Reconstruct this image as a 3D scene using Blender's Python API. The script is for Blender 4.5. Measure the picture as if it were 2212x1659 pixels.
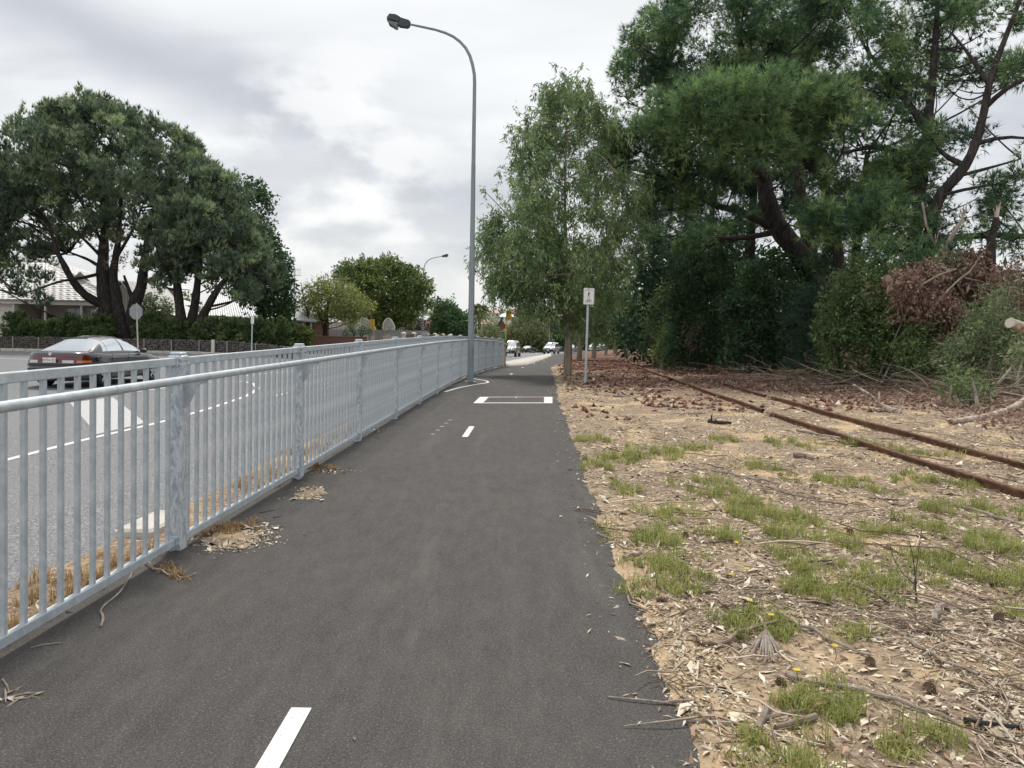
import bpy, bmesh, math, random
import numpy as np
from mathutils import Matrix, Vector

SC = bpy.context.scene
for _o in list(bpy.data.objects):
    bpy.data.objects.remove(_o)
rad = math.radians
# ------------------------------------------------------------------ camera
CAM_POS = np.array([0.0, 0.0, 1.6])
CAM_M = Matrix.Rotation(rad(90 - 1.4), 4, 'X') @ Matrix.Rotation(rad(0.9), 4, 'Z')
cam_d = bpy.data.cameras.new('camera'); cam = bpy.data.objects.new('camera', cam_d)
SC.collection.objects.link(cam)
cam.matrix_world = Matrix.Translation((0, 0, 1.6)) @ CAM_M
cam_d.sensor_width = 36.0; cam_d.lens = 36.0 * 1661 / 2212
cam_d.shift_y = -88 / 2212
cam_d.clip_start = 0.05; cam_d.clip_end = 3000
SC.camera = cam
# ------------------------------------------------------------------ light
SUN_EL, SUN_AZ = 58.0, -8.0          # in front of the camera, a little to the left (deg from +Y, + = right)
world = bpy.data.worlds.new('World'); SC.world = world; world.use_nodes = True
def build_world():
    nt = world.node_tree; N = nt.nodes; Lk = nt.links; N.clear()
    def n(t, **k):
        x = N.new(t)
        for a, b in k.items(): setattr(x, a, b)
        return x
    out = n('ShaderNodeOutputWorld'); bg = n('ShaderNodeBackground'); bg.inputs[1].default_value = 0.1
    Lk.new(bg.outputs[0], out.inputs[0])
    sky = n('ShaderNodeTexSky'); sky.sky_type = 'NISHITA'; sky.sun_disc = False
    sky.sun_elevation = rad(SUN_EL); sky.sun_rotation = rad(SUN_AZ); sky.air_density = 1.0; sky.dust_density = 2.0
    tc = n('ShaderNodeTexCoord')
    sep = n('ShaderNodeSeparateXYZ'); Lk.new(tc.outputs['Generated'], sep.inputs[0])
    def math_(op, a, b=None, clamp=False):
        m = n('ShaderNodeMath', operation=op); m.use_clamp = clamp
        for i, v in enumerate((a, b)):
            if v is None: continue
            if isinstance(v, (int, float)): m.inputs[i].default_value = v
            else: Lk.new(v, m.inputs[i])
        return m.outputs[0]
    # flat cloud deck: divide by elevation so the cloud bands recede towards the horizon
    zz = math_('ADD', math_('MAXIMUM', sep.outputs[2], 0.0), 0.16)
    px = math_('DIVIDE', sep.outputs[0], zz); py = math_('DIVIDE', sep.outputs[1], zz)
    cmb = n('ShaderNodeCombineXYZ'); Lk.new(px, cmb.inputs[0]); Lk.new(py, cmb.inputs[1])
    mp = n('ShaderNodeMapping'); Lk.new(cmb.outputs[0], mp.inputs[0])
    mp.inputs['Rotation'].default_value = (0, 0, rad(28)); mp.inputs['Scale'].default_value = (0.62, 1.25, 1)
    mp.inputs['Location'].default_value = (2.3, 0.35, 0)
    nz = n('ShaderNodeTexNoise'); nz.inputs['Scale'].default_value = 1.15; nz.inputs['Detail'].default_value = 7
    nz.inputs['Roughness'].default_value = 0.5; nz.inputs['Distortion'].default_value = 0.35
    Lk.new(mp.outputs[0], nz.inputs['Vector'])
    r1 = n('ShaderNodeValToRGB'); Lk.new(nz.outputs[0], r1.inputs[0])
    e = r1.color_ramp.elements
    e[0].position = 0.33; e[0].color = (0.54, 0.565, 0.60, 1)
    e[1].position = 0.64; e[1].color = (0.86, 0.87, 0.875, 1)
    x = e.new(0.48); x.color = (0.755, 0.77, 0.785, 1)
    # heaped low cloud nearer the horizon
    mp2 = n('ShaderNodeMapping'); Lk.new(tc.outputs['Generated'], mp2.inputs[0])
    mp2.inputs['Scale'].default_value = (1, 1, 1.9); mp2.inputs['Location'].default_value = (0.37, 0.1, 0.23)
    nz2 = n('ShaderNodeTexNoise'); nz2.inputs['Scale'].default_value = 7.5; nz2.inputs['Detail'].default_value = 9
    nz2.inputs['Roughness'].default_value = 0.50; nz2.inputs['Distortion'].default_value = 0.12
    Lk.new(mp2.outputs[0], nz2.inputs['Vector'])
    r2 = n('ShaderNodeValToRGB'); Lk.new(nz2.outputs[0], r2.inputs[0])
    e = r2.color_ramp.elements
    e[0].position = 0.40; e[0].color = (0.53, 0.55, 0.595, 1)
    e[1].position = 0.60; e[1].color = (0.88, 0.88, 0.875, 1)
    x = e.new(0.5); x.color = (0.67, 0.685, 0.71, 1)
    low = n('ShaderNodeMapRange'); low.interpolation_type = 'SMOOTHSTEP'; Lk.new(sep.outputs[2], low.inputs[0])
    low.inputs[1].default_value = 0.32; low.inputs[2].default_value = 0.12; low.inputs[3].default_value = 0; low.inputs[4].default_value = 0.8
    mx = n('ShaderNodeMixRGB'); Lk.new(low.outputs[0], mx.inputs[0]); Lk.new(r1.outputs[0], mx.inputs[1]); Lk.new(r2.outputs[0], mx.inputs[2])
    # long dark streak of thicker cloud crossing the left of the sky, and a heap of brighter cumulus under its end
    def ray_(u, v):
        q = CAM_M.to_3x3() @ Vector(((u - 1106) / 1661, (741.5 - v) / 1661, -1)); return q.normalized()
    a_, b_ = ray_(40, 30), ray_(980, 380); pn = a_.cross(b_).normalized(); cen = ray_(430, 190)
    def dot_(v):
        k = n('ShaderNodeVectorMath', operation='DOT_PRODUCT'); Lk.new(tc.outputs['Generated'], k.inputs[0]); k.inputs[1].default_value = tuple(v); return k.outputs['Value']
    def mr_(src, a, b, c=0.0, d=1.0):
        k = n('ShaderNodeMapRange'); k.interpolation_type = 'SMOOTHSTEP'; Lk.new(src, k.inputs[0])
        for i, v in enumerate((a, b, c, d)): k.inputs[i + 1].default_value = v
        return k.outputs[0]
    nz3 = n('ShaderNodeTexNoise'); nz3.inputs['Scale'].default_value = 3.2; nz3.inputs['Detail'].default_value = 5; nz3.inputs['Roughness'].default_value = 0.5; Lk.new(tc.outputs['Generated'], nz3.inputs['Vector'])
    wv = math_('MULTIPLY', math_('SUBTRACT', nz3.outputs[0], 0.5), 0.16)
    band = mr_(math_('ABSOLUTE', math_('ADD', dot_(pn), wv)), 0.07, 0.0, 0.0, 0.8)
    band = math_('MULTIPLY', band, mr_(dot_(cen), 0.90, 0.985))
    st_ = n('ShaderNodeMixRGB'); Lk.new(band, st_.inputs[0]); Lk.new(mx.outputs[0], st_.inputs[1]); st_.inputs[2].default_value = (0.45, 0.475, 0.52, 1)
    cu = math_('MULTIPLY', mr_(dot_(ray_(735, 335)), 0.985, 0.9985), mr_(nz2.outputs[0], 0.44, 0.60, 0.0, 0.75))
    cm_ = n('ShaderNodeMixRGB'); Lk.new(cu, cm_.inputs[0]); Lk.new(st_.outputs[0], cm_.inputs[1]); cm_.inputs[2].default_value = (0.90, 0.90, 0.895, 1)
    mx = cm_
    # paler veil towards the horizon
    hz = n('ShaderNodeMapRange'); hz.interpolation_type = 'SMOOTHSTEP'; Lk.new(sep.outputs[2], hz.inputs[0])
    hz.inputs[1].default_value = 0.17; hz.inputs[2].default_value = 0.0; hz.inputs[3].default_value = 0; hz.inputs[4].default_value = 0.6
    mh = n('ShaderNodeMixRGB'); Lk.new(hz.outputs[0], mh.inputs[0]); Lk.new(mx.outputs[0], mh.inputs[1]); mh.inputs[2].default_value = (0.72, 0.73, 0.745, 1)
    sc = n('ShaderNodeMixRGB', blend_type='MULTIPLY'); sc.inputs[0].default_value = 1
    Lk.new(mh.outputs[0], sc.inputs[1]); sc.inputs[2].default_value = (5.8, 5.8, 5.75, 1)
    fin = n('ShaderNodeMixRGB'); fin.inputs[0].default_value = 0.94
    Lk.new(sky.outputs[0], fin.inputs[1]); Lk.new(sc.outputs[0], fin.inputs[2])
    Lk.new(fin.outputs[0], bg.inputs[0])
build_world()
sun_d = bpy.data.lights.new('sun', 'SUN'); sun_d.energy = 1.5; sun_d.angle = rad(10); sun_d.color = (1.0, 0.95, 0.88)
sun = bpy.data.objects.new('sun', sun_d); SC.collection.objects.link(sun)
_sd = Vector((math.sin(rad(SUN_AZ)) * math.cos(rad(SUN_EL)), math.cos(rad(SUN_AZ)) * math.cos(rad(SUN_EL)), math.sin(rad(SUN_EL))))
sun.rotation_euler = _sd.to_track_quat('Z', 'Y').to_euler()
SC.view_settings.view_transform = 'Standard'; SC.view_settings.look = 'None'
SC.view_settings.exposure = 0.98; SC.view_settings.gamma = 1.0
SC.render.engine = 'CYCLES'
SC.cycles.use_denoising = True
SC.cycles.max_bounces = 5; SC.cycles.diffuse_bounces = 2; SC.cycles.glossy_bounces = 2
SC.cycles.use_adaptive_sampling = True; SC.cycles.adaptive_threshold = 0.02
SC.cycles.transmission_bounces = 4; SC.cycles.transparent_max_bounces = 8

# ------------------------------------------------------------------ survey helper: a sight line of the photo met at distance Y
_R = np.array([[CAM_M[i][j] for j in range(3)] for i in range(3)])
def at(u, v, d):
    r = _R @ np.array([(u - 1106) / 1661.0, (741.5 - v) / 1661.0, -1.0])
    return CAM_POS + r * d / r[1]

# ------------------------------------------------------------------ generic helpers
COL = SC.collection
def props(o, label=None, cat=None, group=None, kind=None):
    if label: o['label'] = label
    if cat: o['category'] = cat
    if group: o['group'] = group
    if kind: o['kind'] = kind
    return o
def empty(name, loc, label=None, cat=None, group=None, rz=0.0, kind=None):
    o = bpy.data.objects.new(name, None); COL.objects.link(o)
    o.location = loc; o.rotation_euler = (0, 0, rz); o.empty_display_size = 0.2
    return props(o, label, cat, group, kind)
def wmat(o):
    b = Matrix.Translation(o.location) @ o.rotation_euler.to_matrix().to_4x4()
    return b if o.parent is None else wmat(o.parent) @ o.matrix_parent_inverse @ b
def link(name, me, parent=None, loc=None, rot=None, world=False):
    o = bpy.data.objects.new(name, me); COL.objects.link(o)
    if parent is not None:
        o.parent = parent
        if world:     # mesh is in world coordinates: undo the parents' transform
            m = wmat(parent)
            o.matrix_parent_inverse = m.inverted()
    if loc is not None: o.location = loc
    if rot is not None: o.rotation_euler = rot
    return o
def np_mesh(name, V, Fc, mat=None, tint=None, smooth=False):
    """V (n,3) float, Fc (m,k) int, all faces with k corners"""
    V = np.asarray(V, np.float32).reshape(-1, 3); Fc = np.asarray(Fc, np.int32)
    k = Fc.shape[1]; me = bpy.data.meshes.new(name)
    me.vertices.add(len(V)); me.vertices.foreach_set('co', V.ravel())
    me.loops.add(Fc.size); me.loops.foreach_set('vertex_index', Fc.ravel())
    me.polygons.add(len(Fc)); me.polygons.foreach_set('loop_start', np.arange(0, Fc.size, k, dtype=np.int32))
    try: me.polygons.foreach_set('loop_total', np.full(len(Fc), k, np.int32))
    except Exception: pass
    if tint is not None:
        a = me.attributes.new('tint', 'FLOAT', 'POINT'); a.data.foreach_set('value', np.asarray(tint, np.float32))
    if smooth: me.polygons.foreach_set('use_smooth', np.ones(len(Fc), bool))
    me.update(calc_edges=True)
    if mat is not None: me.materials.append(mat)
    return me
class MB:
    """collects boxes, tubes and polygons; build() links them as one mesh object"""
    def __init__(s): s.v = []; s.f = []
    def add(s, vs, fs):
        b = len(s.v); s.v += [tuple(map(float, p)) for p in vs]; s.f += [tuple(i + b for i in f) for f in fs]; return s
    def box(s, c, sz, rz=0.0, bev=0.0, ax=None):
        hx, hy, hz = sz[0] / 2, sz[1] / 2, sz[2] / 2
        if ax is None:
            X = np.array([math.cos(rz), math.sin(rz), 0]); Y = np.array([-math.sin(rz), math.cos(rz), 0]); Z = np.array([0, 0, 1.0])
        else: X, Y, Z = [np.array(a, float) for a in ax]
        c = np.array(c, float)
        if bev <= 0:
            vs = [c + X * a * hx + Y * b * hy + Z * d * hz for d in (-1, 1) for a, b in ((-1, -1), (1, -1), (1, 1), (-1, 1))]
            return s.add(vs, [(3, 2, 1, 0), (4, 5, 6, 7), (0, 1, 5, 4), (1, 2, 6, 5), (2, 3, 7, 6), (3, 0, 4, 7)])
        rings = []
        for z, ins in ((-hz, bev), (-hz + bev, 0), (hz - bev, 0), (hz, bev)):
            a, b = hx - ins, hy - ins
            k = bev
            rings.append([(-a + k, -b), (a - k, -b), (a, -b + k), (a, b - k), (a - k, b), (-a + k, b), (-a, b - k), (-a, -b + k)])
            rings[-1] = [c + X * p[0] + Y * p[1] + Z * z for p in rings[-1]]
        vs = [p for r in rings for p in r]; fs = []
        for i in range(3):
            for j in range(8):
                fs.append((i * 8 + j, i * 8 + (j + 1) % 8, i * 8 + 8 + (j + 1) % 8, i * 8 + 8 + j))
        fs += [tuple(range(7, -1, -1)), tuple(range(24, 32))]
        return s.add(vs, fs)
    def tube(s, pts, r, sides=8, caps=True):
        pts = [np.array(p, float) for p in pts]; n = len(pts)
        rs = r if hasattr(r, '__len__') else [r] * n
        vs = []; ref = None
        for i in range(n):
            t = pts[min(i + 1, n - 1)] - pts[max(i - 1, 0)]; t = t / (np.linalg.norm(t) + 1e-9)
            if ref is None:
                ref = np.array([0, 0, 1.0]) if abs(t[2]) < 0.9 else np.array([1.0, 0, 0])
            a = np.cross(t, ref); a /= np.linalg.norm(a) + 1e-9; b = np.cross(a, t); ref = b
            for k in range(sides):
                an = 2 * math.pi * k / sides
                vs.append(pts[i] + (a * math.cos(an) + b * math.sin(an)) * rs[i])
        fs = []
        for i in range(n - 1):
            for k in range(sides):
                k2 = (k + 1) % sides
                fs.append((i * sides + k, i * sides + k2, (i + 1) * sides + k2, (i + 1) * sides + k))
        if caps: fs += [tuple(range(sides - 1, -1, -1)), tuple(range((n - 1) * sides, n * sides))]
        return s.add(vs, fs)
    def poly(s, pts): return s.add(pts, [tuple(range(len(pts)))])
    def prism(s, pts2, frame, t):
        """closed outline pts2 in plane (O,X,Y), thickness t along X x Y, centred"""
        O, X, Y = [np.array(a, float) for a in frame]; Nn = np.cross(X, Y); m = len(pts2)
        vs = [O + X * p[0] + Y * p[1] - Nn * t / 2 for p in pts2] + [O + X * p[0] + Y * p[1] + Nn * t / 2 for p in pts2]
        fs = [tuple(range(m - 1, -1, -1)), tuple(range(m, 2 * m))] + [(i, (i + 1) % m, m + (i + 1) % m, m + i) for i in range(m)]
        return s.add(vs, fs)
    def mesh(s, name, mat, smooth=False):
        me = bpy.data.meshes.new(name); me.from_pydata(s.v, [], s.f)
        if smooth:
            me.polygons.foreach_set('use_smooth', np.ones(len(me.polygons), bool))
            try: me.set_sharp_from_angle(angle=rad(40))
            except Exception: pass
        me.update(); me.materials.append(mat); return me
    def build(s, name, mat, parent=None, smooth=False, world=True, **k):
        return link(name, s.mesh(name, mat, smooth), parent, world=world, **k)

# ------------------------------------------------------------------ materials
MATS = {}
def _nt(name):
    m = bpy.data.materials.new(name); m.use_nodes = True; MATS[name] = m
    nt = m.node_tree; b = nt.nodes['Principled BSDF']; return m, nt, b
def ramp(nt, fac, stops):
    r = nt.nodes.new('ShaderNodeValToRGB'); nt.links.new(fac, r.inputs[0]); e = r.color_ramp.elements
    while len(e) < len(stops): e.new(0.5)
    for k, (p, c) in zip(e, stops): k.position = p; k.color = (*c, 1)
    return r.outputs[0]
def noise(nt, scale, detail=4, rough=0.55, dist=0.0, coord='Object', stretch=None, loc=None):
    tc = nt.nodes.new('ShaderNodeTexCoord'); src = tc.outputs[coord]
    if coord == 'World':
        pass
    if stretch or loc:
        mp = nt.nodes.new('ShaderNodeMapping'); nt.links.new(src, mp.inputs[0]); src = mp.outputs[0]
        if stretch: mp.inputs['Scale'].default_value = stretch
        if loc: mp.inputs['Location'].default_value = loc
    z = nt.nodes.new('ShaderNodeTexNoise'); nt.links.new(src, z.inputs['Vector'])
    z.inputs['Scale'].default_value = scale; z.inputs['Detail'].default_value = detail
    z.inputs['Roughness'].default_value = rough; z.inputs['Distortion'].default_value = dist
    return z.outputs[0]
def mix(nt, fac, a, b, mode='MIX'):
    m = nt.nodes.new('ShaderNodeMixRGB'); m.blend_type = mode
    for i, v in zip((0, 1, 2), (fac, a, b)):
        if isinstance(v, (int, float)): m.inputs[i].default_value = v
        elif isinstance(v, tuple): m.inputs[i].default_value = (*v, 1)
        else: nt.links.new(v, m.inputs[i])
    return m.outputs[0]
def bump(nt, b, h, strength=0.3, dist=0.02):
    k = nt.nodes.new('ShaderNodeBump'); k.inputs['Strength'].default_value = strength; k.inputs['Distance'].default_value = dist
    nt.links.new(h, k.inputs['Height']); nt.links.new(k.outputs[0], b.inputs['Normal'])
def plain(name, col, rough=0.6, metal=0.0, vary=0.12, scale=6.0, bmp=0.0, spec=0.5, coat=0.0, stretch=None):
    m, nt, b = _nt(name)
    c2 = tuple(min(1, x * (1 + vary)) for x in col); c1 = tuple(x * (1 - vary) for x in col)
    n1 = noise(nt, scale, 5, stretch=stretch)
    nt.links.new(ramp(nt, n1, [(0.3, c1), (0.7, c2)]), b.inputs['Base Color'])
    b.inputs['Roughness'].default_value = rough; b.inputs['Metallic'].default_value = metal
    b.inputs['Specular IOR Level'].default_value = spec
    if coat: b.inputs['Coat Weight'].default_value = coat; b.inputs['Coat Roughness'].default_value = 0.06
    if bmp: bump(nt, b, noise(nt, scale * 4, 4, stretch=stretch), bmp, 0.01)
    return m
def leafmat(name, stops, trans=0.33, rough=0.6):
    """leaf colour varied by the per-leaf 'tint' value"""
    m = bpy.data.materials.new(name); m.use_nodes = True; MATS[name] = m
    nt = m.node_tree; b = nt.nodes['Principled BSDF']; out = nt.nodes['Material Output']
    at_ = nt.nodes.new('ShaderNodeAttribute'); at_.attribute_name = 'tint'
    col = ramp(nt, at_.outputs['Fac'], stops)
    nt.links.new(col, b.inputs['Base Color']); b.inputs['Roughness'].default_value = rough
    b.inputs['Specular IOR Level'].default_value = 0.3
    if trans > 0:
        t = nt.nodes.new('ShaderNodeBsdfTranslucent'); nt.links.new(col, t.inputs[0])
        mx = nt.nodes.new('ShaderNodeMixShader'); mx.inputs[0].default_value = trans
        nt.links.new(b.outputs[0], mx.inputs[1]); nt.links.new(t.outputs[0], mx.inputs[2]); nt.links.new(mx.outputs[0], out.inputs[0])
    return m
def make_mats():
    # path asphalt
    m, nt, b = _nt('path_asphalt')
    big = noise(nt, 0.55, 5, 0.6); fine = noise(nt, 110, 3, 0.8); mid = noise(nt, 9, 5, 0.65, stretch=(1, 0.35, 1))
    c = ramp(nt, fine, [(0.34, (0.027, 0.0255, 0.0245)), (0.50, (0.064, 0.060, 0.057)), (0.60, (0.106, 0.100, 0.095)), (0.70, (0.26, 0.245, 0.225))])
    c = mix(nt, ramp(nt, big, [(0.42, (0, 0, 0)), (0.75, (0.35, 0.35, 0.35))]), c, (0.12, 0.11, 0.10))
    stk = noise(nt, 3.2, 6, 0.62, 0.3, stretch=(1.3, 0.10, 1)); msk = noise(nt, 0.45, 3, 0.5, loc=(3.1, 1.7, 0))
    c = mix(nt, mix(nt, 1.0, ramp(nt, stk, [(0.52, (0, 0, 0)), (0.74, (0.42, 0.42, 0.42))]), ramp(nt, msk, [(0.42, (0.1, 0.1, 0.1)), (0.62, (1, 1, 1))]), 'MULTIPLY'), c, (0.19, 0.18, 0.168))
    c = mix(nt, 0.22, c, ramp(nt, mid, [(0.35, (0.035, 0.032, 0.03)), (0.68, (0.13, 0.12, 0.11))]))
    nt.links.new(c, b.inputs['Base Color']); b.inputs['Roughness'].default_value = 0.85; b.inputs['Specular IOR Level'].default_value = 0.25
    bump(nt, b, fine, 0.35, 0.006)
    # road chip seal
    m, nt, b = _nt('road_asphalt')
    fine = noise(nt, 48, 3, 0.85); big = noise(nt, 0.35, 4, 0.6, stretch=(1, 0.25, 1))
    c = ramp(nt, fine, [(0.34, (0.05, 0.052, 0.058)), (0.5, (0.165, 0.168, 0.178)), (0.64, (0.42, 0.42, 0.435))])
    c = mix(nt, ramp(nt, big, [(0.4, (0, 0, 0)), (0.7, (0.4, 0.4, 0.4))]), c, (0.21, 0.21, 0.215))
    nt.links.new(c, b.inputs['Base Color']); b.inputs['Roughness'].default_value = 0.8; b.inputs['Specular IOR Level'].default_value = 0.3
    bump(nt, b, fine, 0.4, 0.008)
    # worn white paint
    m, nt, b = _nt('road_paint')
    fine = noise(nt, 60, 4, 0.7)
    nt.links.new(ramp(nt, fine, [(0.33, (0.28, 0.28, 0.28)), (0.42, (0.66, 0.66, 0.65)), (0.7, (0.78, 0.78, 0.77))]), b.inputs['Base Color']); b.inputs['Roughness'].default_value = 0.7
    m, nt, b = _nt('worn_paint')
    fine = noise(nt, 45, 4, 0.8)
    nt.links.new(ramp(nt, fine, [(0.34, (0.2, 0.2, 0.2)), (0.5, (0.5, 0.5, 0.49)), (0.7, (0.62, 0.62, 0.6))]), b.inputs['Base Color']); b.inputs['Roughness'].default_value = 0.8
    # ground: sand, grey-brown litter, red-brown needle drift
    m, nt, b = _nt('dirt')
    fine = noise(nt, 22, 6, 0.72); vf = noise(nt, 95, 4, 0.7); mid = noise(nt, 1.3, 5, 0.62, 0.4); big = noise(nt, 0.28, 4, 0.6, 0.3)
    sand = ramp(nt, vf, [(0.3, (0.40, 0.29, 0.165)), (0.6, (0.57, 0.43, 0.27)), (0.8, (0.68, 0.54, 0.36))])
    lit = ramp(nt, fine, [(0.3, (0.11, 0.078, 0.055)), (0.46, (0.25, 0.185, 0.13)), (0.6, (0.41, 0.32, 0.235)), (0.75, (0.58, 0.485, 0.37))])
    red = ramp(nt, fine, [(0.3, (0.06, 0.032, 0.024)), (0.5, (0.155, 0.085, 0.06)), (0.72, (0.30, 0.19, 0.14))])
    # red drift lies between the path and the pines, 12 to 60 m out
    tc = nt.nodes.new('ShaderNodeTexCoord'); sp = nt.nodes.new('ShaderNodeSeparateXYZ'); nt.links.new(tc.outputs['Object'], sp.inputs[0])
    def mr(src, a, bb, c0=0.0, c1=1.0):
        r = nt.nodes.new('ShaderNodeMapRange'); r.interpolation_type = 'SMOOTHSTEP'; nt.links.new(src, r.inputs[0])
        for i, v in enumerate((a, bb, c0, c1)): r.inputs[i + 1].default_value = v
        return r.outputs[0]
    def mul(a, bb):
        k = nt.nodes.new('ShaderNodeMath'); k.operation = 'MULTIPLY'
        nt.links.new(a, k.inputs[0])
        if isinstance(bb, float): k.inputs[1].default_value = bb
        else: nt.links.new(bb, k.inputs[1])
        return k.outputs[0]
    yy = mr(sp.outputs[1], 13, 26); xx = mr(sp.outputs[0], 1.5, 4.0)
    rmask = mul(mul(yy, xx), mr(big, 0.28, 0.5))
    sm = mr(mid, 0.50, 0.62)
    c = mix(nt, sm, lit, sand); c = mix(nt, mul(mul(mr(sp.outputs[0], 1.25, 0.85), mul(mr(sp.outputs[1], 9.0, 3.5), mr(sp.outputs[0], -0.4, 0.1))), mr(mid, 0.32, 0.46)), c, sand); c = mix(nt, rmask, c, red)
    # dry verge on the far side of the road
    lv = mr(sp.outputs[0], -6, -10); dry = ramp(nt, fine, [(0.3, (0.10, 0.065, 0.04)), (0.5, (0.21, 0.145, 0.09)), (0.75, (0.36, 0.27, 0.17))])
    c = mix(nt, lv, c, dry)
    gm = mul(mr(sp.outputs[1], 130, 200), 1.0); c = mix(nt, gm, c, (0.10, 0.12, 0.06))
    nt.links.new(c, b.inputs['Base Color']); b.inputs['Roughness'].default_value = 0.95; b.inputs['Specular IOR Level'].default_value = 0.15
    bump(nt, b, fine, 0.7, 0.03)
    # galvanised steel
    m, nt, b = _nt('galvanised')
    sp1 = noise(nt, 14, 5, 0.65, 0.6); ve = nt.nodes.new('ShaderNodeTexVoronoi'); ve.inputs['Scale'].default_value = 60
    c = ramp(nt, sp1, [(0.3, (0.40, 0.455, 0.49)), (0.52, (0.50, 0.55, 0.585)), (0.72, (0.62, 0.665, 0.69))])
    c = mix(nt, 0.10, c, ve.outputs['Distance'], 'OVERLAY')
    nt.links.new(c, b.inputs['Base Color']); b.inputs['Metallic'].default_value = 0.25; b.inputs['Roughness'].default_value = 0.55
    m, nt, b = _nt('galvanised_streaked')     # posts with white zinc bloom
    sp1 = noise(nt, 30, 7, 0.78, 0.9, stretch=(1, 1, 0.38)); 
    c = ramp(nt, sp1, [(0.36, (0.27, 0.33, 0.40)), (0.48, (0.44, 0.49, 0.54)), (0.54, (0.62, 0.66, 0.70)), (0.7, (0.74, 0.77, 0.80))])
    nt.links.new(c, b.inputs['Base Color']); b.inputs['Metallic'].default_value = 0.15; b.inputs['Roughness'].default_value = 0.6
    m, nt, b = _nt('pole_steel')
    sp1 = noise(nt, 5, 6, 0.7, 0.5, stretch=(1, 1, 0.15))
    nt.links.new(ramp(nt, sp1, [(0.3, (0.20, 0.235, 0.25)), (0.7, (0.33, 0.375, 0.39))]), b.inputs['Base Color']); b.inputs['Metallic'].default_value = 0.3; b.inputs['Roughness'].default_value = 0.55
    # bark
    for nm, cs, st in (('bark_pine', [(0.3, (0.018, 0.016, 0.016)), (0.5, (0.05, 0.044, 0.042)), (0.72, (0.105, 0.094, 0.09))], (1, 1, 0.22)),
                       ('bark_gum', [(0.3, (0.16, 0.125, 0.095)), (0.5, (0.27, 0.225, 0.18)), (0.72, (0.40, 0.35, 0.30))], (1, 1, 0.12)),
                       ('bark_dead', [(0.3, (0.16, 0.13, 0.105)), (0.5, (0.34, 0.29, 0.245)), (0.72, (0.52, 0.46, 0.40))], (1, 1, 0.3)),
                       ('bark_dark', [(0.3, (0.02, 0.017, 0.015)), (0.5, (0.05, 0.04, 0.034)), (0.72, (0.10, 0.082, 0.07))], (1, 1, 0.3))):
        m, nt, b = _nt(nm); z = noise(nt, 9, 6, 0.7, 0.4, stretch=st)
        nt.links.new(ramp(nt, z, cs), b.inputs['Base Color']); b.inputs['Roughness'].default_value = 0.95; b.inputs['Specular IOR Level'].default_value = 0.15
        bump(nt, b, z, 0.8, 0.05)
    m, nt, b = _nt('log_wood')   # bleached log with flaking bark
    z = noise(nt, 5, 6, 0.75, 0.8)
    nt.links.new(ramp(nt, z, [(0.38, (0.09, 0.062, 0.045)), (0.46, (0.32, 0.24, 0.18)), (0.55, (0.52, 0.45, 0.38)), (0.72, (0.66, 0.60, 0.53))]), b.inputs['Base Color']); b.inputs['Roughness'].default_value = 0.9
    bump(nt, b, z, 0.6, 0.02)
    m, nt, b = _nt('rail_rust'); z = noise(nt, 7, 6, 0.7)
    nt.links.new(ramp(nt, z, [(0.3, (0.06, 0.032, 0.022)), (0.5, (0.13, 0.066, 0.04)), (0.72, (0.28, 0.135, 0.065))]), b.inputs['Base Color']); b.inputs['Roughness'].default_value = 0.85
    # foliage
    leafmat('needle_left', [(0.0, (0.068, 0.105, 0.075)), (0.5, (0.166, 0.235, 0.146)), (1.0, (0.359, 0.454, 0.235))])
    leafmat('needle_right', [(0.0, (0.043, 0.092, 0.061)), (0.5, (0.124, 0.228, 0.102)), (1.0, (0.333, 0.464, 0.193))])
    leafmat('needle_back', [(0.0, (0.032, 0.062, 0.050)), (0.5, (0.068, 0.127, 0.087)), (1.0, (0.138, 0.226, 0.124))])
    leafmat('leaf_gum', [(0.0, (0.093, 0.156, 0.077)), (0.5, (0.198, 0.296, 0.133)), (1.0, (0.442, 0.563, 0.249))], 0.3, 0.5)
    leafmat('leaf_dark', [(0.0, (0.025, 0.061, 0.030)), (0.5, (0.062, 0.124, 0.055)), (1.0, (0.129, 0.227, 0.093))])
    leafmat('leaf_bush', [(0.0, (0.057, 0.099, 0.045)), (0.5, (0.143, 0.216, 0.085)), (1.0, (0.321, 0.399, 0.160))])
    leafmat('leaf_grey', [(0.0, (0.102, 0.137, 0.073)), (0.5, (0.203, 0.265, 0.138)), (1.0, (0.405, 0.461, 0.244))])
    leafmat('leaf_dead', [(0.0, (0.120, 0.073, 0.058)), (0.5, (0.312, 0.194, 0.153)), (1.0, (0.542, 0.437, 0.347))])
    leafmat('leaf_yellow', [(0.0, (0.095, 0.147, 0.052)), (0.5, (0.243, 0.293, 0.095)), (1.0, (0.516, 0.500, 0.148))], 0.35)
    leafmat('leaf_green', [(0.0, (0.056, 0.100, 0.030)), (0.5, (0.127, 0.190, 0.055)), (1.0, (0.308, 0.360, 0.100))], 0.3)
    leafmat('leaf_purple', [(0.0, (0.036, 0.024, 0.025)), (0.5, (0.091, 0.055, 0.056)), (1.0, (0.181, 0.118, 0.105))])
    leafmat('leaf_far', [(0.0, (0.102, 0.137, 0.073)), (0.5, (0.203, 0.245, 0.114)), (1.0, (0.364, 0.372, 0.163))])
    leafmat('leaf_palm', [(0.0, (0.091, 0.127, 0.065)), (0.5, (0.181, 0.235, 0.105)), (1.0, (0.324, 0.353, 0.163))])
    leafmat('grass_green', [(0.0, (0.164, 0.192, 0.055)), (0.5, (0.302, 0.338, 0.099)), (1.0, (0.553, 0.519, 0.217))], 0.4)
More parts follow.
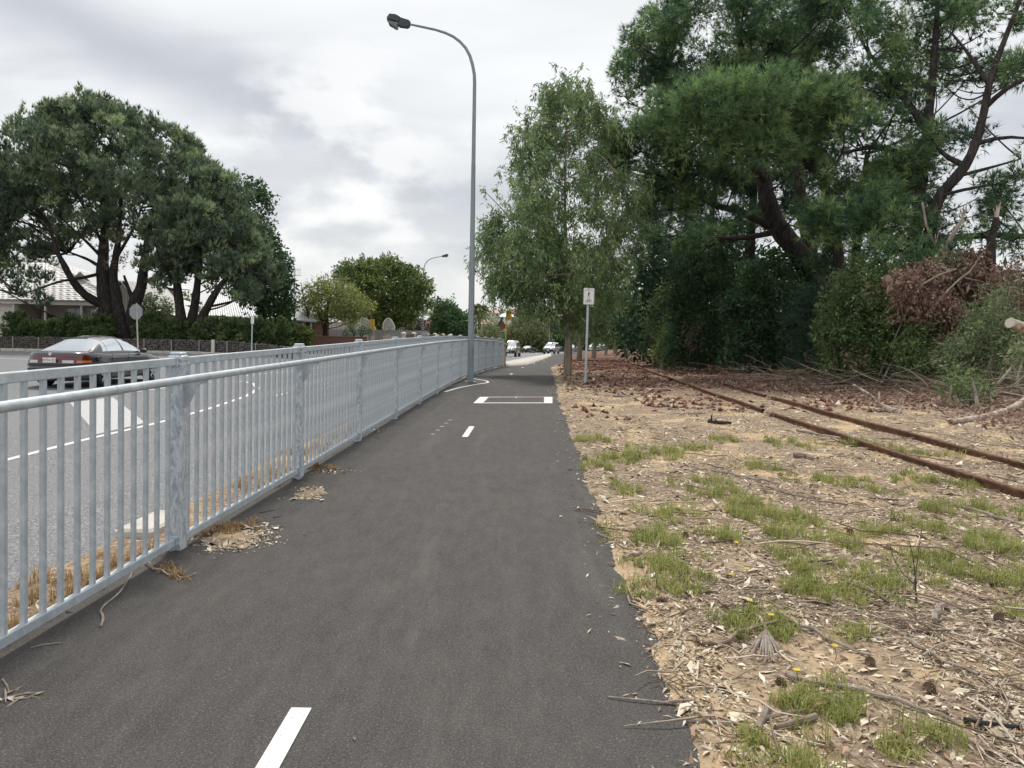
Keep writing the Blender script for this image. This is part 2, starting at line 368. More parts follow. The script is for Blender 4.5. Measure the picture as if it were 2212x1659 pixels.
    leafmat('grass_dry', [(0.0, (0.20, 0.115, 0.05)), (0.5, (0.40, 0.26, 0.12)), (1.0, (0.60, 0.44, 0.25))], 0.3)
    leafmat('litter_chips', [(0.0, (0.075, 0.052, 0.038)), (0.3, (0.28, 0.21, 0.14)), (0.6, (0.56, 0.46, 0.33)), (1.0, (0.82, 0.75, 0.60))], 0.0, 0.9)
    leafmat('litter_twigs', [(0.0, (0.10, 0.075, 0.058)), (0.5, (0.34, 0.265, 0.20)), (1.0, (0.66, 0.575, 0.47))], 0.0, 0.9)
    leafmat('litter_red', [(0.0, (0.045, 0.02, 0.016)), (0.5, (0.15, 0.062, 0.042)), (1.0, (0.27, 0.14, 0.10))], 0.0, 0.95)
    leafmat('litter_leaf', [(0.0, (0.22, 0.12, 0.075)), (0.5, (0.44, 0.30, 0.21)), (1.0, (0.66, 0.55, 0.44))], 0.1, 0.6)
    leafmat('flower_yellow', [(0.0, (0.75, 0.58, 0.02)), (1.0, (0.85, 0.72, 0.03))], 0.2)
    # made things
    plain('concrete', (0.52, 0.49, 0.44), 0.85, vary=0.16, scale=5, bmp=0.2)
    plain('white_board', (0.70, 0.695, 0.67), 0.6, vary=0.05, scale=3)
    plain('cream_wall', (0.60, 0.55, 0.46), 0.75, vary=0.06, scale=2)
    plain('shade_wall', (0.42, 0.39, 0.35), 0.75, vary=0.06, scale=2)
    plain('white_wall', (0.74, 0.71, 0.66), 0.75, vary=0.05, scale=2)
    plain('roof_tile', (0.72, 0.71, 0.685), 0.65, vary=0.14, scale=3, bmp=0.2)
    plain('roof_iron', (0.60, 0.62, 0.63), 0.5, 0.15, vary=0.10, scale=1.5)
    plain('brick_red', (0.30, 0.12, 0.075), 0.85, vary=0.25, scale=8, bmp=0.3)
    plain('mortar', (0.40, 0.35, 0.30), 0.9)
    plain('brick_brown', (0.16, 0.085, 0.065), 0.85, vary=0.2, scale=5, bmp=0.3)
    plain('roof_red', (0.36, 0.15, 0.11), 0.8, vary=0.15, scale=2)
    plain('roof_pink', (0.55, 0.33, 0.27), 0.8, vary=0.12, scale=2)
    plain('roof_brown', (0.24, 0.17, 0.14), 0.8, vary=0.15, scale=2)
    plain('roof_green', (0.45, 0.54, 0.50), 0.7, vary=0.08, scale=2)
    plain('dark_frame', (0.05, 0.05, 0.055), 0.5)
    plain('timber_brown', (0.16, 0.10, 0.065), 0.8, vary=0.2, scale=6, stretch=(6, 1, 1))
    plain('stone', (0.15, 0.135, 0.125), 0.9, vary=0.4, scale=3, bmp=0.5)
    plain('sign_white', (0.82, 0.82, 0.82), 0.45, vary=0.03)
    plain('sign_black', (0.012, 0.012, 0.014), 0.5)
    plain('sign_back', (0.36, 0.38, 0.39), 0.5, 0.3, vary=0.08)
    plain('paint_yellow', (0.66, 0.40, 0.035), 0.5, vary=0.08)
    plain('paint_green', (0.02, 0.20, 0.10), 0.5, vary=0.10)
    plain('rubber', (0.018, 0.018, 0.019), 0.85)
    plain('plastic_black', (0.022, 0.022, 0.025), 0.5)
    plain('alloy', (0.55, 0.56, 0.58), 0.3, 0.8, vary=0.05)
    plain('chrome', (0.75, 0.76, 0.78), 0.15, 0.95, vary=0.02)
    plain('car_grey', (0.058, 0.055, 0.062), 0.32, 0.5, vary=0.03, coat=0.8)
    plain('car_silver', (0.46, 0.46, 0.45), 0.32, 0.55, vary=0.03, coat=0.7)
    plain('car_champagne', (0.44, 0.415, 0.37), 0.32, 0.5, vary=0.03, coat=0.7)
    plain('car_black', (0.02, 0.021, 0.024), 0.25, 0.3, vary=0.05, coat=0.8)
    plain('car_white', (0.72, 0.72, 0.72), 0.3, 0.0, vary=0.02, coat=0.7)
    plain('car_blue', (0.12, 0.20, 0.30), 0.3, 0.3, vary=0.03, coat=0.7)
    plain('lamp_red', (0.10, 0.008, 0.012), 0.15, coat=1.0, vary=0.1, scale=20)
    plain('lamp_amber', (0.55, 0.17, 0.03), 0.15, coat=1.0)
    plain('lamp_clear', (0.55, 0.53, 0.53), 0.12, 0.2, coat=1.0)
    plain('seat_cloth', (0.05, 0.05, 0.055), 0.9)
    plain('skin', (0.50, 0.31, 0.23), 0.6, vary=0.05)
    plain('cloth_dark', (0.05, 0.055, 0.075), 0.9)
    plain('hair', (0.05, 0.035, 0.025), 0.8)
    plain('grate_steel', (0.19, 0.155, 0.14), 0.7, 0.3, vary=0.25, scale=30)
    plain('pit_dark', (0.03, 0.028, 0.027), 0.95)
    plain('cone_wood', (0.17, 0.115, 0.08), 0.9, vary=0.4, scale=40)
    plain('luminaire', (0.05, 0.058, 0.066), 0.45, 0.2, vary=0.1)
    plain('hill_green', (0.10, 0.115, 0.06), 0.95, vary=0.35, scale=0.05)
    m, nt, b = _nt('glass')          # tinted window glass, seen from outside mostly as a mirror of the sky
    b.inputs['Base Color'].default_value = (0.02, 0.024, 0.028, 1); b.inputs['Roughness'].default_value = 0.04; b.inputs['Specular IOR Level'].default_value = 0.9; b.inputs['IOR'].default_value = 1.6
    m, nt, b = _nt('car_glass')
    b.inputs['Base Color'].default_value = (0.75, 0.80, 0.82, 1); b.inputs['Roughness'].default_value = 0.02; b.inputs['Transmission Weight'].default_value = 0.0
    out = nt.nodes['Material Output']; tr = nt.nodes.new('ShaderNodeBsdfTransparent'); tr.inputs[0].default_value = (0.17, 0.19, 0.20, 1)
    gl = nt.nodes.new('ShaderNodeBsdfGlossy'); gl.inputs['Roughness'].default_value = 0.02; gl.inputs[0].default_value = (0.75, 0.78, 0.80, 1)
    fr = nt.nodes.new('ShaderNodeFresnel'); fr.inputs[0].default_value = 1.55
    mx = nt.nodes.new('ShaderNodeMixShader'); nt.links.new(fr.outputs[0], mx.inputs[0]); nt.links.new(tr.outputs[0], mx.inputs[1]); nt.links.new(gl.outputs[0], mx.inputs[2]); nt.links.new(mx.outputs[0], out.inputs[0])
    m, nt, b = _nt('lamp_lens'); b.inputs['Base Color'].default_value = (0.10, 0.11, 0.12, 1); b.inputs['Roughness'].default_value = 0.1; b.inputs['Coat Weight'].default_value = 1
make_mats()
M = MATS
RNG = np.random.default_rng(7)

# ------------------------------------------------------------------ terrain
def sstep(a, b, x):
    t = np.clip((x - a) / (b - a), 0, 1); return t * t * (3 - 2 * t)
def drop(y):
    t = (np.asarray(y, float) - 21) / 4
    d = 0.112 * np.logaddexp(0, t)
    return np.where(d < 4.0, d, 4.0 + 0.9 * np.tanh((d - 4.0) / 0.9))
_EY = np.array([-6, 2.77, 3.09, 3.7, 4.4, 5.45, 6.2, 7.45, 8.67, 10.8, 13.6, 16.1, 22.4, 30, 37.1, 44, 51.1, 65, 90, 160.])
_EX = np.array([.64, .65, .67, .68, .65, .66, .66, .71, .77, .84, .91, .92, 1.24, 1.52, 1.83, 2.5, 3.4, 4.7, 7.0, 16.])
def path_right(y): return np.interp(y, _EY, _EX)
_FY = np.array([-6, .1, 2.72, 5.27, 7.92, 10.5, 17.7, 24.4, 30, 34, 38.1])
_FX = np.array([-2.85, -2.53, -2.40, -2.28, -2.15, -2.05, -1.76, -1.5, -1.12, -.78, -.36])
def fence_x(y): return np.interp(y, _FY, _FX)
_RY = np.array([-30, 4.4, 7.5, 12, 18, 24, 30, 37, 43.2, 48.5, 60, 89.6, 120, 170, 260])
_RX = np.array([-3.1, -2.95, -2.84, -2.7, -2.5, -2.2, -1.75, -1.0, -.3, .17, 1.35, 4.4, 8.5, 17, 34])
def road_right(y): return np.interp(y, _RY, _RX)
def road_left(y): return np.interp(y, [46, 60, 85, 120, 152, 170, 260], [-15.5, -12, -7, -2, 2.2, 5.5, 22])
def path_left(y): return np.where(np.asarray(y) < 38, fence_x(y) - 0.10, np.interp(y, [38, 42, 57.5, 80, 90, 160], [-.34, .85, 2.26, 4.0, 4.6, 12.5]))
def Z(x, y):
    x = np.asarray(x, float); y = np.asarray(y, float)
    w = sstep(-20, -8, x - np.maximum(0, (y - 60) * 0.08)); k = .25 + .75 * w
    t = road_right(y) - x
    cross = -0.09 * sstep(0.0, 0.35, t) - 0.20 * np.clip(t / 9, 0, 1)
    bank = 0.035 * np.maximum(0, x - 7.0) * sstep(5, 12, y)
    return -drop(y) * k + cross + np.minimum(bank, 0.9)
def wob(x, y, s=1.0, seed=0):
    r = np.random.default_rng(seed); o = 0
    for i in range(7):
        a = r.uniform(0, 6.28); f = s * r.uniform(0.6, 3.2); p = r.uniform(0, 6.28)
        o = o + np.sin((x * math.cos(a) + y * math.sin(a)) * f + p) / 7
    return o
def ground_z(x, y):
    """surface of the bare earth (the sealed path and road lie in shallow troughs of it)"""
    e1 = x - path_right(y) + 0.05 * wob(x, y, 5, 3) + 0.03 * wob(x, y, 14, 4)
    right = sstep(-0.10, 0.12, e1)
    e2 = (fence_x(np.minimum(y, 38)) - 0.07 - x) + 0.05 * wob(x, y, 6, 5); e3 = x - road_right(y) + 0.06 * wob(x, y, 5, 6)
    strip = np.minimum(sstep(-0.08, 0.08, e2), sstep(-0.08, 0.10, e3)) * (y < 38.2)
    off = np.where(y < 46, y * 0 - 1, road_left(y) - x)
    far = np.where(y > 46.1, sstep(0, 0.4, off), 0) 
    far = np.maximum(far, sstep(46.0, 46.25, y) * (x < road_left(y)))
    m = np.maximum(np.maximum(right, strip), far)
    rel = 0.020 * wob(x, y, 2.2, 1) + 0.012 * wob(x, y, 7, 2) + 0.007 * wob(x, y, 19, 8)
    return Z(x, y) - 0.05 + m * (0.062 + rel * np.where(right > 0.5, 1.0, 0.5))
def build_ground():
    def axis(segs):
        o = []
        for a, b, st in segs: o.append(np.arange(a, b, st))
        return np.concatenate(o + [np.array([segs[-1][1]])])
    xs = axis([(-900, -100, 80), (-100, -40, 6), (-40, -6, 1.0), (-6, -3.4, .4), (-3.4, -1.6, .08), (-1.6, .4, .4), (.4, 1.1, .05), (1.1, 7, .09), (7, 14, .3), (14, 40, 1.5), (40, 100, 8), (100, 900, 80)])
    ys = axis([(-40, 0, 4), (0, 2, .3), (2, 9, .08), (9, 20, .16), (20, 50, .5), (50, 120, 2), (120, 300, 8), (300, 1500, 60)])
    X, Y = np.meshgrid(xs, ys, indexing='ij'); V = np.stack([X, Y, ground_z(X, Y)], -1).reshape(-1, 3)
    nx, ny = X.shape; idx = np.arange(nx * ny).reshape(nx, ny)
    Fc = np.stack([idx[:-1, :-1], idx[1:, :-1], idx[1:, 1:], idx[:-1, 1:]], -1).reshape(-1, 4)
    props(link('ground', np_mesh('ground', V, Fc, M['dirt'], smooth=True)), 'bare sandy ground strewn with bark and needle litter beside the path', None, None, 'structure')
build_ground()
def sheet(name, x0f, x1f, ys, n, dz, mat, parent=None):
    V = []; t = np.linspace(0, 1, n)
    for y in ys:
        a, b = float(x0f(y)), float(x1f(y)); x = a + (b - a) * t
        V.append(np.stack([x, np.full(n, y), Z(x, y) + dz], -1))
    V = np.concatenate(V); idx = np.arange(len(V)).reshape(len(ys), n)
    Fc = np.stack([idx[:-1, :-1], idx[:-1, 1:], idx[1:, 1:], idx[1:, :-1]], -1).reshape(-1, 4)
    return V, Fc
YS = np.concatenate([np.arange(-8, 60, .5), np.arange(60, 165, 3)])
V, Fc = sheet('footpath', lambda y: path_left(y) if y > 38 else fence_x(y) - .22, lambda y: path_right(y) + .2, YS, 14, 0.0, None)
PATH = props(link('footpath', np_mesh('footpath', V, Fc, M['path_asphalt'], smooth=True)), 'dark asphalt shared path running beside the fence', None, None, 'structure')
Va, Fa = sheet('road', lambda y: -60, lambda y: road_right(y) + (.22 if y < 38 else -.001), np.arange(-20, 46.01, .5), 60, 0.0, None)
Vb, Fb = sheet('road', lambda y: road_left(y) if y > 46 else -15.5, lambda y: road_right(y) - .001, np.arange(46, 250, 2.), 30, 0.0, None)
ROAD = props(link('road', np_mesh('road', np.concatenate([Va, Vb]), np.concatenate([Fa, Fb + len(Va)]), M['road_asphalt'], smooth=True)), 'grey chip sealed road beyond the railing', None, None, 'structure')
# ------------------------------------------------------------------ painted markings and kerbs
def resample(pts, st):
    pts = np.array(pts, float); d = np.r_[0, np.cumsum(np.linalg.norm(np.diff(pts, axis=0), axis=1))]
    s = np.linspace(0, d[-1], max(2, int(d[-1] / st) + 1)); return np.stack([np.interp(s, d, pts[:, i]) for i in range(pts.shape[1])], -1)
def smooth_line(pts, st=0.3, it=3):
    p = resample(pts, st)
    for _ in range(it):
        q = p.copy(); q[1:-1] = (p[:-2] + 2 * p[1:-1] + p[2:]) / 4; p = q
    return p
def paint(pts, w, mat, parent, dz=0.005, name='painted_line', st=0.3, it=2):
    p = smooth_line(pts, st, it); t = np.gradient(p, axis=0); t /= np.linalg.norm(t, axis=1)[:, None]
    n = np.stack([t[:, 1], -t[:, 0]], -1); a = p - n * w / 2; b = p + n * w / 2
    V = np.concatenate([np.c_[a, Z(a[:, 0], a[:, 1]) + dz], np.c_[b, Z(b[:, 0], b[:, 1]) + dz]])
    k = len(p); i = np.arange(k - 1); Fc = np.stack([i, i + k, i + k + 1, i + 1], -1)
    return link(name, np_mesh(name, V, Fc, mat), parent)
RP = M['road_paint']
paint([(-6.3, -4), (-6.22, 9.3), (-6.2, 11.2), (-6.08, 12.3), (-6.02, 13.5), (-6.08, 15.6), (-6.35, 18.4), (-6.9, 20.9), (-7.8, 23.3), (-8.7, 24.9), (-9.3, 25.0), (-9.7, 24.0), (-9.75, 21.5), (-9.85, 19.4), (-9.92, 18), (-9.95, 14.9), (-10, -4)], 0.12, RP, ROAD, it=3)
def quad(pts, mat, parent, dz, name):
    a, b, c, d = [np.array(p, float) for p in pts]; V = []
    for i in range(9):
        for j in range(9):
            p = (a * (1 - i / 8) + b * i / 8) * (1 - j / 8) + (d * (1 - i / 8) + c * i / 8) * j / 8
            V.append((p[0], p[1], float(Z(p[0], p[1])) + dz))
    idx = np.arange(81).reshape(9, 9); Fc = np.stack([idx[:-1, :-1], idx[1:, :-1], idx[1:, 1:], idx[:-1, 1:]], -1).reshape(-1, 4)
    return link(name, np_mesh(name, V, Fc, mat), parent)
quad([(-6.32, 11.7), (-6.24, 13.1), (-9.5, 18.3), (-9.72, 16.9)], M['worn_paint'], ROAD, 0.006, 'painted_bar')
for y0 in (18.5, 22.65, 26.8, 31, 35.2): paint([(-5.7 + (y0 - 18) * .02, y0), (-5.66 + (y0 - 18) * .02, y0 + 0.9)], 0.11, RP, ROAD, name='painted_dash')
paint([(-10.0, 28.5), (-9.85, 39), (-9.5, 48), (-8, 62), (-3.5, 85), (3, 120), (7, 152)], 0.12, RP, ROAD)
paint([(-40, 37.2), (-30, 37.0), (-24, 36.5), (-20.5, 35.5)], 0.14, RP, ROAD)
# dashes on the path
for y0, y1 in ((2.3, 3.14), (10.87, 12.03), (27.7, 28.6), (36, 36.8), (44.5, 45.5), (53, 54)):
    c = lambda y: np.interp(y, [0, 3, 11, 12, 28, 40, 54], [-.87, -.85, -.645, -.61, -.02, .75, 2.3])
    paint([(c(y0), y0), (c(y1), y1)], 0.085, RP, PATH, name='painted_dash', st=0.1, it=0)
paint([(-1.6, 18.47), (-1.33, 20.02), (-0.94, 21.42), (-0.72, 22.0), (-0.66, 22.48), (-0.77, 23.2), (-1.15, 24.1), (-1.45, 25.3)], 0.075, RP, PATH, st=0.15, it=3)
for i in range(5):   # row of faint old paint spots
    paint([(-1.16 + .03 * i, 11.1 + .42 * i), (-1.10 + .03 * i, 11.13 + .42 * i)], 0.05, M['sign_back'], PATH, dz=0.004, name='paint_spot', st=.02, it=0)
# wide concrete kerb ramp beyond the fence
def kerb_mesh(front, back, h):
    f = smooth_line(front, .8, 2); b = smooth_line(back, .8, 2); n = min(len(f), len(b))
    f = resample(f, .8); s = np.linspace(0, 1, 40)
    fi = np.stack([np.interp(s, np.linspace(0, 1, len(f)), f[:, k]) for k in range(2)], -1); bi = np.stack([np.interp(s, np.linspace(0, 1, len(b)), b[:, k]) for k in range(2)], -1)
    V = []
    for p, q in zip(fi, bi):
        z1 = float(Z(p[0], p[1])) + .012; z2 = float(Z(*q)) + h
        V += [(p[0], p[1], z1), (q[0], q[1], max(z1 - .02, z2)), (q[0], q[1], z2 - .3), (p[0], p[1], z1 - .2)]
    Fc = []
    for i in range(39):
        for k in range(4): Fc.append((i * 4 + k, i * 4 + (k + 1) % 4, i * 4 + 4 + (k + 1) % 4, i * 4 + 4 + k))
    return np_mesh('kerb', V, Fc, M['concrete'])
props(link('kerb', kerb_mesh([(-.33, 38.3), (.85, 42.2), (2.26, 57.5), (4.04, 80.2), (4.3, 83)], [(-.33, 43.4), (.15, 48.5), (1.32, 60), (4.3, 88.6), (4.6, 91)], .02)), 'pale concrete kerb ramp between far path and road', None, None, 'structure')
mb = MB(); kx = np.linspace(-60, -15.6, 60)
for a, b in zip(kx[:-1], kx[1:]): mb.box(((a + b) / 2, 46.15, float(Z((a + b) / 2, 46.15)) + .03), (b - a - .02, .3, .24), bev=.03)
props(mb.build('kerb', M['concrete']), 'pale concrete kerb across the side street', None, None, 'structure')
mb = MB()
for y in np.arange(46.6, 160, 2.0):
    x = float(road_left(y)); x2 = float(road_left(y + 2)); mb.box(((x + x2) / 2 - .1, y + 1, float(Z(x, y + 1)) + .03), (.25, 2.04, .26), rz=-math.atan2(x2 - x, 2), bev=.03)
props(mb.build('kerb', M['concrete']), 'pale concrete kerb along the far left of the road', None, None, 'structure')
k = MB(); k.box((-2.72, 5.85, float(Z(-2.72, 5.85)) - .01), (.28, .6, .16), rz=rad(-3), bev=.02)
props(k.build('kerb_block', M['concrete']), 'broken white concrete kerb block lying behind the nearest post', 'kerb block')

# ------------------------------------------------------------------ railing
def build_fence():
    dense = np.stack([fence_x(np.arange(2.72, 38.2, .02)), np.arange(2.72, 38.2, .02)], -1)
    s = np.r_[0, np.cumsum(np.linalg.norm(np.diff(dense, axis=0), axis=1))]
    npan = 14; st = s[-1] / npan
    at_s = lambda q: np.array([np.interp(q, s, dense[:, 0]), np.interp(q, s, dense[:, 1])])
    posts = [at_s(i * st) for i in range(npan + 1)]
    gz = lambda p: float(Z(p[0], p[1]))
    F = empty('fence', (posts[0][0], posts[0][1], gz(posts[0])), 'long galvanised picket railing with round handrail between path and road', 'fence')
    G, GS = M['galvanised'], M['galvanised_streaked']
    rail_h = 0.0; TOP = 1.315; BOT = 0.085
    tans = []
    for i, p in enumerate(posts):
        a = posts[max(0, i - 1)]; b = posts[min(npan, i + 1)]; t = (b - a) / np.linalg.norm(b - a); tans.append(t)
        rz = math.atan2(t[1], t[0]); z = gz(p); n = np.array([t[1], -t[0]])
        P = MB().box((p[0], p[1], z + .63), (.092, .092, 1.38), rz=rz, bev=.006).build('post', GS, F)
        c = MB(); c.box((p[0], p[1], z + 1.335), (.108, .108, .05), rz=rz, bev=.012); c.box((p[0], p[1], z + 1.368), (.084, .084, .018), rz=rz, bev=.006)
        c.build('post_cap', G, P)
        if i < 9:
            for zz in (TOP, BOT + .005):
                for sgn in (-1, 1):
                    br = MB()
                    br.box((p[0] + sgn * t[0] * .058, p[1] + sgn * t[1] * .058, z + zz), (.03, .06, .07), rz=rz, bev=.003)
                    for dz in (-.02, .02):
                        q = p + t * sgn * .06 + n * .038
                        br.box((q[0], q[1], z + zz + dz), (.014, .016, .014), rz=rz, bev=.003)
                    br.build('rail_bracket', G, P)
        # gusset carrying the handrail
        off = n * .045
        pts2 = [(0, .02), (.155, .02), (.155, -.005), (.115, -.012), (.085, -.04), (.06, -.10), (.03, -.155), (0, -.185)]
        MB().prism(pts2, (np.array([p[0] + off[0], p[1] + off[1], z + 1.175]), np.array([n[0], n[1], 0]), (0, 0, 1.0)), .007).build('handrail_bracket', G, P)
    pk = MB().box((0, 0, 0), (.027, .027, TOP - BOT - .04), bev=.003).mesh('picket', G)
    for i in range(npan):
        a, b = posts[i], posts[i + 1]; t = (b - a) / np.linalg.norm(b - a); rz = math.atan2(t[1], t[0])
        za, zb = gz(a), gz(b); L = np.linalg.norm(b - a)
        T3 = np.array([t[0], t[1], (zb - za) / L]); T3 /= np.linalg.norm(T3); N3 = np.array([t[1], -t[0], 0]); U3 = np.cross(N3, T3)
        for zz, nm in ((TOP, 'top_rail'), (BOT, 'bottom_rail')):
            mid = np.array([(a[0] + b[0]) / 2, (a[1] + b[1]) / 2, (za + zb) / 2 + zz])
            MB().box(mid, (L - .15, .04, .052), ax=(T3, -N3, U3), bev=.004).build(nm, G, F)
        for kk in range(17):
            f = (kk + 1) / 18; p = a + (b - a) * f; z = za + (zb - za) * f + (TOP + BOT) / 2
            o = link('picket', pk, F); o.location = Vector((p[0], p[1], z)) - F.location; o.rotation_euler = (0, 0, rz)
            if i == 2 and kk in (12, 13):
                o.rotation_euler = (rad(0), rad(1.2 if kk == 12 else -1.6), rz); props(o, 'bent picket')
    hp = []
    for q in np.linspace(.02, s[-1] - .05, 90):
        p = at_s(q); p2 = at_s(min(q + .3, s[-1])); t = (p2 - at_s(max(q - .3, 0))); t /= np.linalg.norm(t); n = np.array([t[1], -t[0]])
        e = max(0, (q - (s[-1] - 5)) / 5); p = p + n * .205
        hp.append((p[0], p[1], gz(p) + 1.215 - .16 * e))
    MB().tube(hp, .0255, 14).build('handrail', G, F, smooth=True)
    for q in (1.4, 3.9, 8.8, 13.9):   # sleeve joints
        p = at_s(q); t = at_s(q + .1) - p; t /= np.linalg.norm(t); n = np.array([t[1], -t[0]]); p = p + n * .205
        MB().tube([(p[0], p[1], gz(p) + 1.215), (p[0] + t[0] * .012, p[1] + t[1] * .012, gz(p) + 1.215)], .0275, 14).build('handrail_joint', G, F, smooth=True)
build_fence()

# ------------------------------------------------------------------ street lamps
def street_lamp(x, y, side, label, detail=True, H=None):
    z = float(Z(x, y)); L = empty('street_lamp', (x, y, z), label, 'street lamp', 'street lamps along the road')
    p = M['pole_steel']; k = 22.4 / 1661
    def w(dx, dz): return (x + dx * side, y, dz)
    MB().tube([(x, y, z - .1), (x, y, z + 3.9)], [.098, .078], 8).build('pole', p, L)
    MB().tube([(x, y, z + 3.88), (x, y, z + 6.3)], [.072, .062], 12).build('pole_upper', p, L, smooth=True)
    if detail:
        MB().box((x + .082, y - .03, z + 1.0), (.03, .08, 1.25), bev=.004).build('conduit_cover', p, L)
        MB().box((x - .0, y - .099, z + .85), (.10, .01, .36), bev=.003).build('access_hatch', p, L)
        MB().box((x, y, z + .012), (.30, .30, .024), bev=.004).build('base_plate', p, L)
    zt = z + 8.65
    arm = [(x, y, z + 6.28), (x, y, zt)]
    for u, v in ((1024, 165), (1020, 145), (1014, 126), (1005, 110), (993, 97), (978, 86), (960, 78), (940, 72), (915, 67), (884, 61)):
        arm.append(w((1025 - u) * k, zt + (185 - v) * k))
    n = len(arm); MB().tube(arm, [.058, .050] + list(np.linspace(.048, .036, n - 2)), 12).build('arm', p, L, smooth=True)
    # cobra-head luminaire: gear housing, canopy, bowl
    e = np.array(arm[-1]); d = np.array([side * 1.0, 0, .19]); d /= np.linalg.norm(d); Y = np.array([0, 1.0, 0]); U = np.cross(d, Y) * (1 if np.cross(d, Y)[2] > 0 else -1)
    def sec(f, hw, h0, h1):
        c = e + d * f; return [c - Y * hw + U * h0, c + Y * hw + U * h0, c + Y * hw * .8 + U * h1, c - Y * hw * .8 + U * h1]
    def loft(secs):
        vs = [p for s_ in secs for p in s_]; fs = []
        for i in range(len(secs) - 1):
            for j in range(4): fs.append((i * 4 + j, i * 4 + (j + 1) % 4, i * 4 + 4 + (j + 1) % 4, i * 4 + 4 + j))
        fs += [(3, 2, 1, 0), tuple(range(len(vs) - 4, len(vs)))]; return MB().add(vs, fs)
    LU = M['luminaire']
    loft([sec(-.02, .07, -.06, .06), sec(.04, .11, -.11, .085), sec(.26, .13, -.12, .10), sec(.30, .13, -.11, .11)]).build('gear_housing', LU, L)
    loft([sec(.303, .14, -.03, .12), sec(.42, .17, -.03, .15), sec(.60, .15, -.02, .14), sec(.66, .10, -.01, .06)]).build('lamp_canopy', LU, L)
    loft([sec(.31, .13, -.17, -.033), sec(.36, .15, -.20, -.033), sec(.58, .13, -.13, -.024), sec(.645, .08, -.06, -.015)]).build('lamp_bowl', M['lamp_lens'], L)
    return L
street_lamp(-1.2, 22.42, -1, 'tall galvanised street lamp standing in the path beside the railing')
street_lamp(-9.3, 80.0, 1, 'distant street lamp behind the green tree, its arm curving to the right', False)
street_lamp(6.2, 128.0, -1, 'far pale street lamp pole beside the oncoming four wheel drive', False)
street_lamp(-6.0, 170.0, 1, 'farthest slim street lamp pole next to the palm', False)

# ------------------------------------------------------------------ shared path sign
def text_mesh(name, s, size, mat, extrude=0.0):
    c = bpy.data.curves.new(name, 'FONT'); c.body = s; c.size = size; c.align_x = 'CENTER'; c.align_y = 'CENTER'; c.resolution_u = 3
    o = bpy.data.objects.new(name, c); me = bpy.data.meshes.new_from_object(o); me.name = name
    bpy.data.objects.remove(o); bpy.data.curves.remove(c); me.materials.clear(); me.materials.append(mat); return me
def stroke(mb, p, q, w0, w1, fr):
    p, q = np.array(p, float), np.array(q, float); d = (q - p) / np.linalg.norm(q - p); n = np.array([-d[1], d[0]])
    mb.prism([p - n * w0 / 2, q - n * w1 / 2, q + n * w1 / 2, p + n * w0 / 2], fr, .002)
def disc(mb, c, r, fr, n=14, r0=None):
    if r0 is None: mb.prism([(c[0] + r * math.cos(i * 2 * math.pi / n), c[1] + r * math.sin(i * 2 * math.pi / n)) for i in range(n)], fr, .002)
    else:
        for i in range(n):
            a, b = i * 2 * math.pi / n, (i + 1) * 2 * math.pi / n
            mb.prism([(c[0] + r0 * math.cos(a), c[1] + r0 * math.sin(a)), (c[0] + r * math.cos(a), c[1] + r * math.sin(a)), (c[0] + r * math.cos(b), c[1] + r * math.sin(b)), (c[0] + r0 * math.cos(b), c[1] + r0 * math.sin(b))], fr, .002)
def rrect(w, h, r, n=5):
    o = []
    for cx, cy, a0 in ((w / 2 - r, -h / 2 + r, -90), (w / 2 - r, h / 2 - r, 0), (-w / 2 + r, h / 2 - r, 90), (-w / 2 + r, -h / 2 + r, 180)):
        for i in range(n): a = rad(a0 + 90 * i / (n - 1)); o.append((cx + r * math.cos(a), cy + r * math.sin(a)))
    return o
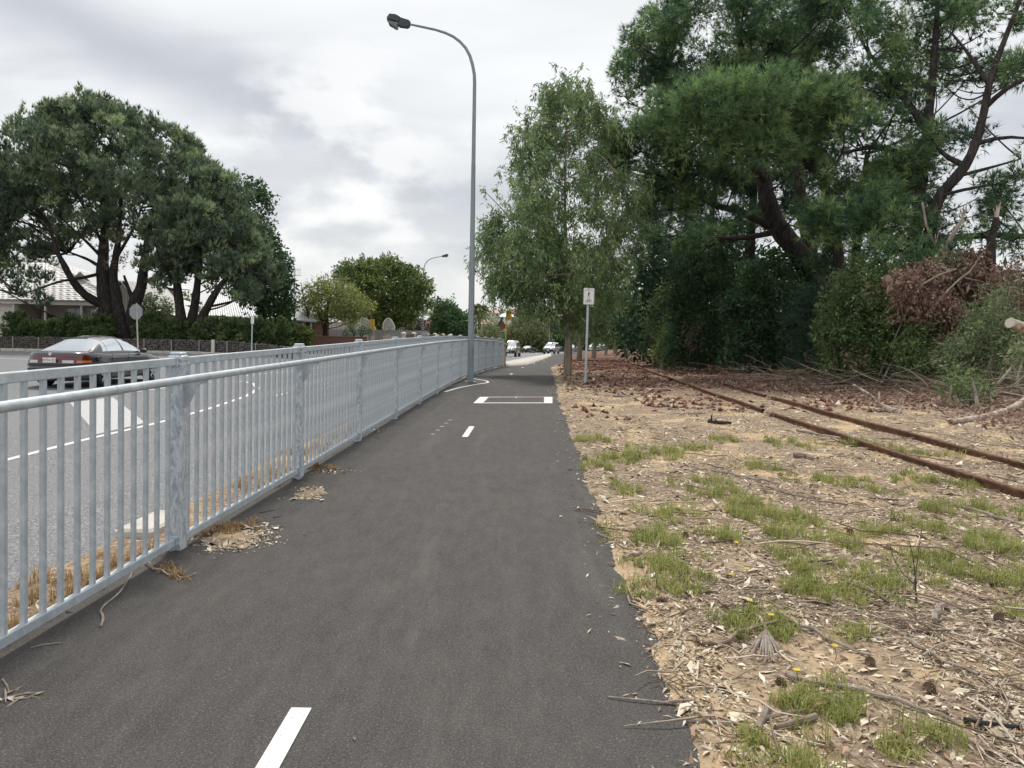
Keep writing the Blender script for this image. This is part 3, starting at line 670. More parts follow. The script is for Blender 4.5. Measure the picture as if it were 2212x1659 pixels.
def path_sign():
    x, y = 2.11, 21.97; z = float(Z(x, y)); lean = rad(1.0)
    S = empty('path_sign', (x, y, z), 'white shared path sign with walker and bicycle on a steel post', 'sign')
    ux = math.sin(lean); top = 2.74
    MB().tube([(x, y, z - .2), (x + ux * top, y, z + top)], .033, 12).build('post', M['galvanised'], S, smooth=True)
    MB().tube([(x + ux * top, y, z + top), (x + ux * top, y, z + top + .015)], .037, 12).build('post_cap', M['galvanised'], S)
    c = np.array([x + ux * 2.5 + .012, y - .055, z + 2.50]); X = np.array([math.cos(lean), 0.06, -math.sin(lean)]); X /= np.linalg.norm(X); Y = np.array([math.sin(lean), 0, math.cos(lean)]); fr = lambda d: (c + np.array([0, -d, 0]), X, Y)
    plate = MB().prism(rrect(.31, .415, .028), fr(0), .004).build('sign_plate', M['sign_white'], S)
    MB().prism(rrect(.31, .46, .028), (c + np.array([.012, .095, .035]), X, Y), .004).build('back_plate', M['sign_white'], S)
    b = MB(); o_ = rrect(.296, .401, .024); i_ = rrect(.286, .391, .020); m = len(o_)
    for k in range(m): b.prism([o_[k], o_[(k + 1) % m], i_[(k + 1) % m], i_[k]], fr(.004), .002)
    b.build('border', M['sign_black'], plate)
    for zz in (.19, -.12): MB().box(c + np.array([0, .05, zz]), (.20, .085, .03), bev=.004).build('clamp', M['galvanised'], S)
    s = .00192; P = lambda px, py: ((px - 437) * s, (283 - py) * s); f = fr(.004)
    w = MB(); disc(w, P(441, 203), .0125, f)
    stroke(w, P(437, 211), P(434, 246), .026, .020, f); stroke(w, P(431, 214), P(423, 232), .009, .008, f); stroke(w, P(423, 232), P(429, 244), .008, .007, f)
    stroke(w, P(443, 214), P(449, 228), .009, .008, f); stroke(w, P(449, 228), P(454, 236), .008, .007, f)
    stroke(w, P(438, 244), P(442, 266), .014, .011, f); stroke(w, P(442, 266), P(442, 285), .011, .009, f); stroke(w, P(431, 244), P(427, 264), .014, .011, f); stroke(w, P(427, 264), P(418, 283), .011, .008, f)
    stroke(w, P(440, 285), P(448, 285), .006, .006, f); w.build('walker_symbol', M['sign_black'], plate)
    k = MB()
    for cx in (404, 466): disc(k, P(cx, 345), 18 * s, f, 20, 15 * s)
    for a, b_ in (((404, 345), (424, 318)), ((424, 318), (455, 318)), ((455, 318), (436, 347)), ((436, 347), (424, 318)), ((404, 345), (436, 347)), ((466, 345), (453, 308)), ((424, 318), (420, 306)), ((414, 305), (427, 305)), ((453, 308), (444, 304)), ((453, 308), (461, 303))):
        stroke(k, P(*a), P(*b_), .0075, .0075, f)
    disc(k, P(436, 347), 5 * s, f, 8); k.build('bicycle_symbol', M['sign_black'], plate)
path_sign()

# ------------------------------------------------------------------ bus stops and small street signs
def bus_stop():
    x, y = -0.33, 37.95; z = float(Z(x, y)); B = empty('bus_stop', (x, y, z), 'yellow bus stop post with numbered flag and green timetable case', 'bus stop')
    MB().tube([(x, y, z - .2), (x + .04, y, z + 2.72)], .034, 10).build('post', M['paint_yellow'], B, smooth=True)
    fl = MB().box((x + .175, y, z + 2.55), (.215, .03, .51), bev=.004).build('flag', M['paint_yellow'], B)
    MB().box((x + .055, y - .022, z + 2.5), (.03, .02, .42)).build('flag_bracket', M['paint_yellow'], B)
    t = link('stop_number', text_mesh('stop_number', '2', .24, M['sign_black']), fl, world=True); t.location = (x + .175, y - .018, z + 2.43); t.rotation_euler = (rad(90), 0, 0)
    c = MB().box((x - .01, y + .09, z + 1.25), (.275, .10, .74), bev=.01).build('timetable_case', M['paint_green'], B)
    MB().box((x - .01, y + .032, z + 1.44), (.28, .012, .012)).build('case_joint', M['dark_frame'], c)
bus_stop()
def bus_stop_far():
    d = 62; p = at(803.5, 735, d); x, y = p[0], d; z = float(Z(x, y)); topz = at(803, 690, d)[2]
    B = empty('bus_stop', (x, y, z), 'yellow bus stop sign across the road before the green tree', 'bus stop')
    MB().tube([(x + .17, y, z - .2), (x + .17, y, topz)], .03, 8).build('post', M['paint_yellow'], B)
    f = MB().box((x, y - .02, topz - .33), (.30, .03, .70), bev=.004).build('flag', M['paint_yellow'], B)
    b = MB()
    for i in range(3): b.box((x - .01, y - .04, topz - .12 - .06 * i), (.14, .006, .02))
    b.build('flag_print', M['timber_brown'], f)
    t = link('stop_number', text_mesh('stop_number', '2', .30, M['sign_black']), f, world=True); t.location = (x, y - .041, topz - .52); t.rotation_euler = (rad(90), 0, 0)
bus_stop_far()
def stop_sign():
    x, y = -19.54, 40.0; z = float(Z(x, y)); S = empty('stop_sign', (x, y, z), 'grey back of an octagonal stop sign on a post beside the sedan', 'sign')
    MB().tube([(x + .1, y, z - .2), (x, y - .02, 2.4)], .04, 8).build('post', M['concrete'], S)
    ang = rad(66); X = np.array([math.cos(ang), math.sin(ang), 0]); r = .42
    MB().prism([(r * math.cos(rad(22.5 + 45 * i)), r * math.sin(rad(22.5 + 45 * i))) for i in range(8)], (np.array([x, y - .06, 1.95]), X, np.array([0, 0, 1.0])), .008).build('sign_plate', M['sign_back'], S)
    MB().box((x, y - .04, 1.95), (.05, .03, .7), rz=ang).build('bracing', M['sign_back'], S)
stop_sign()
def small_sign():
    x, y = -13.52, 40.0; z = float(Z(x, y)); S = empty('small_sign', (x, y, z), 'small blank white sign on a grey post in front of the hedge', 'sign')
    MB().tube([(x - .04, y, z - .2), (x, y, 1.78)], .035, 8).build('post', M['galvanised'], S)
    MB().box((x + .02, y - .045, 1.64), (.17, .01, .42), bev=.003).build('sign_plate', M['sign_white'], S)
small_sign()

# ------------------------------------------------------------------ drain grate
def drain():
    z = lambda x, y: float(Z(x, y)) + .006
    D = empty('drain_grate', (.08, 16.6, float(Z(.08, 16.6))), 'rusty two panel drain grate with white surround set across the path', 'drain grate')
    O = [(-.77, 15.70), (.86, 15.97), (.94, 17.47), (-.70, 17.17)]; I = [(-.57, 15.85), (.69, 16.06), (.74, 17.20), (-.51, 16.92)]
    b = MB(); P = lambda p, dz=0: (p[0], p[1], z(*p) + dz)
    for k in range(4):
        b.add([P(O[k]), P(O[(k + 1) % 4]), P(I[(k + 1) % 4]), P(I[k]), P(O[k], -.02), P(O[(k + 1) % 4], -.02), P(I[(k + 1) % 4], -.02), P(I[k], -.02)], [(0, 1, 2, 3), (4, 5, 1, 0), (3, 2, 6, 7)])
    b.build('surround', M['road_paint'], D)
    MB().add([P(i, -.004) for i in I], [(0, 1, 2, 3)]).build('pit', M['pit_dark'], D)
    I = [np.array(i) for i in I]
    for h in (0, 1):
        g = MB(); f0, f1 = (.01, .485) if h == 0 else (.515, .99)
        q = lambda f, v: (I[0] * (1 - f) + I[1] * f) * (1 - v) + (I[3] * (1 - f) + I[2] * f) * v
        for i in range(31):
            f = f0 + (f1 - f0) * i / 30; a, c = q(f, .01), q(f, .99); g.tube([P(a, .003), P(c, .003)], .0055 if i % 30 else .014, 4, False)
        for i in range(9):
            v = .01 + .98 * i / 8; a, c = q(f0, v), q(f1, v); g.tube([P(a, .004), P(c, .004)], .008 if i % 8 else .014, 4, False)
        g.build('grate_panel', M['grate_steel'], D)
drain()

# ------------------------------------------------------------------ railway track
def track():
    T = empty('railway_track', (4.85, 8, 0), 'rusty narrow gauge railway track half buried in litter', 'railway track')
    c = smooth_line([(5.0, -3), (4.92, 5), (4.89, 7.3), (4.85, 8.6), (4.80, 10), (4.77, 12), (4.76, 14.1), (4.86, 19.5), (5.2, 25.6), (6.3, 38.9), (8.6, 57), (11.2, 70), (15.7, 83), (24, 95), (34, 103)], .5, 8)
    t = np.gradient(c, axis=0); t /= np.linalg.norm(t, axis=1)[:, None]; n = np.stack([t[:, 1], -t[:, 0]], -1)
    prof = [(-.028, .120), (-.025, .124), (.025, .124), (.028, .120), (.028, .094), (.008, .084), (.008, .012), (.055, 0), (.055, -.02), (-.055, -.02), (-.055, 0), (-.008, .012), (-.008, .084), (-.028, .094)]
    for off, cuts in ((0, (14.1, 25.6, 43)), (1.13, (17.4, 29, 43))):
        p = c + n * off; ys = p[:, 1]; b = [-99] + list(cuts) + [999]
        for a0, a1 in zip(b[:-1], b[1:]):
            ii = [i for i in range(len(p)) if a0 - .3 <= ys[i] < a1 + .3]
            if a0 > 0: ii = ii[1:]
            V = []; m = len(prof)
            for i in ii:
                z = float(Z(*p[i])) - .022 + .008 * math.sin(i * .7)
                V += [(p[i][0] + n[i][0] * q[0], p[i][1] + n[i][1] * q[0], z + q[1]) for q in prof]
            Fc = [(i * m + k, i * m + (k + 1) % m, i * m + m + (k + 1) % m, i * m + m + k) for i in range(len(ii) - 1) for k in range(m)]
            link('rail', np_mesh('rail', V, Fc, M['rail_rust']), T, world=True)
        for cy in cuts[:2]:
            i = int(np.argmin(abs(ys - cy))); z = float(Z(*p[i]))
            for sg in (-1, 1): MB().box((p[i][0] + n[i][0] * sg * .022, p[i][1], z + .04), (.022, .5, .06), rz=math.atan2(t[i][1], t[i][0]) - math.pi / 2, bev=.004).build('fishplate', M['rail_rust'], T)
track()
# ------------------------------------------------------------------ vehicles
def interp(x, xs, ys): return np.interp(x, xs, ys)
class Car:
    """body lofted from a plan outline; cabin shell split into panels and glass; +x is forward"""
    def __init__(s, name, label, loc, head, paint, spec, res=1.0, cat='car', group='cars on the road'):
        s.sp = spec; s.res = res; s.a = spec['L'] / 2; s.b = spec['W'] / 2; s.n = spec.get('n', 5.0)
        z = float(Z(loc[0], loc[1])) if len(loc) == 2 else loc[2]
        sx = -math.atan2(float(Z(loc[0] + 2 * math.cos(head), loc[1] + 2 * math.sin(head))) - float(Z(loc[0] - 2 * math.cos(head), loc[1] - 2 * math.sin(head))), 4)
        s.o = empty(name, (loc[0], loc[1], z), label, cat, group); s.o.rotation_euler = (0, sx, head)
        s.p = M[paint]; s.hull(); s.cabin(); s.wheels()
    def put(s, name, V, Fc, mat, parent=None, smooth=True):
        me = np_mesh(name, V, Fc, mat, smooth=smooth)
        o = link(name, me, parent or s.o); return o
    def outline(s, inset, N):
        ph = np.linspace(0, 2 * np.pi, N, endpoint=False); c, k = np.cos(ph), np.sin(ph); e = 2 / s.n
        return np.stack([(s.a - inset) * np.sign(c) * abs(c) ** e, (s.b - inset) * np.sign(k) * abs(k) ** e], -1)
    def ztop(s, x): return interp(x, *s.sp['deck'])
    def inset(s, t): return interp(t, *s.sp['ins'])
    def hull(s):
        N = int(96 * s.res) // 4 * 4; zb = s.sp['zb']; rings = []
        for t in np.linspace(0, 1, max(8, int(16 * s.res))):
            o = s.outline(s.inset(t), N); zt = s.ztop(o[:, 0]); rings.append(np.c_[o, zb + t * (zt - zb)])
        for q in (.97, .9, .75, .5, .25, .02):
            o = s.outline(s.inset(1.0), N) * q; rings.append(np.c_[o, s.ztop(o[:, 0]) + .035 * (1 - q ** 2)])
        k = len(rings); V = np.concatenate(rings); idx = np.arange(k * N).reshape(k, N); nx = np.roll(idx, -1, 1)
        Fc = np.stack([idx[:-1], nx[:-1], nx[1:], idx[1:]], -1).reshape(-1, 4)
        # wheel wells: drop the side faces inside each arch
        cen = V[Fc].mean(1); keep = np.ones(len(Fc), bool)
        for wx in s.sp['axles']:
            keep &= ~((np.hypot(cen[:, 0] - wx, cen[:, 2] - s.sp['wr']) < s.sp['wr'] + .055) & (abs(cen[:, 1]) > s.b * .6))
        s.put('body', V, Fc[keep], s.p)
        m = MB(); m.box((0, 0, zb + .12), (s.sp['L'] * .9, s.sp['W'] * .72, .22)); link('underbody', m.mesh('underbody', M['plastic_black']), s.o)
    def G(s, x, th):
        """cabin surface point; th 0 right sill, pi/2 roof centre, pi left sill"""
        sp = s.sp; zb = interp(x, *sp['belt']); h = np.maximum(interp(x, *sp['roof']) - zb, 0.0); w = interp(x, *sp['cw']); e = 2 / sp.get('cn', 3.6)
        c, k = np.cos(th), np.sin(th); f = abs(k) ** e
        y = -w * np.sign(c) * abs(c) ** e * (1 - sp.get('tumble', .24) * f * h / .5); return np.stack([x + 0 * th, y, zb + h * f], -1)
    def cabin(s):
        sp = s.sp; nx = int(120 * s.res); nt = int(72 * s.res); xs = np.linspace(sp['cab'][0], sp['cab'][1], nx); th = np.linspace(0, np.pi, nt)
        X, T = np.meshgrid(xs, th, indexing='ij'); V = s.G(X, T).reshape(-1, 3); idx = np.arange(nx * nt).reshape(nx, nt)
        Fc = np.stack([idx[:-1, :-1], idx[:-1, 1:], idx[1:, 1:], idx[1:, :-1]], -1).reshape(-1, 4); cen = V[Fc].mean(1)
        f = np.sin((th[:-1] + th[1:]) / 2) ** (2 / sp.get('cn', 3.6)); f = np.tile(f, nx - 1); cx = cen[:, 0]; right = cen[:, 1] < 0
        kind = np.zeros(len(Fc), int)
        side = (f > .10) & (f < sp.get('wtop', .80))
        names = ['cabin_shell']
        for i, (x0, x1, s0, s1) in enumerate(sp['win']):     # slanted ends: x limits shift with height
            lo = x0 + s0 * f; hi = x1 + s1 * f; inn = side & (cx > lo) & (cx < hi)
            for r in (0, 1): kind[inn & (right == bool(r))] = len(names) + r
            names += ['side_window', 'side_window']
        zt = cen[:, 2]; hgt = (zt - interp(cx, *sp['belt']))
        top = abs(cen[:, 1]) < sp['gy'] * (1 - .12 * hgt / .5)
        (r0, r1), (w0, w1) = sp['rear'], sp['screen']
        kind[top & (cx > r0) & (cx < r1) & (hgt > .01) & (f > .5)] = len(names); names.append('rear_window')
        kind[top & (cx > w0) & (cx < w1) & (hgt > .01) & (f > .5)] = len(names); names.append('windscreen')
        for i, nm in enumerate(names):
            fc = Fc[kind == i]
            if not len(fc): continue
            u, inv = np.unique(fc, return_inverse=True); s.put(nm, V[u], inv.reshape(fc.shape), s.p if i == 0 else M['car_glass'])
    def wheels(s):
        r = s.sp['wr']
        for wx in s.sp['axles']:
            for sg in (-1, 1):
                y = sg * (s.b - .10); n = 28; mb = MB()
                pr = [(-.10, r * .66), (-.10, r * .94), (-.07, r), (.07, r), (.10, r * .94), (.10, r * .66)]
                vs = [(wx + q[1] * math.cos(2 * math.pi * i / n), y + q[0], r + q[1] * math.sin(2 * math.pi * i / n)) for i in range(n) for q in pr]
                fs = [(i * 6 + k, ((i + 1) % n) * 6 + k, ((i + 1) % n) * 6 + (k + 1) % 6, i * 6 + (k + 1) % 6) for i in range(n) for k in range(6)]
                mb.add(vs, fs); ty = link('wheel', mb.mesh('tyre', M['rubber'], True), s.o)
                rm = MB(); yo = y + sg * .075
                for i in range(5):
                    a = 2 * math.pi * i / 5 + .3; ca, sa = math.cos(a), math.sin(a)
                    rm.box((wx + ca * r * .36, yo, r + sa * r * .36), (r * .62, .03, r * .22), ax=((ca, 0, sa), (0, 1, 0), (-sa, 0, ca)), bev=.008)
                rm.tube([(wx, yo - .02, r), (wx, yo + .02, r)], r * .18, 12)
                k = 24
                for i in range(k):
                    a, b_ = 2 * math.pi * i / k, 2 * math.pi * (i + 1) / k
                    q = lambda an, rr, d: (wx + rr * math.cos(an), yo + d, r + rr * math.sin(an))
                    rm.add([q(a, r * .58, 0), q(b_, r * .58, 0), q(b_, r * .67, 0), q(a, r * .67, 0)], [(0, 1, 2, 3)])
                link('rim', rm.mesh('rim', M['alloy']), ty)
                wl = MB().tube([(wx, y - sg * .12, r), (wx, y - sg * .115, r)], r * .98, 20); link('wheel_well', wl.mesh('wheel_well', M['pit_dark']), ty)
    def patch(s, name, s0, s1, z0, z1, mat, off=.006, end=-1, parent=None, ns=None):
        """panel that follows the bumper outline; s measured along the outline from the middle of the rear (end=-1) or front (end=1), + towards the left side"""
        zb = s.sp['zb']; ns = ns or max(4, int(abs(s1 - s0) / .05)); rows = []
        for z in np.linspace(z0, z1, 4):
            t = np.clip((z - zb) / (s.ztop(end * s.a * .97) - zb), 0, 1); o = s.outline(s.inset(t) - off, 720)
            o = o[np.argsort(np.arctan2(o[:, 1], o[:, 0] * end))]; d = np.r_[0, np.cumsum(np.linalg.norm(np.diff(o, axis=0), axis=1))]
            mid = np.interp(0, np.arctan2(o[:, 1], o[:, 0] * end), d); q = np.linspace(s0, s1, ns) + mid
            rows.append(np.c_[np.interp(q, d, o[:, 0]), np.interp(q, d, o[:, 1]), np.full(ns, z)])
        V = np.concatenate(rows); idx = np.arange(len(V)).reshape(4, ns); Fc = np.stack([idx[:-1, :-1], idx[:-1, 1:], idx[1:, 1:], idx[1:, :-1]], -1).reshape(-1, 4)
        return s.put(name, V, Fc, mat, parent)
    def mirror(s, x, z, mat):
        for sg in (-1, 1):
            m = MB(); y = sg * (s.b * .93 + .05); m.box((x, y, z), (.12, .20, .13), bev=.03); link('door_mirror', m.mesh('door_mirror', mat, True), s.o)
SEDAN = dict(L=4.88, W=1.84, n=5.0, zb=.20, wr=.315, axles=(1.40, -1.33),
    deck=([-2.44, -2.36, -2.2, -1.6, -1.0, .9, 1.2, 1.9, 2.3, 2.44], [.93, .975, 1.0, .985, .945, .925, .90, .80, .71, .62]),
    ins=([0, .1, .3, .46, .5, .62, .85, .95, 1], [.12, .03, .005, 0, .03, .012, .04, .07, .13]),
    belt=([-1.9, -1.55, -1.0, .9, 1.2], [.985, .975, .945, .925, .90]), roof=([-1.9, -1.82, -1.5, -1.1, -.8, -.5, -.2, .15, .4, .75, 1.1, 1.16], [.97, 1.01, 1.17, 1.345, 1.415, 1.445, 1.45, 1.425, 1.36, 1.20, .955, .92]),
    cw=([-1.9, -1.2, 0, 1.16], [.77, .80, .805, .79]), cab=(-1.86, 1.14), cn=3.4, tumble=.25, wtop=.82, gy=.66,
    win=[(-1.28, -1.06, .18, .12), (-1.03, -.20, .11, -.03), (-.12, .93, -.02, -.62)], rear=(-1.80, -.98), screen=(.36, 1.10))
def sedan_main():
    c = Car('sedan', 'dark grey sedan driving away on the road beyond the railing', (-12.5, 23.35), rad(88), 'car_grey', SEDAN, 1.3, 'car', None)
    o = c.o
    band = c.patch('tail_panel', -.80, .80, .685, .91, M['lamp_red'])
    for sg in (-1, 1):
        tl = c.patch('tail_light', sg * .66, sg * 1.17, .685, .91, M['lamp_red'], .012)
        c.patch('indicator', sg * .70, sg * 1.16, .70, .765, M['lamp_amber'], .018, parent=tl)
        c.patch('reversing_light', sg * .34, sg * .63, .70, .775, M['lamp_clear'], .014, parent=band)
        c.patch('bumper_strip', sg * .05, sg * 2.2, .50, .545, M['plastic_black'], .012)
    b = c.patch('bumper', -1.12, 1.12, .545, .665, c.p, .030)
    pl = MB().box((-2.462, 0, .775), (.012, .375, .135), bev=.004); pl = link('number_plate', pl.mesh('number_plate', M['sign_white']), o)
    t = link('plate_text', text_mesh('plate_text', 'WTH\u00b7259', .105, M['sign_black']), pl); t.location = (-2.471, 0, .772); t.rotation_euler = (rad(90), 0, rad(-90))
    bd = MB().tube([(-2.425, .0, .945), (-2.435, .0, .945)], .045, 12); link('badge', bd.mesh('badge', M['chrome']), o)
    MB()  # boot shut line, door shut lines, side moulding
    for sg in (-1, 1):
        for x in (-.98, -.10, .98):
            m = MB(); m.tube([(x + .05, sg * (c.b - .02), .93), (x, sg * (c.b + .002), .70), (x, sg * (c.b + .002), .34)], .006, 4); link('shut_line', m.mesh('shut_line', M['pit_dark']), o)
        m = MB().box((.0, sg * (c.b + .004), .50), (2.0, .018, .06), bev=.006); link('side_moulding', m.mesh('side_moulding', M['plastic_black']), o)
        for x in (-.82, .08):
            m = MB().box((x, sg * (c.b - .004), .80), (.17, .03, .035), bev=.008); link('door_handle', m.mesh('door_handle', M['car_grey']), o)
        fl = MB().tube([(-1.62, sg * (c.b - .03), .80), (-1.62, sg * (c.b + .003), .80)], .07, 14); 
        if sg < 0: link('fuel_flap', fl.mesh('fuel_flap', c.p), o)
    c.mirror(.80, .99, M['plastic_black'])
    m = MB()
    for y in (-.37, .37):
        m = MB(); m.box((-.05, y, .85), (.16, .46, .62), bev=.05); m.box((-.10, y, 1.24), (.10, .24, .16), bev=.04); link('seat', m.mesh('seat', M['seat_cloth']), o)
    m = MB().box((-1.05, 0, .90), (.16, 1.25, .34), bev=.05); link('rear_seat', m.mesh('rear_seat', M['seat_cloth']), o)
    m = MB().box((.78, 0, .86), (.40, 1.35, .22), bev=.06); link('dashboard', m.mesh('dashboard', M['plastic_black']), o)
    w = MB(); ring = [(.44 + .06 * math.sin(a), -.37 + .18 * math.cos(a), .96 + .17 * math.sin(a)) for a in np.linspace(0, 2 * math.pi, 21)]; w.tube(ring, .014, 6, False); w.tube([(.46, -.37, .96), (.66, -.37, .88)], .02, 6); link('steering_wheel', w.mesh('steering_wheel', M['plastic_black']), o)
    return c
CAR = sedan_main()
def driver(parent_car):
    """driver seated at the right, hands on the wheel"""
    W = wmat(parent_car.o); P = lambda x, y, z: W @ Vector((x, y, z))
    pts = {'pel': (-.02, -.37, .55, .16, .11), 'wai': (-.06, -.37, .72, .15, .10), 'che': (-.10, -.37, .95, .19, .11), 'nek': (-.09, -.37, 1.10, .06, .06), 'hb': (-.07, -.37, 1.17, .075, .085), 'ht': (-.07, -.37, 1.29, .072, .085),
           'sr': (-.09, -.56, 1.01, .065, .065), 'er': (.10, -.60, .86, .045, .045), 'wr': (.36, -.52, .96, .032, .032), 'hr': (.42, -.50, 1.00, .038, .03), 'fr': (.47, -.47, 1.03, .022, .02), 'tr': (.44, -.45, .98, .014, .014),
           'sl': (-.09, -.18, 1.01, .065, .065), 'el': (.10, -.14, .86, .045, .045), 'wl': (.36, -.24, .96, .032, .032), 'hl': (.42, -.25, 1.00, .038, .03), 'fl': (.47, -.27, 1.03, .022, .02), 'tl': (.44, -.29, .98, .014, .014),
           'kr': (.38, -.50, .58, .085, .085), 'ar': (.62, -.50, .30, .05, .05), 'kl': (.38, -.24, .58, .085, .085), 'al': (.62, -.24, .30, .05, .05)}
    ed = [('pel', 'wai'), ('wai', 'che'), ('che', 'nek'), ('nek', 'hb'), ('hb', 'ht'), ('che', 'sr'), ('sr', 'er'), ('er', 'wr'), ('wr', 'hr'), ('hr', 'fr'), ('hr', 'tr'), ('che', 'sl'), ('sl', 'el'), ('el', 'wl'), ('wl', 'hl'), ('hl', 'fl'), ('hl', 'tl'), ('pel', 'kr'), ('kr', 'ar'), ('pel', 'kl'), ('kl', 'al')]
    ks = list(pts); me = bpy.data.meshes.new('person'); me.from_pydata([P(*pts[k][:3]) for k in ks], [(ks.index(a), ks.index(b)) for a, b in ed], []); me.materials.append(M['skin'])
    o = props(link('person', me), 'driver in the dark grey sedan, hands on the steering wheel', 'person')
    md = o.modifiers.new('skin', 'SKIN'); md.use_smooth_shade = True
    for i, k in enumerate(ks): me.skin_vertices[0].data[i].radius = pts[k][3:]; me.skin_vertices[0].data[i].use_root = (k == 'pel')
    s = o.modifiers.new('sub', 'SUBSURF'); s.levels = 1; s.render_levels = 1
    # shirt: jacket shell round the trunk and upper arms, hair cap, face features
    ks2 = ['pel', 'wai', 'che', 'sr', 'er', 'sl', 'el']; e2 = [('pel', 'wai'), ('wai', 'che'), ('che', 'sr'), ('sr', 'er'), ('che', 'sl'), ('sl', 'el')]
    m2 = bpy.data.meshes.new('shirt'); m2.from_pydata([P(*pts[k][:3]) for k in ks2], [(ks2.index(a), ks2.index(b)) for a, b in e2], []); m2.materials.append(M['cloth_dark'])
    sh = link('shirt', m2, o); md = sh.modifiers.new('skin', 'SKIN'); md.use_smooth_shade = True
    for i, k in enumerate(ks2): m2.skin_vertices[0].data[i].radius = tuple(r + .018 for r in pts[k][3:]); m2.skin_vertices[0].data[i].use_root = (k == 'pel')
    s = sh.modifiers.new('sub', 'SUBSURF'); s.levels = 1; s.render_levels = 1
    h = MB()
    for i in range(5):
        for j in range(12): pass
    V = [P(-.085 + .098 * math.cos(a) * math.cos(b), -.37 + .088 * math.sin(a) * math.cos(b), 1.25 + .115 * math.sin(b)) for b in np.linspace(-.2, 1.57, 7) for a in np.linspace(0, 2 * math.pi, 14, endpoint=False)]
    Fh = [(i * 14 + k, i * 14 + (k + 1) % 14, i * 14 + 14 + (k + 1) % 14, i * 14 + 14 + k) for i in range(6) for k in range(14)]
    link('hair', np_mesh('hair', V, Fh, M['hair'], smooth=True), o)
driver(CAR)
WAGON = dict(L=4.75, W=1.80, n=6.0, zb=.36, wr=.37, axles=(1.42, -1.33),
    deck=([-2.37, -2.3, -1.5, .5, .95, 1.3, 2.1, 2.3, 2.37], [1.08, 1.12, 1.12, 1.10, 1.10, 1.10, 1.03, .96, .88]),
    ins=([0, .1, .3, .5, .55, .9, 1], [.10, .03, 0, 0, .025, .03, .08]),
    belt=([-2.3, .95, 1.3], [1.10, 1.10, 1.09]), roof=([-2.33, -2.27, -2.1, -1.9, 0, .35, .6, 1.18, 1.25], [1.08, 1.5, 1.76, 1.82, 1.82, 1.79, 1.68, 1.13, 1.08]),
    cw=([-2.4, 0, 1.3], [.80, .82, .82]), cab=(-2.33, 1.24), cn=5.0, tumble=.12, wtop=.86, gy=.70,
    win=[(-2.05, -1.2, .05, .0), (-1.12, -.42, .02, -.02), (-.34, .85, 0, -.42)], rear=(-2.34, -2.12), screen=(.5, 1.2))
def van4wd(label, loc, head, paint, bull, res=.8, spec=WAGON, mirror=True):
    c = Car('four_wheel_drive', label, loc, head, paint, spec, res, 'car', 'cars on the road'); a = c.a
    c.patch('grille', -.36, .36, .80, .97, M['plastic_black'], .008, 1)
    for sg in (-1, 1):
        c.patch('headlight', sg * .45, sg * .84, .80, .95, M['lamp_clear'], .010, 1)
        c.patch('tail_light', sg * .70, sg * .93, .75, 1.02, M['lamp_red'], .008, -1)
    c.patch('bumper', -1.05, 1.05, .46, .70, M['plastic_black'], .06, 1)
    pl = MB().box((a + .068, .0, .62), (.01, .37, .13)); link('number_plate', pl.mesh('number_plate', M['sign_white']), c.o)
    if bull:
        b = MB()
        for sg in (-1, 1): b.tube([(a + .05, sg * .42, .45), (a + .17, sg * .43, .65), (a + .15, sg * .40, 1.05), (a + .02, sg * .34, 1.16)], .035, 8)
        b.tube([(a + .02, .34, 1.16), (a + .02, -.34, 1.16)], .035, 8); b.tube([(a + .165, -.42, .80), (a + .165, .42, .80)], .03, 8); link('bull_bar', b.mesh('bull_bar', M['alloy'], True), c.o)
        r = MB()
        for sg in (-1, 1): r.tube([(-1.8, sg * .62, 1.86), (.1, sg * .62, 1.86)], .02, 6)
        link('roof_rail', r.mesh('roof_rail', M['plastic_black']), c.o)
    if mirror: c.mirror(.78, 1.18, M['plastic_black'])
    for y in (-.38, .38):
        m = MB(); m.box((-.05, y, 1.05), (.16, .46, .6), bev=.05); m.box((-.1, y, 1.42), (.1, .26, .16), bev=.04); link('seat', m.mesh('seat', M['seat_cloth']), c.o)
    return c
van4wd('champagne four wheel drive with bull bar coming round the bend past the bus stop', (-.15, 85.5), rad(-90 - 9), 'car_champagne', True)
v2 = van4wd('silver four wheel drive with black bumper coming down the road', (6.1, 118.5), rad(-90 - 16), 'car_silver', False, .7)
c = Car('sedan', 'black sedan parked facing away on the far left of the road', (3.2, 150.0), rad(90 - 14), 'car_black', SEDAN, .6)
for sg in (-1, 1): c.patch('tail_light', sg * .5, sg * 1.0, .72, .86, M['lamp_red'])
pl = MB().box((-2.46, 0, .775), (.012, .375, .135)); link('number_plate', pl.mesh('number_plate', M['sign_white']), c.o); c.mirror(.8, .99, M['car_black'])
for lab, x, y, hd, pt, back in (('small silver car half hidden behind the nearest gum trunk', 12.2, 156, 76, 'car_silver', True), ('dark car waiting far up the road left of the gum trunk', 10.6, 172, -104, 'car_grey', False),
                          ('white car parked under the gum trees right of the sign post', 15.2, 141, 75, 'car_white', True), ('blue car parked just beyond the white car under the gum trees', 17.6, 150, 75, 'car_blue', True),
                          ('white car just showing behind the silver four wheel drive', 6.2, 178, -104, 'car_white', False), ('pale car farthest up the road between two gum trunks', 17.6, 205, -105, 'car_white', False)):
    c = Car('car', lab, (x, y), rad(hd), pt, SEDAN, .5); e = -1 if back else 1
    for sg in (-1, 1): c.patch('tail_light' if back else 'headlight', sg * .5, sg * .95, .66, .80, M['lamp_red'] if back else M['lamp_clear'], .008, e)
    c.mirror(.8, .99, M[pt])

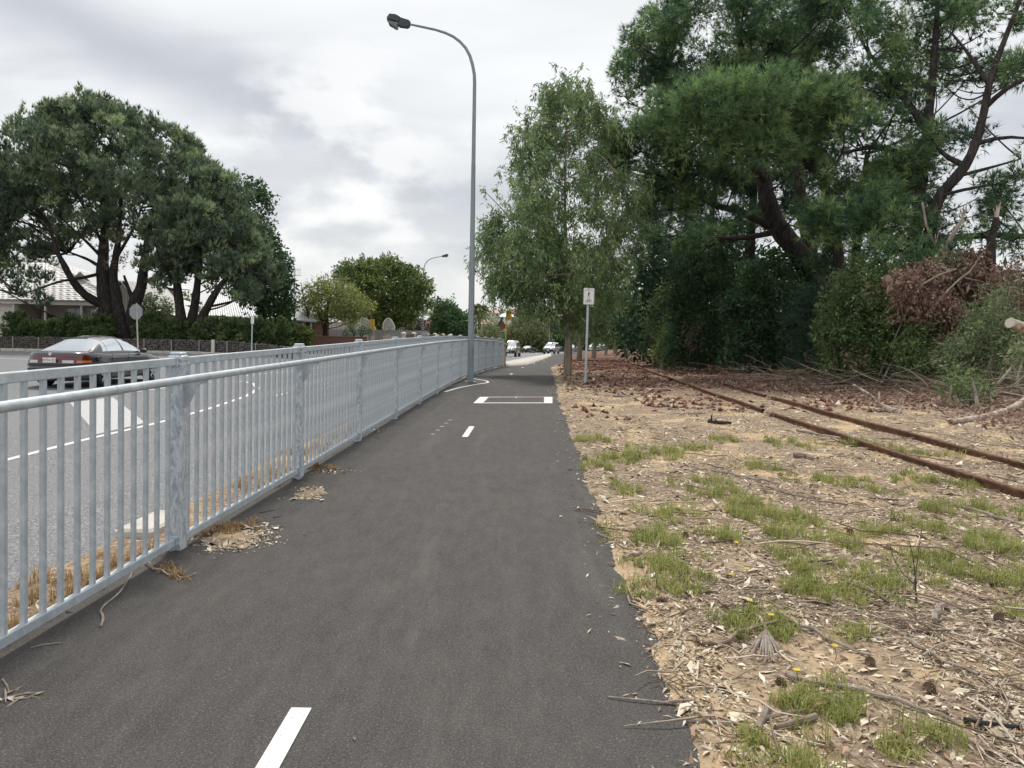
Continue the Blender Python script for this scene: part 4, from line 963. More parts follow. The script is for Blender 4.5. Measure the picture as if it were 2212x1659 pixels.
# ------------------------------------------------------------------ gabion wall, houses
def rock(seed):
    r = np.random.default_rng(seed); t = (1 + 5 ** .5) / 2
    v = np.array([(-1, t, 0), (1, t, 0), (-1, -t, 0), (1, -t, 0), (0, -1, t), (0, 1, t), (0, -1, -t), (0, 1, -t), (t, 0, -1), (t, 0, 1), (-t, 0, -1), (-t, 0, 1)]) / 1.9
    v *= r.uniform(.75, 1.15, (12, 1)); f = [(0, 11, 5), (0, 5, 1), (0, 1, 7), (0, 7, 10), (0, 10, 11), (1, 5, 9), (5, 11, 4), (11, 10, 2), (10, 7, 6), (7, 1, 8), (3, 9, 4), (3, 4, 2), (3, 2, 6), (3, 6, 8), (3, 8, 9), (4, 9, 5), (2, 4, 11), (6, 2, 10), (8, 6, 7), (9, 8, 1)]
    return v, f
def gabion():
    W = empty('gabion_wall', (-24, 51, float(Z(-24, 51))), 'low wire basket wall of dark stones below the hedge', 'wall')
    A, B = np.array([-38.5, 52.6]), np.array([-13.2, 48.2]); L = np.linalg.norm(B - A); t = (B - A) / L; n = np.array([t[1], -t[0]]); h = .72
    wz = lambda s: float(Z(*(A + t * s)))
    r = np.random.default_rng(3); meshes = []
    for k in range(5):
        v, f = rock(k); me = bpy.data.meshes.new('stone'); me.from_pydata([tuple(p * .1) for p in v], [], f); me.materials.append(M['stone']); meshes.append((me, v * .1, f))
    core = MB(); ss = np.linspace(0, L, 14)
    for a, b in zip(ss[:-1], ss[1:]):
        m = (a + b) / 2; p = A + t * m - n * .2; core.box((p[0], p[1], wz(m) + h / 2 - .05), (b - a, .32, h + .06), rz=math.atan2(t[1], t[0]))
    core.build('stone_core', M['dark_frame'], W)
    cells = [(s, z) for s in np.arange(.1, L, .155) for z in np.arange(.06, h, .13)]; r.shuffle(cells)
    cells = sorted(cells, key=lambda c: -c[0]); bulk = MB()
    for i, (s, z) in enumerate(cells):
        s += r.normal(0, .02); z += r.normal(0, .015); p = A + t * s + n * r.normal(.0, .015); me, v, f = meshes[r.integers(5)]
        sc = r.uniform(.75, 1.05); e = r.uniform(0, 6.28, 3)
        if i < 300:
            o = link('stone', me, W, loc=Vector((p[0], p[1], wz(s) + z)) - W.location, rot=tuple(e)); o.scale = (sc * 1.1, sc, sc * .85)
        else:
            from mathutils import Euler
            R = np.array(Euler(tuple(e)).to_matrix()); q = (v * sc) @ R.T + np.array([p[0], p[1], wz(s) + z]); bulk.add(q, f)
    o = bulk.build('stones', M['stone'], W); o['kind'] = 'stuff'
    for s in np.r_[np.arange(1.2, L - 1, 1.95)]:
        p = A + t * s + n * .13; MB().box((p[0], p[1], wz(s) + h / 2), (.06, .06, h + .08), rz=math.atan2(t[1], t[0])).build('wall_post', M['sign_back'], W)
    return A, B, t, n
GA, GB, GT, GN = gabion()
p = at(460, 737, 47.6); z = float(Z(p[0], 47.6)); m = MB().box((p[0], 47.6, z + .42), (.16, .16, .9), bev=.02)
props(m.build('marker_post', M['white_wall']), 'short pale marker post in front of the stone wall', 'post')

def tiled_roof(parent, planes, mat, tile_limit):
    """each plane: eave start, eave end, ridge start, ridge end (world) -> overlapping tiles laid in courses"""
    R = MB()
    for (e0, e1, r0, r1) in planes: R.poly([e0, e1, r1, r0])
    roof = R.build('roof', M['shade_wall'], parent)
    tile = MB(); N = 6
    for i in range(N):
        a, b = i / N, (i + 1) / N; za, zb = .022 * math.sin(a * 2 * math.pi), .022 * math.sin(b * 2 * math.pi)
        tile.add([(a, 0, .055 + za), (b, 0, .055 + zb), (b, 1.06, .012 + zb), (a, 1.06, .012 + za), (a, 0, .0), (b, 0, .0)], [(0, 1, 2, 3), (4, 5, 1, 0)])
    tm = tile.mesh('roof_tile', M['roof_tile']); tv = np.array(tile.v); tf = tile.f; cnt = 0; bulk = MB()
    for (e0, e1, r0, r1) in planes:
        e0, e1, r0, r1 = [np.array(q, float) for q in (e0, e1, r0, r1)]
        X = (e1 - e0); Lx = np.linalg.norm(X); X /= Lx; up = r0 - e0; up = up - X * up.dot(X); Ly = np.linalg.norm(up); U = up / Ly; Nn = np.cross(X, U)
        nc = int(Ly / .42)
        for j in range(nc):
            f = j / nc; a = (r0 - e0).dot(X) * f; b = Lx + ((r1 - e1).dot(X)) * f; w = .46; nt = max(1, int((b - a) / w)); w = (b - a) / nt
            for i in range(nt):
                O = e0 + X * (a + i * w) + U * (j * .42) + Nn * .02
                S = Matrix(((X[0] * w, U[0] * .42, Nn[0], O[0]), (X[1] * w, U[1] * .42, Nn[1], O[1]), (X[2] * w, U[2] * .42, Nn[2], O[2]), (0, 0, 0, 1)))
                if cnt < tile_limit:
                    o = link('roof_tile', tm, roof); o.matrix_parent_inverse = wmat(roof).inverted(); o.matrix_basis = S
                else:
                    Sn = np.array(S); bulk.add((Sn[:3, :3] @ tv.T).T + Sn[:3, 3], tf)
                cnt += 1
    if bulk.v: o = bulk.build('roof_tiles', M['roof_tile'], roof); o['kind'] = 'stuff'
    return roof
def window(parent, c, w, h, n=2, bar=True, frame='white_board'):
    f = MB()
    for sx in (-1, 1): f.box((c[0] + sx * w / 2, c[1] - .03, c[2]), (.07, .08, h + .07))
    for sz in (-1, 1): f.box((c[0], c[1] - .028, c[2] + sz * h / 2), (w - .07, .08, .07))
    fr = f.build('window', M[frame], parent)
    for i in range(n):
        MB().box((c[0] - w / 2 + (i + .5) * w / n, c[1] - .012, c[2]), (w / n - .05, .02, h - .07)).build('pane', M['glass'], fr)
    for i in range(1, n): MB().box((c[0] - w / 2 + i * w / n, c[1] - .03, c[2]), (.05, .06, h - .07)).build('mullion', M[frame], fr)
    return fr
def house_one():
    d = 60.0; g = -.75
    def q(u, v, dd): return tuple(at(u, v, dd))
    H = empty('tiled_house', (-33, 62, g), 'white weatherboard house with pale tiled hip roof behind the left pines', 'house')
    # plan: left wing front at y 57 (x -46..-33.9), recessed verandah to x -25.5, small gable bay x -25.5..-22.6
    ez = 2.85; x0, x1, yf, yb = -52.0, -29.7, 57.0, 74.0
    MB().box(((x0 + -37.0) / 2, (yf + .55 + yb - .5) / 2, (g + ez) / 2), (-37.0 - x0, yb - yf - 1.05, ez - g)).build('wall', M['cream_wall'], H)
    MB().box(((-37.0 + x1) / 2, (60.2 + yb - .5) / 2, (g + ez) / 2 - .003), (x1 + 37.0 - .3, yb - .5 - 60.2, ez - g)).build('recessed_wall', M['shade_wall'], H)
    hip = np.array([-44.0, 66.0, 7.6]); hip2 = np.array([-31.0, 66.0, 5.9])
    ridge_l = np.array([-52.0, 66.0, 7.7])
    E0, E1, E2, E3 = (x0, yf, ez), (-35.0, yf, ez), (x1, 59.3, ez + .02), (x1, yb, ez)
    planes = [(E0, (-34.6, yf, ez), (x0, 64.5, 6.2), (-39.0, 64.5, 6.2)), ((-34.6, yf, ez), (x1, 58.2, ez), (-39.0, 64.5, 6.2), (-38.8, 64.5, 6.2)), ((x1, 58.2, ez), (x1, yb, ez), (-38.8, 64.5, 6.2), (-38.8, 66, 6.2))]
    tiled_roof(H, planes, M['roof_tile'], 300)
    for a, b in (((-34.6, yf, ez + .1), (-39.0, 64.5, 6.3)), ((x1, 58.2, ez + .1), (-38.8, 64.5, 6.3)), ((x0, 64.5, 6.28), (-39.0, 64.5, 6.28))):
        MB().tube([a, b], .12, 6).build('hip_capping', M['roof_tile'], H)
    MB().tube([(x0, yf - .06, ez - .02), (-34.6, yf - .06, ez - .02), (x1, 58.14, ez - .02)], .07, 6).build('gutter', M['shade_wall'], H)
    f = MB(); f.box(((x0 - 34.6) / 2, yf + .06, ez - .18), (-34.6 - x0, .05, .22)); f.build('fascia', M['white_board'], H)
    a, b = np.array([-34.6, yf + .06]), np.array([x1, 58.26]); m = (a + b) / 2
    MB().box((m[0], m[1], ez - .20), (np.linalg.norm(b - a), .06, .26), rz=math.atan2(b[1] - a[1], b[0] - a[0])).build('verandah_beam', M['white_board'], H)
    for i in range(11):   # weatherboards on the left wing
        MB().box(((x0 - 37.2) / 2 + .1, yf + .52, g + .35 + i * .29), (-37.2 - x0, .035, .27), ax=((1, 0, 0), (0, 1, -.10), (0, .10, 1))).build('weatherboard', M['white_board'], H)
    for x in (-37.1, -34.75, -32.4, -30.0): 
        y = yf + .25 if x < -34 else 57.3 + (x + 34.6) * .24
        MB().box((x, y, (g + ez) / 2 - .1), (.14, .14, ez - g - .2)).build('verandah_post', M['white_board'], H)
    # porthole window
    c = np.array([-39.3, yf + .47, 1.95]); ring = [(c[0] + .52 * math.cos(t_), c[1], c[2] + .52 * math.sin(t_)) for t_ in np.linspace(0, 2 * math.pi, 25)]
    o = MB().tube(ring, .07, 6, False).build('porthole_window', M['paint_yellow'], H); MB().prism([(.5 * math.cos(i * math.pi / 12), .5 * math.sin(i * math.pi / 12)) for i in range(24)], (c, (1, 0, 0), (0, 0, 1)), .03).build('pane', M['glass'], o)
    window(H, (-34.2, 60.17, 1.55), 1.3, 1.5); window(H, (-32.5, 60.17, 1.35), 1.2, 1.9, 1); window(H, (-30.9, 60.17, 1.35), 1.3, 1.7, 2)
    MB().box((-36.2, 60.17, 1.6), (.55, .06, .6)).build('notice_frame', M['dark_frame'], H); 
    # roof vent gablet on the hip
    p = at(195, 598, 62.5); v = MB(); 
    v.add([(p[0] - .9, 61.2, p[2] - .6), (p[0] + .9, 61.2, p[2] - .6), (p[0], 61.2, p[2] + .25)], [(0, 1, 2)]); v.build('gablet_louvre', M['shade_wall'], H)
    v = MB(); v.poly([(p[0] - 1.15, 61.0, p[2] - .75), (p[0], 61.0, p[2] + .35), (p[0] - .3, 63.5, p[2] + .35), (p[0] - 1.4, 63.5, p[2] - .75)]); v.poly([(p[0], 61.0, p[2] + .35), (p[0] + 1.15, 61.0, p[2] - .75), (p[0] + 1.4, 63.5, p[2] - .75), (p[0] + .3, 63.5, p[2] + .35)]); v.build('gablet_roof', M['roof_tile'], H)
    # gable bay on the right
    gx0, gx1, gy = -30.9, -27.2, 57.2; cx = (gx0 + gx1) / 2
    MB().box((cx, gy + 3, (g + 2.2) / 2), (gx1 - gx0 - .3, 6, 2.2 - g)).build('gable_wall', M['cream_wall'], H)
    MB().prism([(-1.55, 0), (1.55, 0), (0, 1.95)], ((cx, gy - .02, 2.2), (1, 0, 0), (0, 0, 1)), .06).build('gable_panel', M['cream_wall'], H)
    for i in range(7): 
        x = cx - 1.2 + i * .4; hh = 1.95 * (1 - abs(x - cx) / 1.55); MB().box((x, gy - .07, 2.2 + hh / 2 - .02), (.05, .03, hh - .05)).build('gable_batten', M['white_board'], H)
    for sg in (-1, 1):
        MB().box((cx + sg * .95, gy - .12, 3.25), (2.75, .05, .2), ax=((.62 * 1.0, 0, -sg * .785), (0, 1, 0), (sg * .785, 0, .62))).build('barge_board', M['dark_frame'], H)
        pl = MB(); pl.add([(cx, gy - .3, 4.32), (cx + sg * 1.95, gy - .3, 1.9), (cx + sg * 1.95, gy + 7, 1.9), (cx, gy + 7, 4.32), (cx, gy - .3, 4.42), (cx + sg * 1.95, gy - .3, 2.0), (cx + sg * 1.95, gy + 7, 2.0), (cx, gy + 7, 4.42)], [(0, 1, 2, 3), (4, 5, 6, 7), (0, 1, 5, 4), (1, 2, 6, 5)]); pl.build('gable_roof', M['roof_tile'], H)
    window(H, (cx, gy - .03, 1.2), 1.1, 1.2, 2)
    MB().add([(gx1 - .1, gy + 1.5, 2.15), (gx1 + 2.2, gy + 1.6, 1.75), (gx1 + 2.2, gy + 6, 1.75), (gx1 - .1, gy + 6, 3.0)], [(0, 1, 2, 3)]).build('side_roof', M['roof_tile'], H)
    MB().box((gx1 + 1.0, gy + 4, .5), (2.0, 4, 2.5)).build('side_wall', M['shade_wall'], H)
house_one()
def brick_chimney():
    d = 64.0; a = at(311, 662, d); b = at(349, 618, d); C = empty('brick_gable', (a[0], d, -.8), 'red brick gable end with three slot vents between the pines', 'house')
    w = b[0] - a[0]; MB().box(((a[0] + b[0]) / 2, d + 1.2, (b[2] - 1.0) / 2), (w, 2.3, b[2] + .8)).build('wall', M['mortar'], C)
    bm = MB().box((0, 0, 0), (.23, .05, .078), bev=.006).mesh('brick', M['brick_red']); rows = int((b[2] - a[2] + .4) / .09)
    slots = [(.36, .45), (.52, .75), (.68, .45)]
    for j in range(rows):
        z = a[2] - .3 + j * .09; x = a[0] + (.12 if j % 2 else .0)
        while x < b[0] - .1:
            f = (x - a[0]) / w; hf = (z - a[2] + .3) / (b[2] - a[2])
            if not any(abs(f - s[0]) < .045 and .25 < hf < s[1] + .1 for s in slots): link('brick', bm, C, loc=Vector((x + .12, d + .03, z)) - C.location)
            x += .243
    for f, h in slots: MB().box((a[0] + f * w, d + .045, a[2] + .15 + h * .5), (.10, .02, h * 1.2)).build('slot_vent', M['pit_dark'], C)
    cx = (a[0] + b[0]) / 2
    for sg in (-1, 1): MB().add([(cx, d - .2, b[2] + .45), (cx + sg * w * .8, d - .2, b[2] - .15), (cx + sg * w * .8, d + 5, b[2] - .15), (cx, d + 5, b[2] + .45), (cx, d - .2, b[2] + .52), (cx + sg * w * .8, d - .2, b[2] - .08), (cx + sg * w * .8, d + 5, b[2] - .08), (cx, d + 5, b[2] + .52)], [(0, 1, 2, 3), (4, 5, 6, 7), (0, 1, 5, 4)]).build('roof', M['roof_iron'], C)
    MB().prism([(-w / 2, 0), (w / 2, 0), (0, .42)], ((cx, d + .06, b[2]), (1, 0, 0), (0, 0, 1)), .1).build('gable_panel', M['mortar'], C)
brick_chimney()
def iron_roof(H, e0, e1, r0, r1, pitch=.19):
    e0, e1, r0, r1 = [np.array(q, float) for q in (e0, e1, r0, r1)]; n = int(np.linalg.norm(e1 - e0) / pitch) * 4; f = np.linspace(0, 1, n + 1)[:, None]
    wv = .028 * np.sin(np.arange(n + 1) * math.pi / 2)[:, None] * np.array([[0, 0, 1.0]]); A = e0 + (e1 - e0) * f + wv; B = r0 + (r1 - r0) * f + wv
    V = np.concatenate([A, B]); i = np.arange(n); return link('roof', np_mesh('roof', V, np.stack([i, i + 1, i + n + 2, i + n + 1], -1), M['roof_iron'], smooth=True), H, world=True)
def house_two():
    d = 60.5; H = empty('iron_roofed_house', (-19, d + 4, -.9), 'house with corrugated iron roof and dark verandah behind the right hedge', 'house')
    e0 = at(450, 681, d); e1 = at(684, 694, d); r0 = at(452, 600, d + 6); r1 = at(604, 628, d + 6)
    r0[2] = r1[2] = (r0[2] + r1[2]) / 2 + .2
    iron_roof(H, e0, e1, r0, r1)
    MB().add([e1, e1 + np.array([0, 9, 0]), r1], [(0, 1, 2)]).build('roof_end', M['roof_iron'], H)
    MB().tube([e0 + np.array([0, -.05, -.06]), e1 + np.array([0, -.05, -.06])], .07, 6).build('gutter', M['sign_back'], H)
    x0, x1 = e0[0], e1[0]; g = -.95
    MB().box(((x0 + x1) / 2 - .4, d + 5.2, (g + 1.7) / 2), (x1 - x0 - 1, 5.5, 1.7 - g)).build('wall', M['timber_brown'], H)
    a = at(628, 700, d + 2.4); MB().box((a[0], d + 2.4, .4), (.75, .1, 2.1)).build('door', M['white_wall'], H)
    for u in (575, 612, 640, 655, 672): p = at(u, 700, d + .2); MB().box((p[0], d + .2, (g + 1.55) / 2), (.13, .13, 1.55 - g)).build('verandah_post', M['cream_wall'], H)
    window(H, (x0 + 3.3, d + 2.42, .75), 1.4, 1.1, 2); window(H, (x0 + 5.9, d + 2.42, .75), 1.4, 1.1, 2)
    for u, s in ((640, 1), (668, 1)): p = at(u, 715, d - .4); MB().box((p[0], d - .4, -.35), (.9, .5, .25)).build('verandah_planter', M['brick_brown'], H)
house_two()
def antennas():
    p = at(636, 640, 70); A = empty('tv_antenna', (p[0], 70, 2.4), 'thin roof antenna beside the dark tree', 'antenna'); t = at(637, 577, 70)
    MB().tube([(p[0], 70, 1.0), (p[0], 70, t[2])], .035, 6).build('mast', M['sign_back'], A)
    m = MB()
    for k in range(2): m.tube([(p[0] - .55, 70, t[2] - .25 - .5 * k), (p[0] + .55, 70, t[2] - .25 - .5 * k)], .02, 4)
    for i in range(6): m.tube([(p[0] - .5 + .2 * i, 70, t[2] - .8), (p[0] - .5 + .2 * i, 70, t[2] - .05)], .014, 4)
    m.build('array', M['sign_back'], A)
    MB().box((p[0], 70.6, 1.7), (.8, .8, 3.0)).build('chimney', M['cream_wall'], A)
antennas()
def low_walls():
    d = 57.5; a = at(672, 748, d); b = at(792, 744, d); W = empty('brick_wall', (a[0], d, float(Z(a[0], d))), 'low dark brown brick garden wall past the hedge', 'wall')
    zt = at(730, 728, d)[2]; zb = float(Z(a[0], d)) - .2; MB().box(((a[0] + b[0]) / 2, d, (zt + zb) / 2), (b[0] - a[0], .23, zt - zb)).build('wall_body', M['brick_brown'], W); MB().box(((a[0] + b[0]) / 2, d, zt + .03), (b[0] - a[0] + .05, .3, .06)).build('coping', M['brick_brown'], W)
    p = at(658, 728, 56); L = empty('letterbox', (p[0], 56, float(Z(p[0], 56))), 'small white rounded letterbox by the hedge end', 'letterbox')
    MB().tube([(p[0] - .22, 56, p[2]), (p[0] + .22, 56, p[2])], .19, 10).build('box', M['white_wall'], L); MB().box((p[0], 56, p[2] - .55), (.12, .12, .8)).build('post', M['brick_brown'], L)
low_walls()
def lattice_fence():
    d = 72.0; x0 = at(672, 700, d)[0]; x1 = at(855, 700, d)[0]; zt = at(760, 712, d)[2]; zb = float(Z(x1, d)) - .3
    F = empty('garden_fence', (x0, d, zb), 'white garden wall with lattice and paling fence behind the two street trees', 'fence')
    MB().box(((x0 + at(745, 700, d)[0]) / 2, d + .5, (at(700, 683, d)[2] + zb) / 2), (at(745, 700, d)[0] - x0, .2, at(700, 683, d)[2] - zb)).build('wall', M['white_wall'], F)
    for u in (690, 720, 742): x = at(u, 700, d)[0]; MB().box((x, d + .35, (at(700, 681, d)[2] + zb) / 2), (.25, .3, at(700, 681, d)[2] - zb)).build('pilaster', M['white_wall'], F)
    pal = MB(); x = x0
    while x < x1 + 3.0: pal.box((x, d, (zt + zb) / 2), (.09, .03, zt - zb + .1 * math.sin(x * 7) * .2)); x += .125
    o = pal.build('palings', M['sign_back'], F); o['kind'] = 'stuff'
    # lattice panels with scalloped tops
    for u0, u1, top0, top1, sc in ((742, 760, 690, 690, 0), (780, 812, 686, 707, 1), (828, 853, 707, 688, 2)):
        xa, xb = at(u0, 700, d)[0], at(u1, 700, d)[0]; bz = at(800, 713, d)[2]; tz = at(800, 687, d)[2]; m = MB(); w = xb - xa
        def top(f):
            if sc == 0: return tz - .15
            if sc == 1: return bz + (tz - bz) * (1 - f ** 2.2 * .85)
            return bz + (tz - bz) * (1 - abs(f - .45) ** 2 * 2.2)
        st = .16; n = int((w + 2) / st)
        for k in range(-n, n):
            for sg in (-1, 1):
                pts = [(xa + k * st + sg * q, q) for q in np.linspace(0, tz - bz, 12)]
                pts = [(px, pz) for px, pz in pts if xa <= px <= xb and bz + pz <= top((px - xa) / w)]
                if len(pts) > 1: m.tube([(px, d - .1 + .02 * sg, bz + pz) for px, pz in (pts[0], pts[-1])], .022, 4, False)
        m.tube([(xa + w * f, d - .1, top(f)) for f in np.linspace(0, 1, 12)], .05, 6)
        m.tube([(xa, d - .1, bz), (xa, d - .1, top(0))], .05, 6); m.tube([(xb, d - .1, bz), (xb, d - .1, top(1))], .05, 6)
        m.build('lattice_panel', M['white_wall'], F)
lattice_fence()
def pillar_fence():
    F = empty('pillar_fence', (-13, 66, -1.4), 'row of cream domed pillars with dark paling panels along the far road', 'fence'); P = []
    for u, v, d in ((872, 717, 64), (894, 717.5, 69), (914, 718, 74), (923, 719, 78), (940, 719.5, 84), (957, 720.5, 91), (974, 721, 99)):
        t = at(u, v, d); g = float(Z(t[0], d)); P.append((t[0], d, t[2], g)); w = .30
        p = MB().box((t[0], d, (t[2] - .17 + g) / 2), (w, w, t[2] - .17 - g), bev=.02).build('pillar', M['cream_wall'], F)
        V = [(t[0] + .24 * math.cos(a) * math.cos(b), d + .24 * math.sin(a) * math.cos(b), t[2] - .16 + .16 * math.sin(b)) for b in np.linspace(-.5, 1.55, 7) for a in np.linspace(0, 2 * math.pi, 12, endpoint=False)]
        link('pillar_cap', np_mesh('pillar_cap', V, [(i * 12 + k, i * 12 + (k + 1) % 12, i * 12 + 12 + (k + 1) % 12, i * 12 + 12 + k) for i in range(6) for k in range(12)], M['cream_wall'], smooth=True), p, world=True)
    for a, b in zip(P[:-1], P[1:]):
        m = MB(); n = 16
        for i in range(n): f = (i + .5) / n; m.box((a[0] + (b[0] - a[0]) * f, a[1] + (b[1] - a[1]) * f, a[2] - .75), (.10, .22, 1.1))
        m.build('paling_panel', M['timber_brown'], F)
pillar_fence()
def simple_house(name, label, u0, u1, vb, vt, vr, d, wall, roof, dep=8, wins=3, hip=.25, gable=False, storeys=1):
    a, b = at(u0, vb, d), at(u1, vb, d); zt = at(u0, vt, d)[2]; zr = at(u0, vr, d)[2]; zb = a[2] - 3; w = b[0] - a[0]; cx = (a[0] + b[0]) / 2
    H = empty(name, (cx, d, zb), label, 'house'); MB().box((cx, d + dep / 2, (zt + zb) / 2), (w, dep, zt - zb)).build('wall', M[wall], H)
    o = .4; e = [(a[0] - o, d - o, zt), (b[0] + o, d - o, zt), (b[0] + o, d + dep + o, zt), (a[0] - o, d + dep + o, zt)]; h = 0 if gable == 'side' else w * hip
    if gable == True: r = [(cx, d - o, zr), (cx, d + dep + o, zr)]; m = MB().add(e + r, [(0, 4, 5, 3), (1, 2, 5, 4)]); MB().add([(a[0], d, zt), (b[0], d, zt), (cx, d, zr - .1)], [(0, 1, 2)]).build('gable_wall', M[wall], H)
    else: r = [(a[0] + h, d + dep / 2, zr), (b[0] - h, d + dep / 2, zr)]; m = MB().add(e + r, [(0, 1, 5, 4), (1, 2, 5), (2, 3, 4, 5), (3, 0, 4)])
    m.build('roof', M[roof], H); hgt = min(zt - at(u0, vb, d)[2], 6)
    for s in range(storeys):
        for i in range(wins):
            x = a[0] + w * (i + .5) / wins; window(H, (x, d - .02, zt - .95 - s * 2.7), min(1.5, w / wins * .6), 1.1, 1, frame='white_board')
    return H
simple_house('brick_house', 'brown tiled house partly hidden behind the dark bush past the far lamp', 915, 950, 742, 712, 678, 120, 'cream_wall', 'roof_red', 10, 2, .3)
simple_house('gabled_house', 'grey gabled house beyond the bus stop', 1066, 1100, 735, 712, 689, 190, 'brick_brown', 'roof_brown', 12, 1, gable=True)
hs = [('pale two storey house on the hill left of the dark bush', 900, 930, 712, 690, 682, 300, 'white_wall', 'roof_green', 2), ('low white roofed house on the hill above the dark bush', 965, 1005, 700, 688, 676, 330, 'white_wall', 'roof_iron', 1),
      ('cream house on the hill behind the palm', 1020, 1052, 702, 684, 676, 320, 'white_wall', 'roof_pink', 1), ('white house on the hill with a pink tiled roof', 1052, 1078, 690, 676, 669, 380, 'white_wall', 'roof_pink', 1),
      ('red roofed house on top of the hill right of the bus flag', 1101, 1128, 686, 675, 668, 400, 'cream_wall', 'roof_red', 1), ('white two storey house below the red roofed one', 1078, 1112, 704, 684, 677, 330, 'white_wall', 'roof_iron', 2),
      ('pale pink roofed house low on the hill behind the bus post', 1030, 1064, 715, 700, 690, 270, 'cream_wall', 'roof_pink', 1), ('small grey roofed house at the left end of the hilltop', 934, 962, 694, 684, 678, 390, 'cream_wall', 'roof_iron', 1)]
for l, u0, u1, vb, vt, vr, d, w, r, st in hs: simple_house('hill_house', l, u0, u1, vb, vt, vr, d, w, r, 9, 3, .2, storeys=st)
def hill():
    xs = np.linspace(-260, 60, 60); ys = np.linspace(215, 640, 40); X, Y = np.meshgrid(xs, ys, indexing='ij')
    prof = interp(Y, [215, 260, 330, 400, 470, 640], [-9, -6, 1.5, 6.3, 8.0, 8.5]); side = sstep(60, 10, X - (Y - 300) * .05)
    Zh = prof * side - 9 * (1 - side) + .5 * np.sin(X * .09) * np.cos(Y * .05); V = np.stack([X, Y, Zh], -1).reshape(-1, 3); i = np.arange(X.size).reshape(X.shape)
    props(link('hill', np_mesh('hill', V, np.stack([i[:-1, :-1], i[1:, :-1], i[1:, 1:], i[:-1, 1:]], -1).reshape(-1, 4), M['hill_green'], smooth=True)), 'low hill with houses at the end of the road', None, None, 'structure')
hill()
# ------------------------------------------------------------------ foliage tools
def unit(a): return a / (np.linalg.norm(a, axis=-1, keepdims=True) + 1e-9)
def in_poly(P, poly):
    x, y = P[:, 0], P[:, 1]; c = np.zeros(len(P), bool); j = len(poly) - 1
    for i in range(len(poly)):
        xi, yi, xj, yj = *poly[i], *poly[j]
        k = ((yi > y) != (yj > y)) & (x < (xj - xi) * (y - yi) / (yj - yi + 1e-12) + xi); c ^= k; j = i
    return c
def edge_dist(P, poly):
    d = np.full(len(P), 1e9)
    for i in range(len(poly)):
        a, b = poly[i], poly[(i + 1) % len(poly)]; ab = b - a; t = np.clip(((P - a) @ ab) / (ab @ ab + 1e-9), 0, 1)
        d = np.minimum(d, np.linalg.norm(P - (a + t[:, None] * ab), axis=1))
    return d
def cluster(P, k, sig, rng):
    """gather points into sprays: keep every k-th as a centre and draw the others round it"""
    n = max(1, int(len(P) / k)); c = P[rng.permutation(len(P))[:n]]; w = rng.lognormal(0, .5, n); i = rng.choice(n, len(P), p=w / w.sum())
    return c[i] + rng.normal(size=P.shape) * np.asarray(sig)
def volume(poly_uv, Y, T, dens, rng, mind=0.0, wrap=True):
    """points filling a rounded crown: outline surveyed at distance Y, half-thickness T metres"""
    poly = np.array([at(u, v, Y)[[0, 2]] for u, v in poly_uv]); lo, hi = poly.min(0), poly.max(0)
    area = 0.5 * abs(np.dot(poly[:, 0], np.roll(poly[:, 1], 1)) - np.dot(poly[:, 1], np.roll(poly[:, 0], 1)))
    N = int(area * dens); box = np.prod(hi - lo)
    P = rng.uniform(lo, hi, (int(N * box / area * 1.15) + 8, 2)); P = P[in_poly(P, poly)][:N]
    e = edge_dist(P, poly); t = T * np.sqrt(np.clip(e / (0.75 * T), 0.02, 1))
    # most foliage sits on the outside of the crown
    s = rng.uniform(-1, 1, len(P)); s = np.sign(s) * abs(s) ** 0.6
    j = rng.normal(size=P.shape) * min(.16, .08 * T); return np.stack([P[:, 0] + j[:, 0], Y + s * t, P[:, 1] + j[:, 1]], -1)
def z7(*p): return [(987.5 + x * .5536, y * .5536) for x, y in p]
def z2(*p): return [(603.5 + x / 5.04, 521.2 + y / 5.04) for x, y in p]
def z3(*p): return [(932.6 + x / 5.04, 576 + y / 5.04) for x, y in p]
def z1(*p): return [(x / 3.024, 493.7 + y / 3.024) for x, y in p]
def needle_mesh(name, puffs, mat, rng, r=.5, K=24, nn=8, L=.3, w=.03, up=.5, out=1.0, spread=.55, tint0=.45, tp=.20, flat=1.0):
    P = len(puffs); d = unit(rng.normal(size=(P, K, 3))); rr = r * rng.uniform(.35, 1, (P, K, 1)) * rng.uniform(.7, 1.25, (P, 1, 1))
    off = d * rr * np.array([1, 1, flat]); base = (puffs[:, None] + off).reshape(-1, 3); dr = unit(out * d + np.array([0, 0, up]) + .25 * rng.normal(size=d.shape)).reshape(-1, 3)
    n = len(base); nd = unit(dr[:, None] + spread * rng.normal(size=(n, nn, 3))); side = unit(np.cross(nd, rng.normal(size=(n, nn, 3)))); ln = L * rng.uniform(.6, 1.1, (n, nn, 1)); b = base[:, None] + nd * 0
    V = np.stack([b - side * w / 2, b + side * w / 2, b + nd * ln], 2).reshape(-1, 3)
    tn = tint0 + tp * rng.normal(size=(P, 1, 1)) + .18 * wob(puffs[:, 0] + puffs[:, 1] * .4, puffs[:, 2], 1.1, P % 50)[:, None, None] + .10 * rng.normal(size=(P, K, 1)) + .04 * rng.normal(size=(P, K, nn)); tn = tn.reshape(-1, 1) + np.array([[-.06, -.06, .12]])
    return np_mesh(name, V, np.arange(len(V)).reshape(-1, 3), mat, np.clip(tn, 0, 1).ravel())
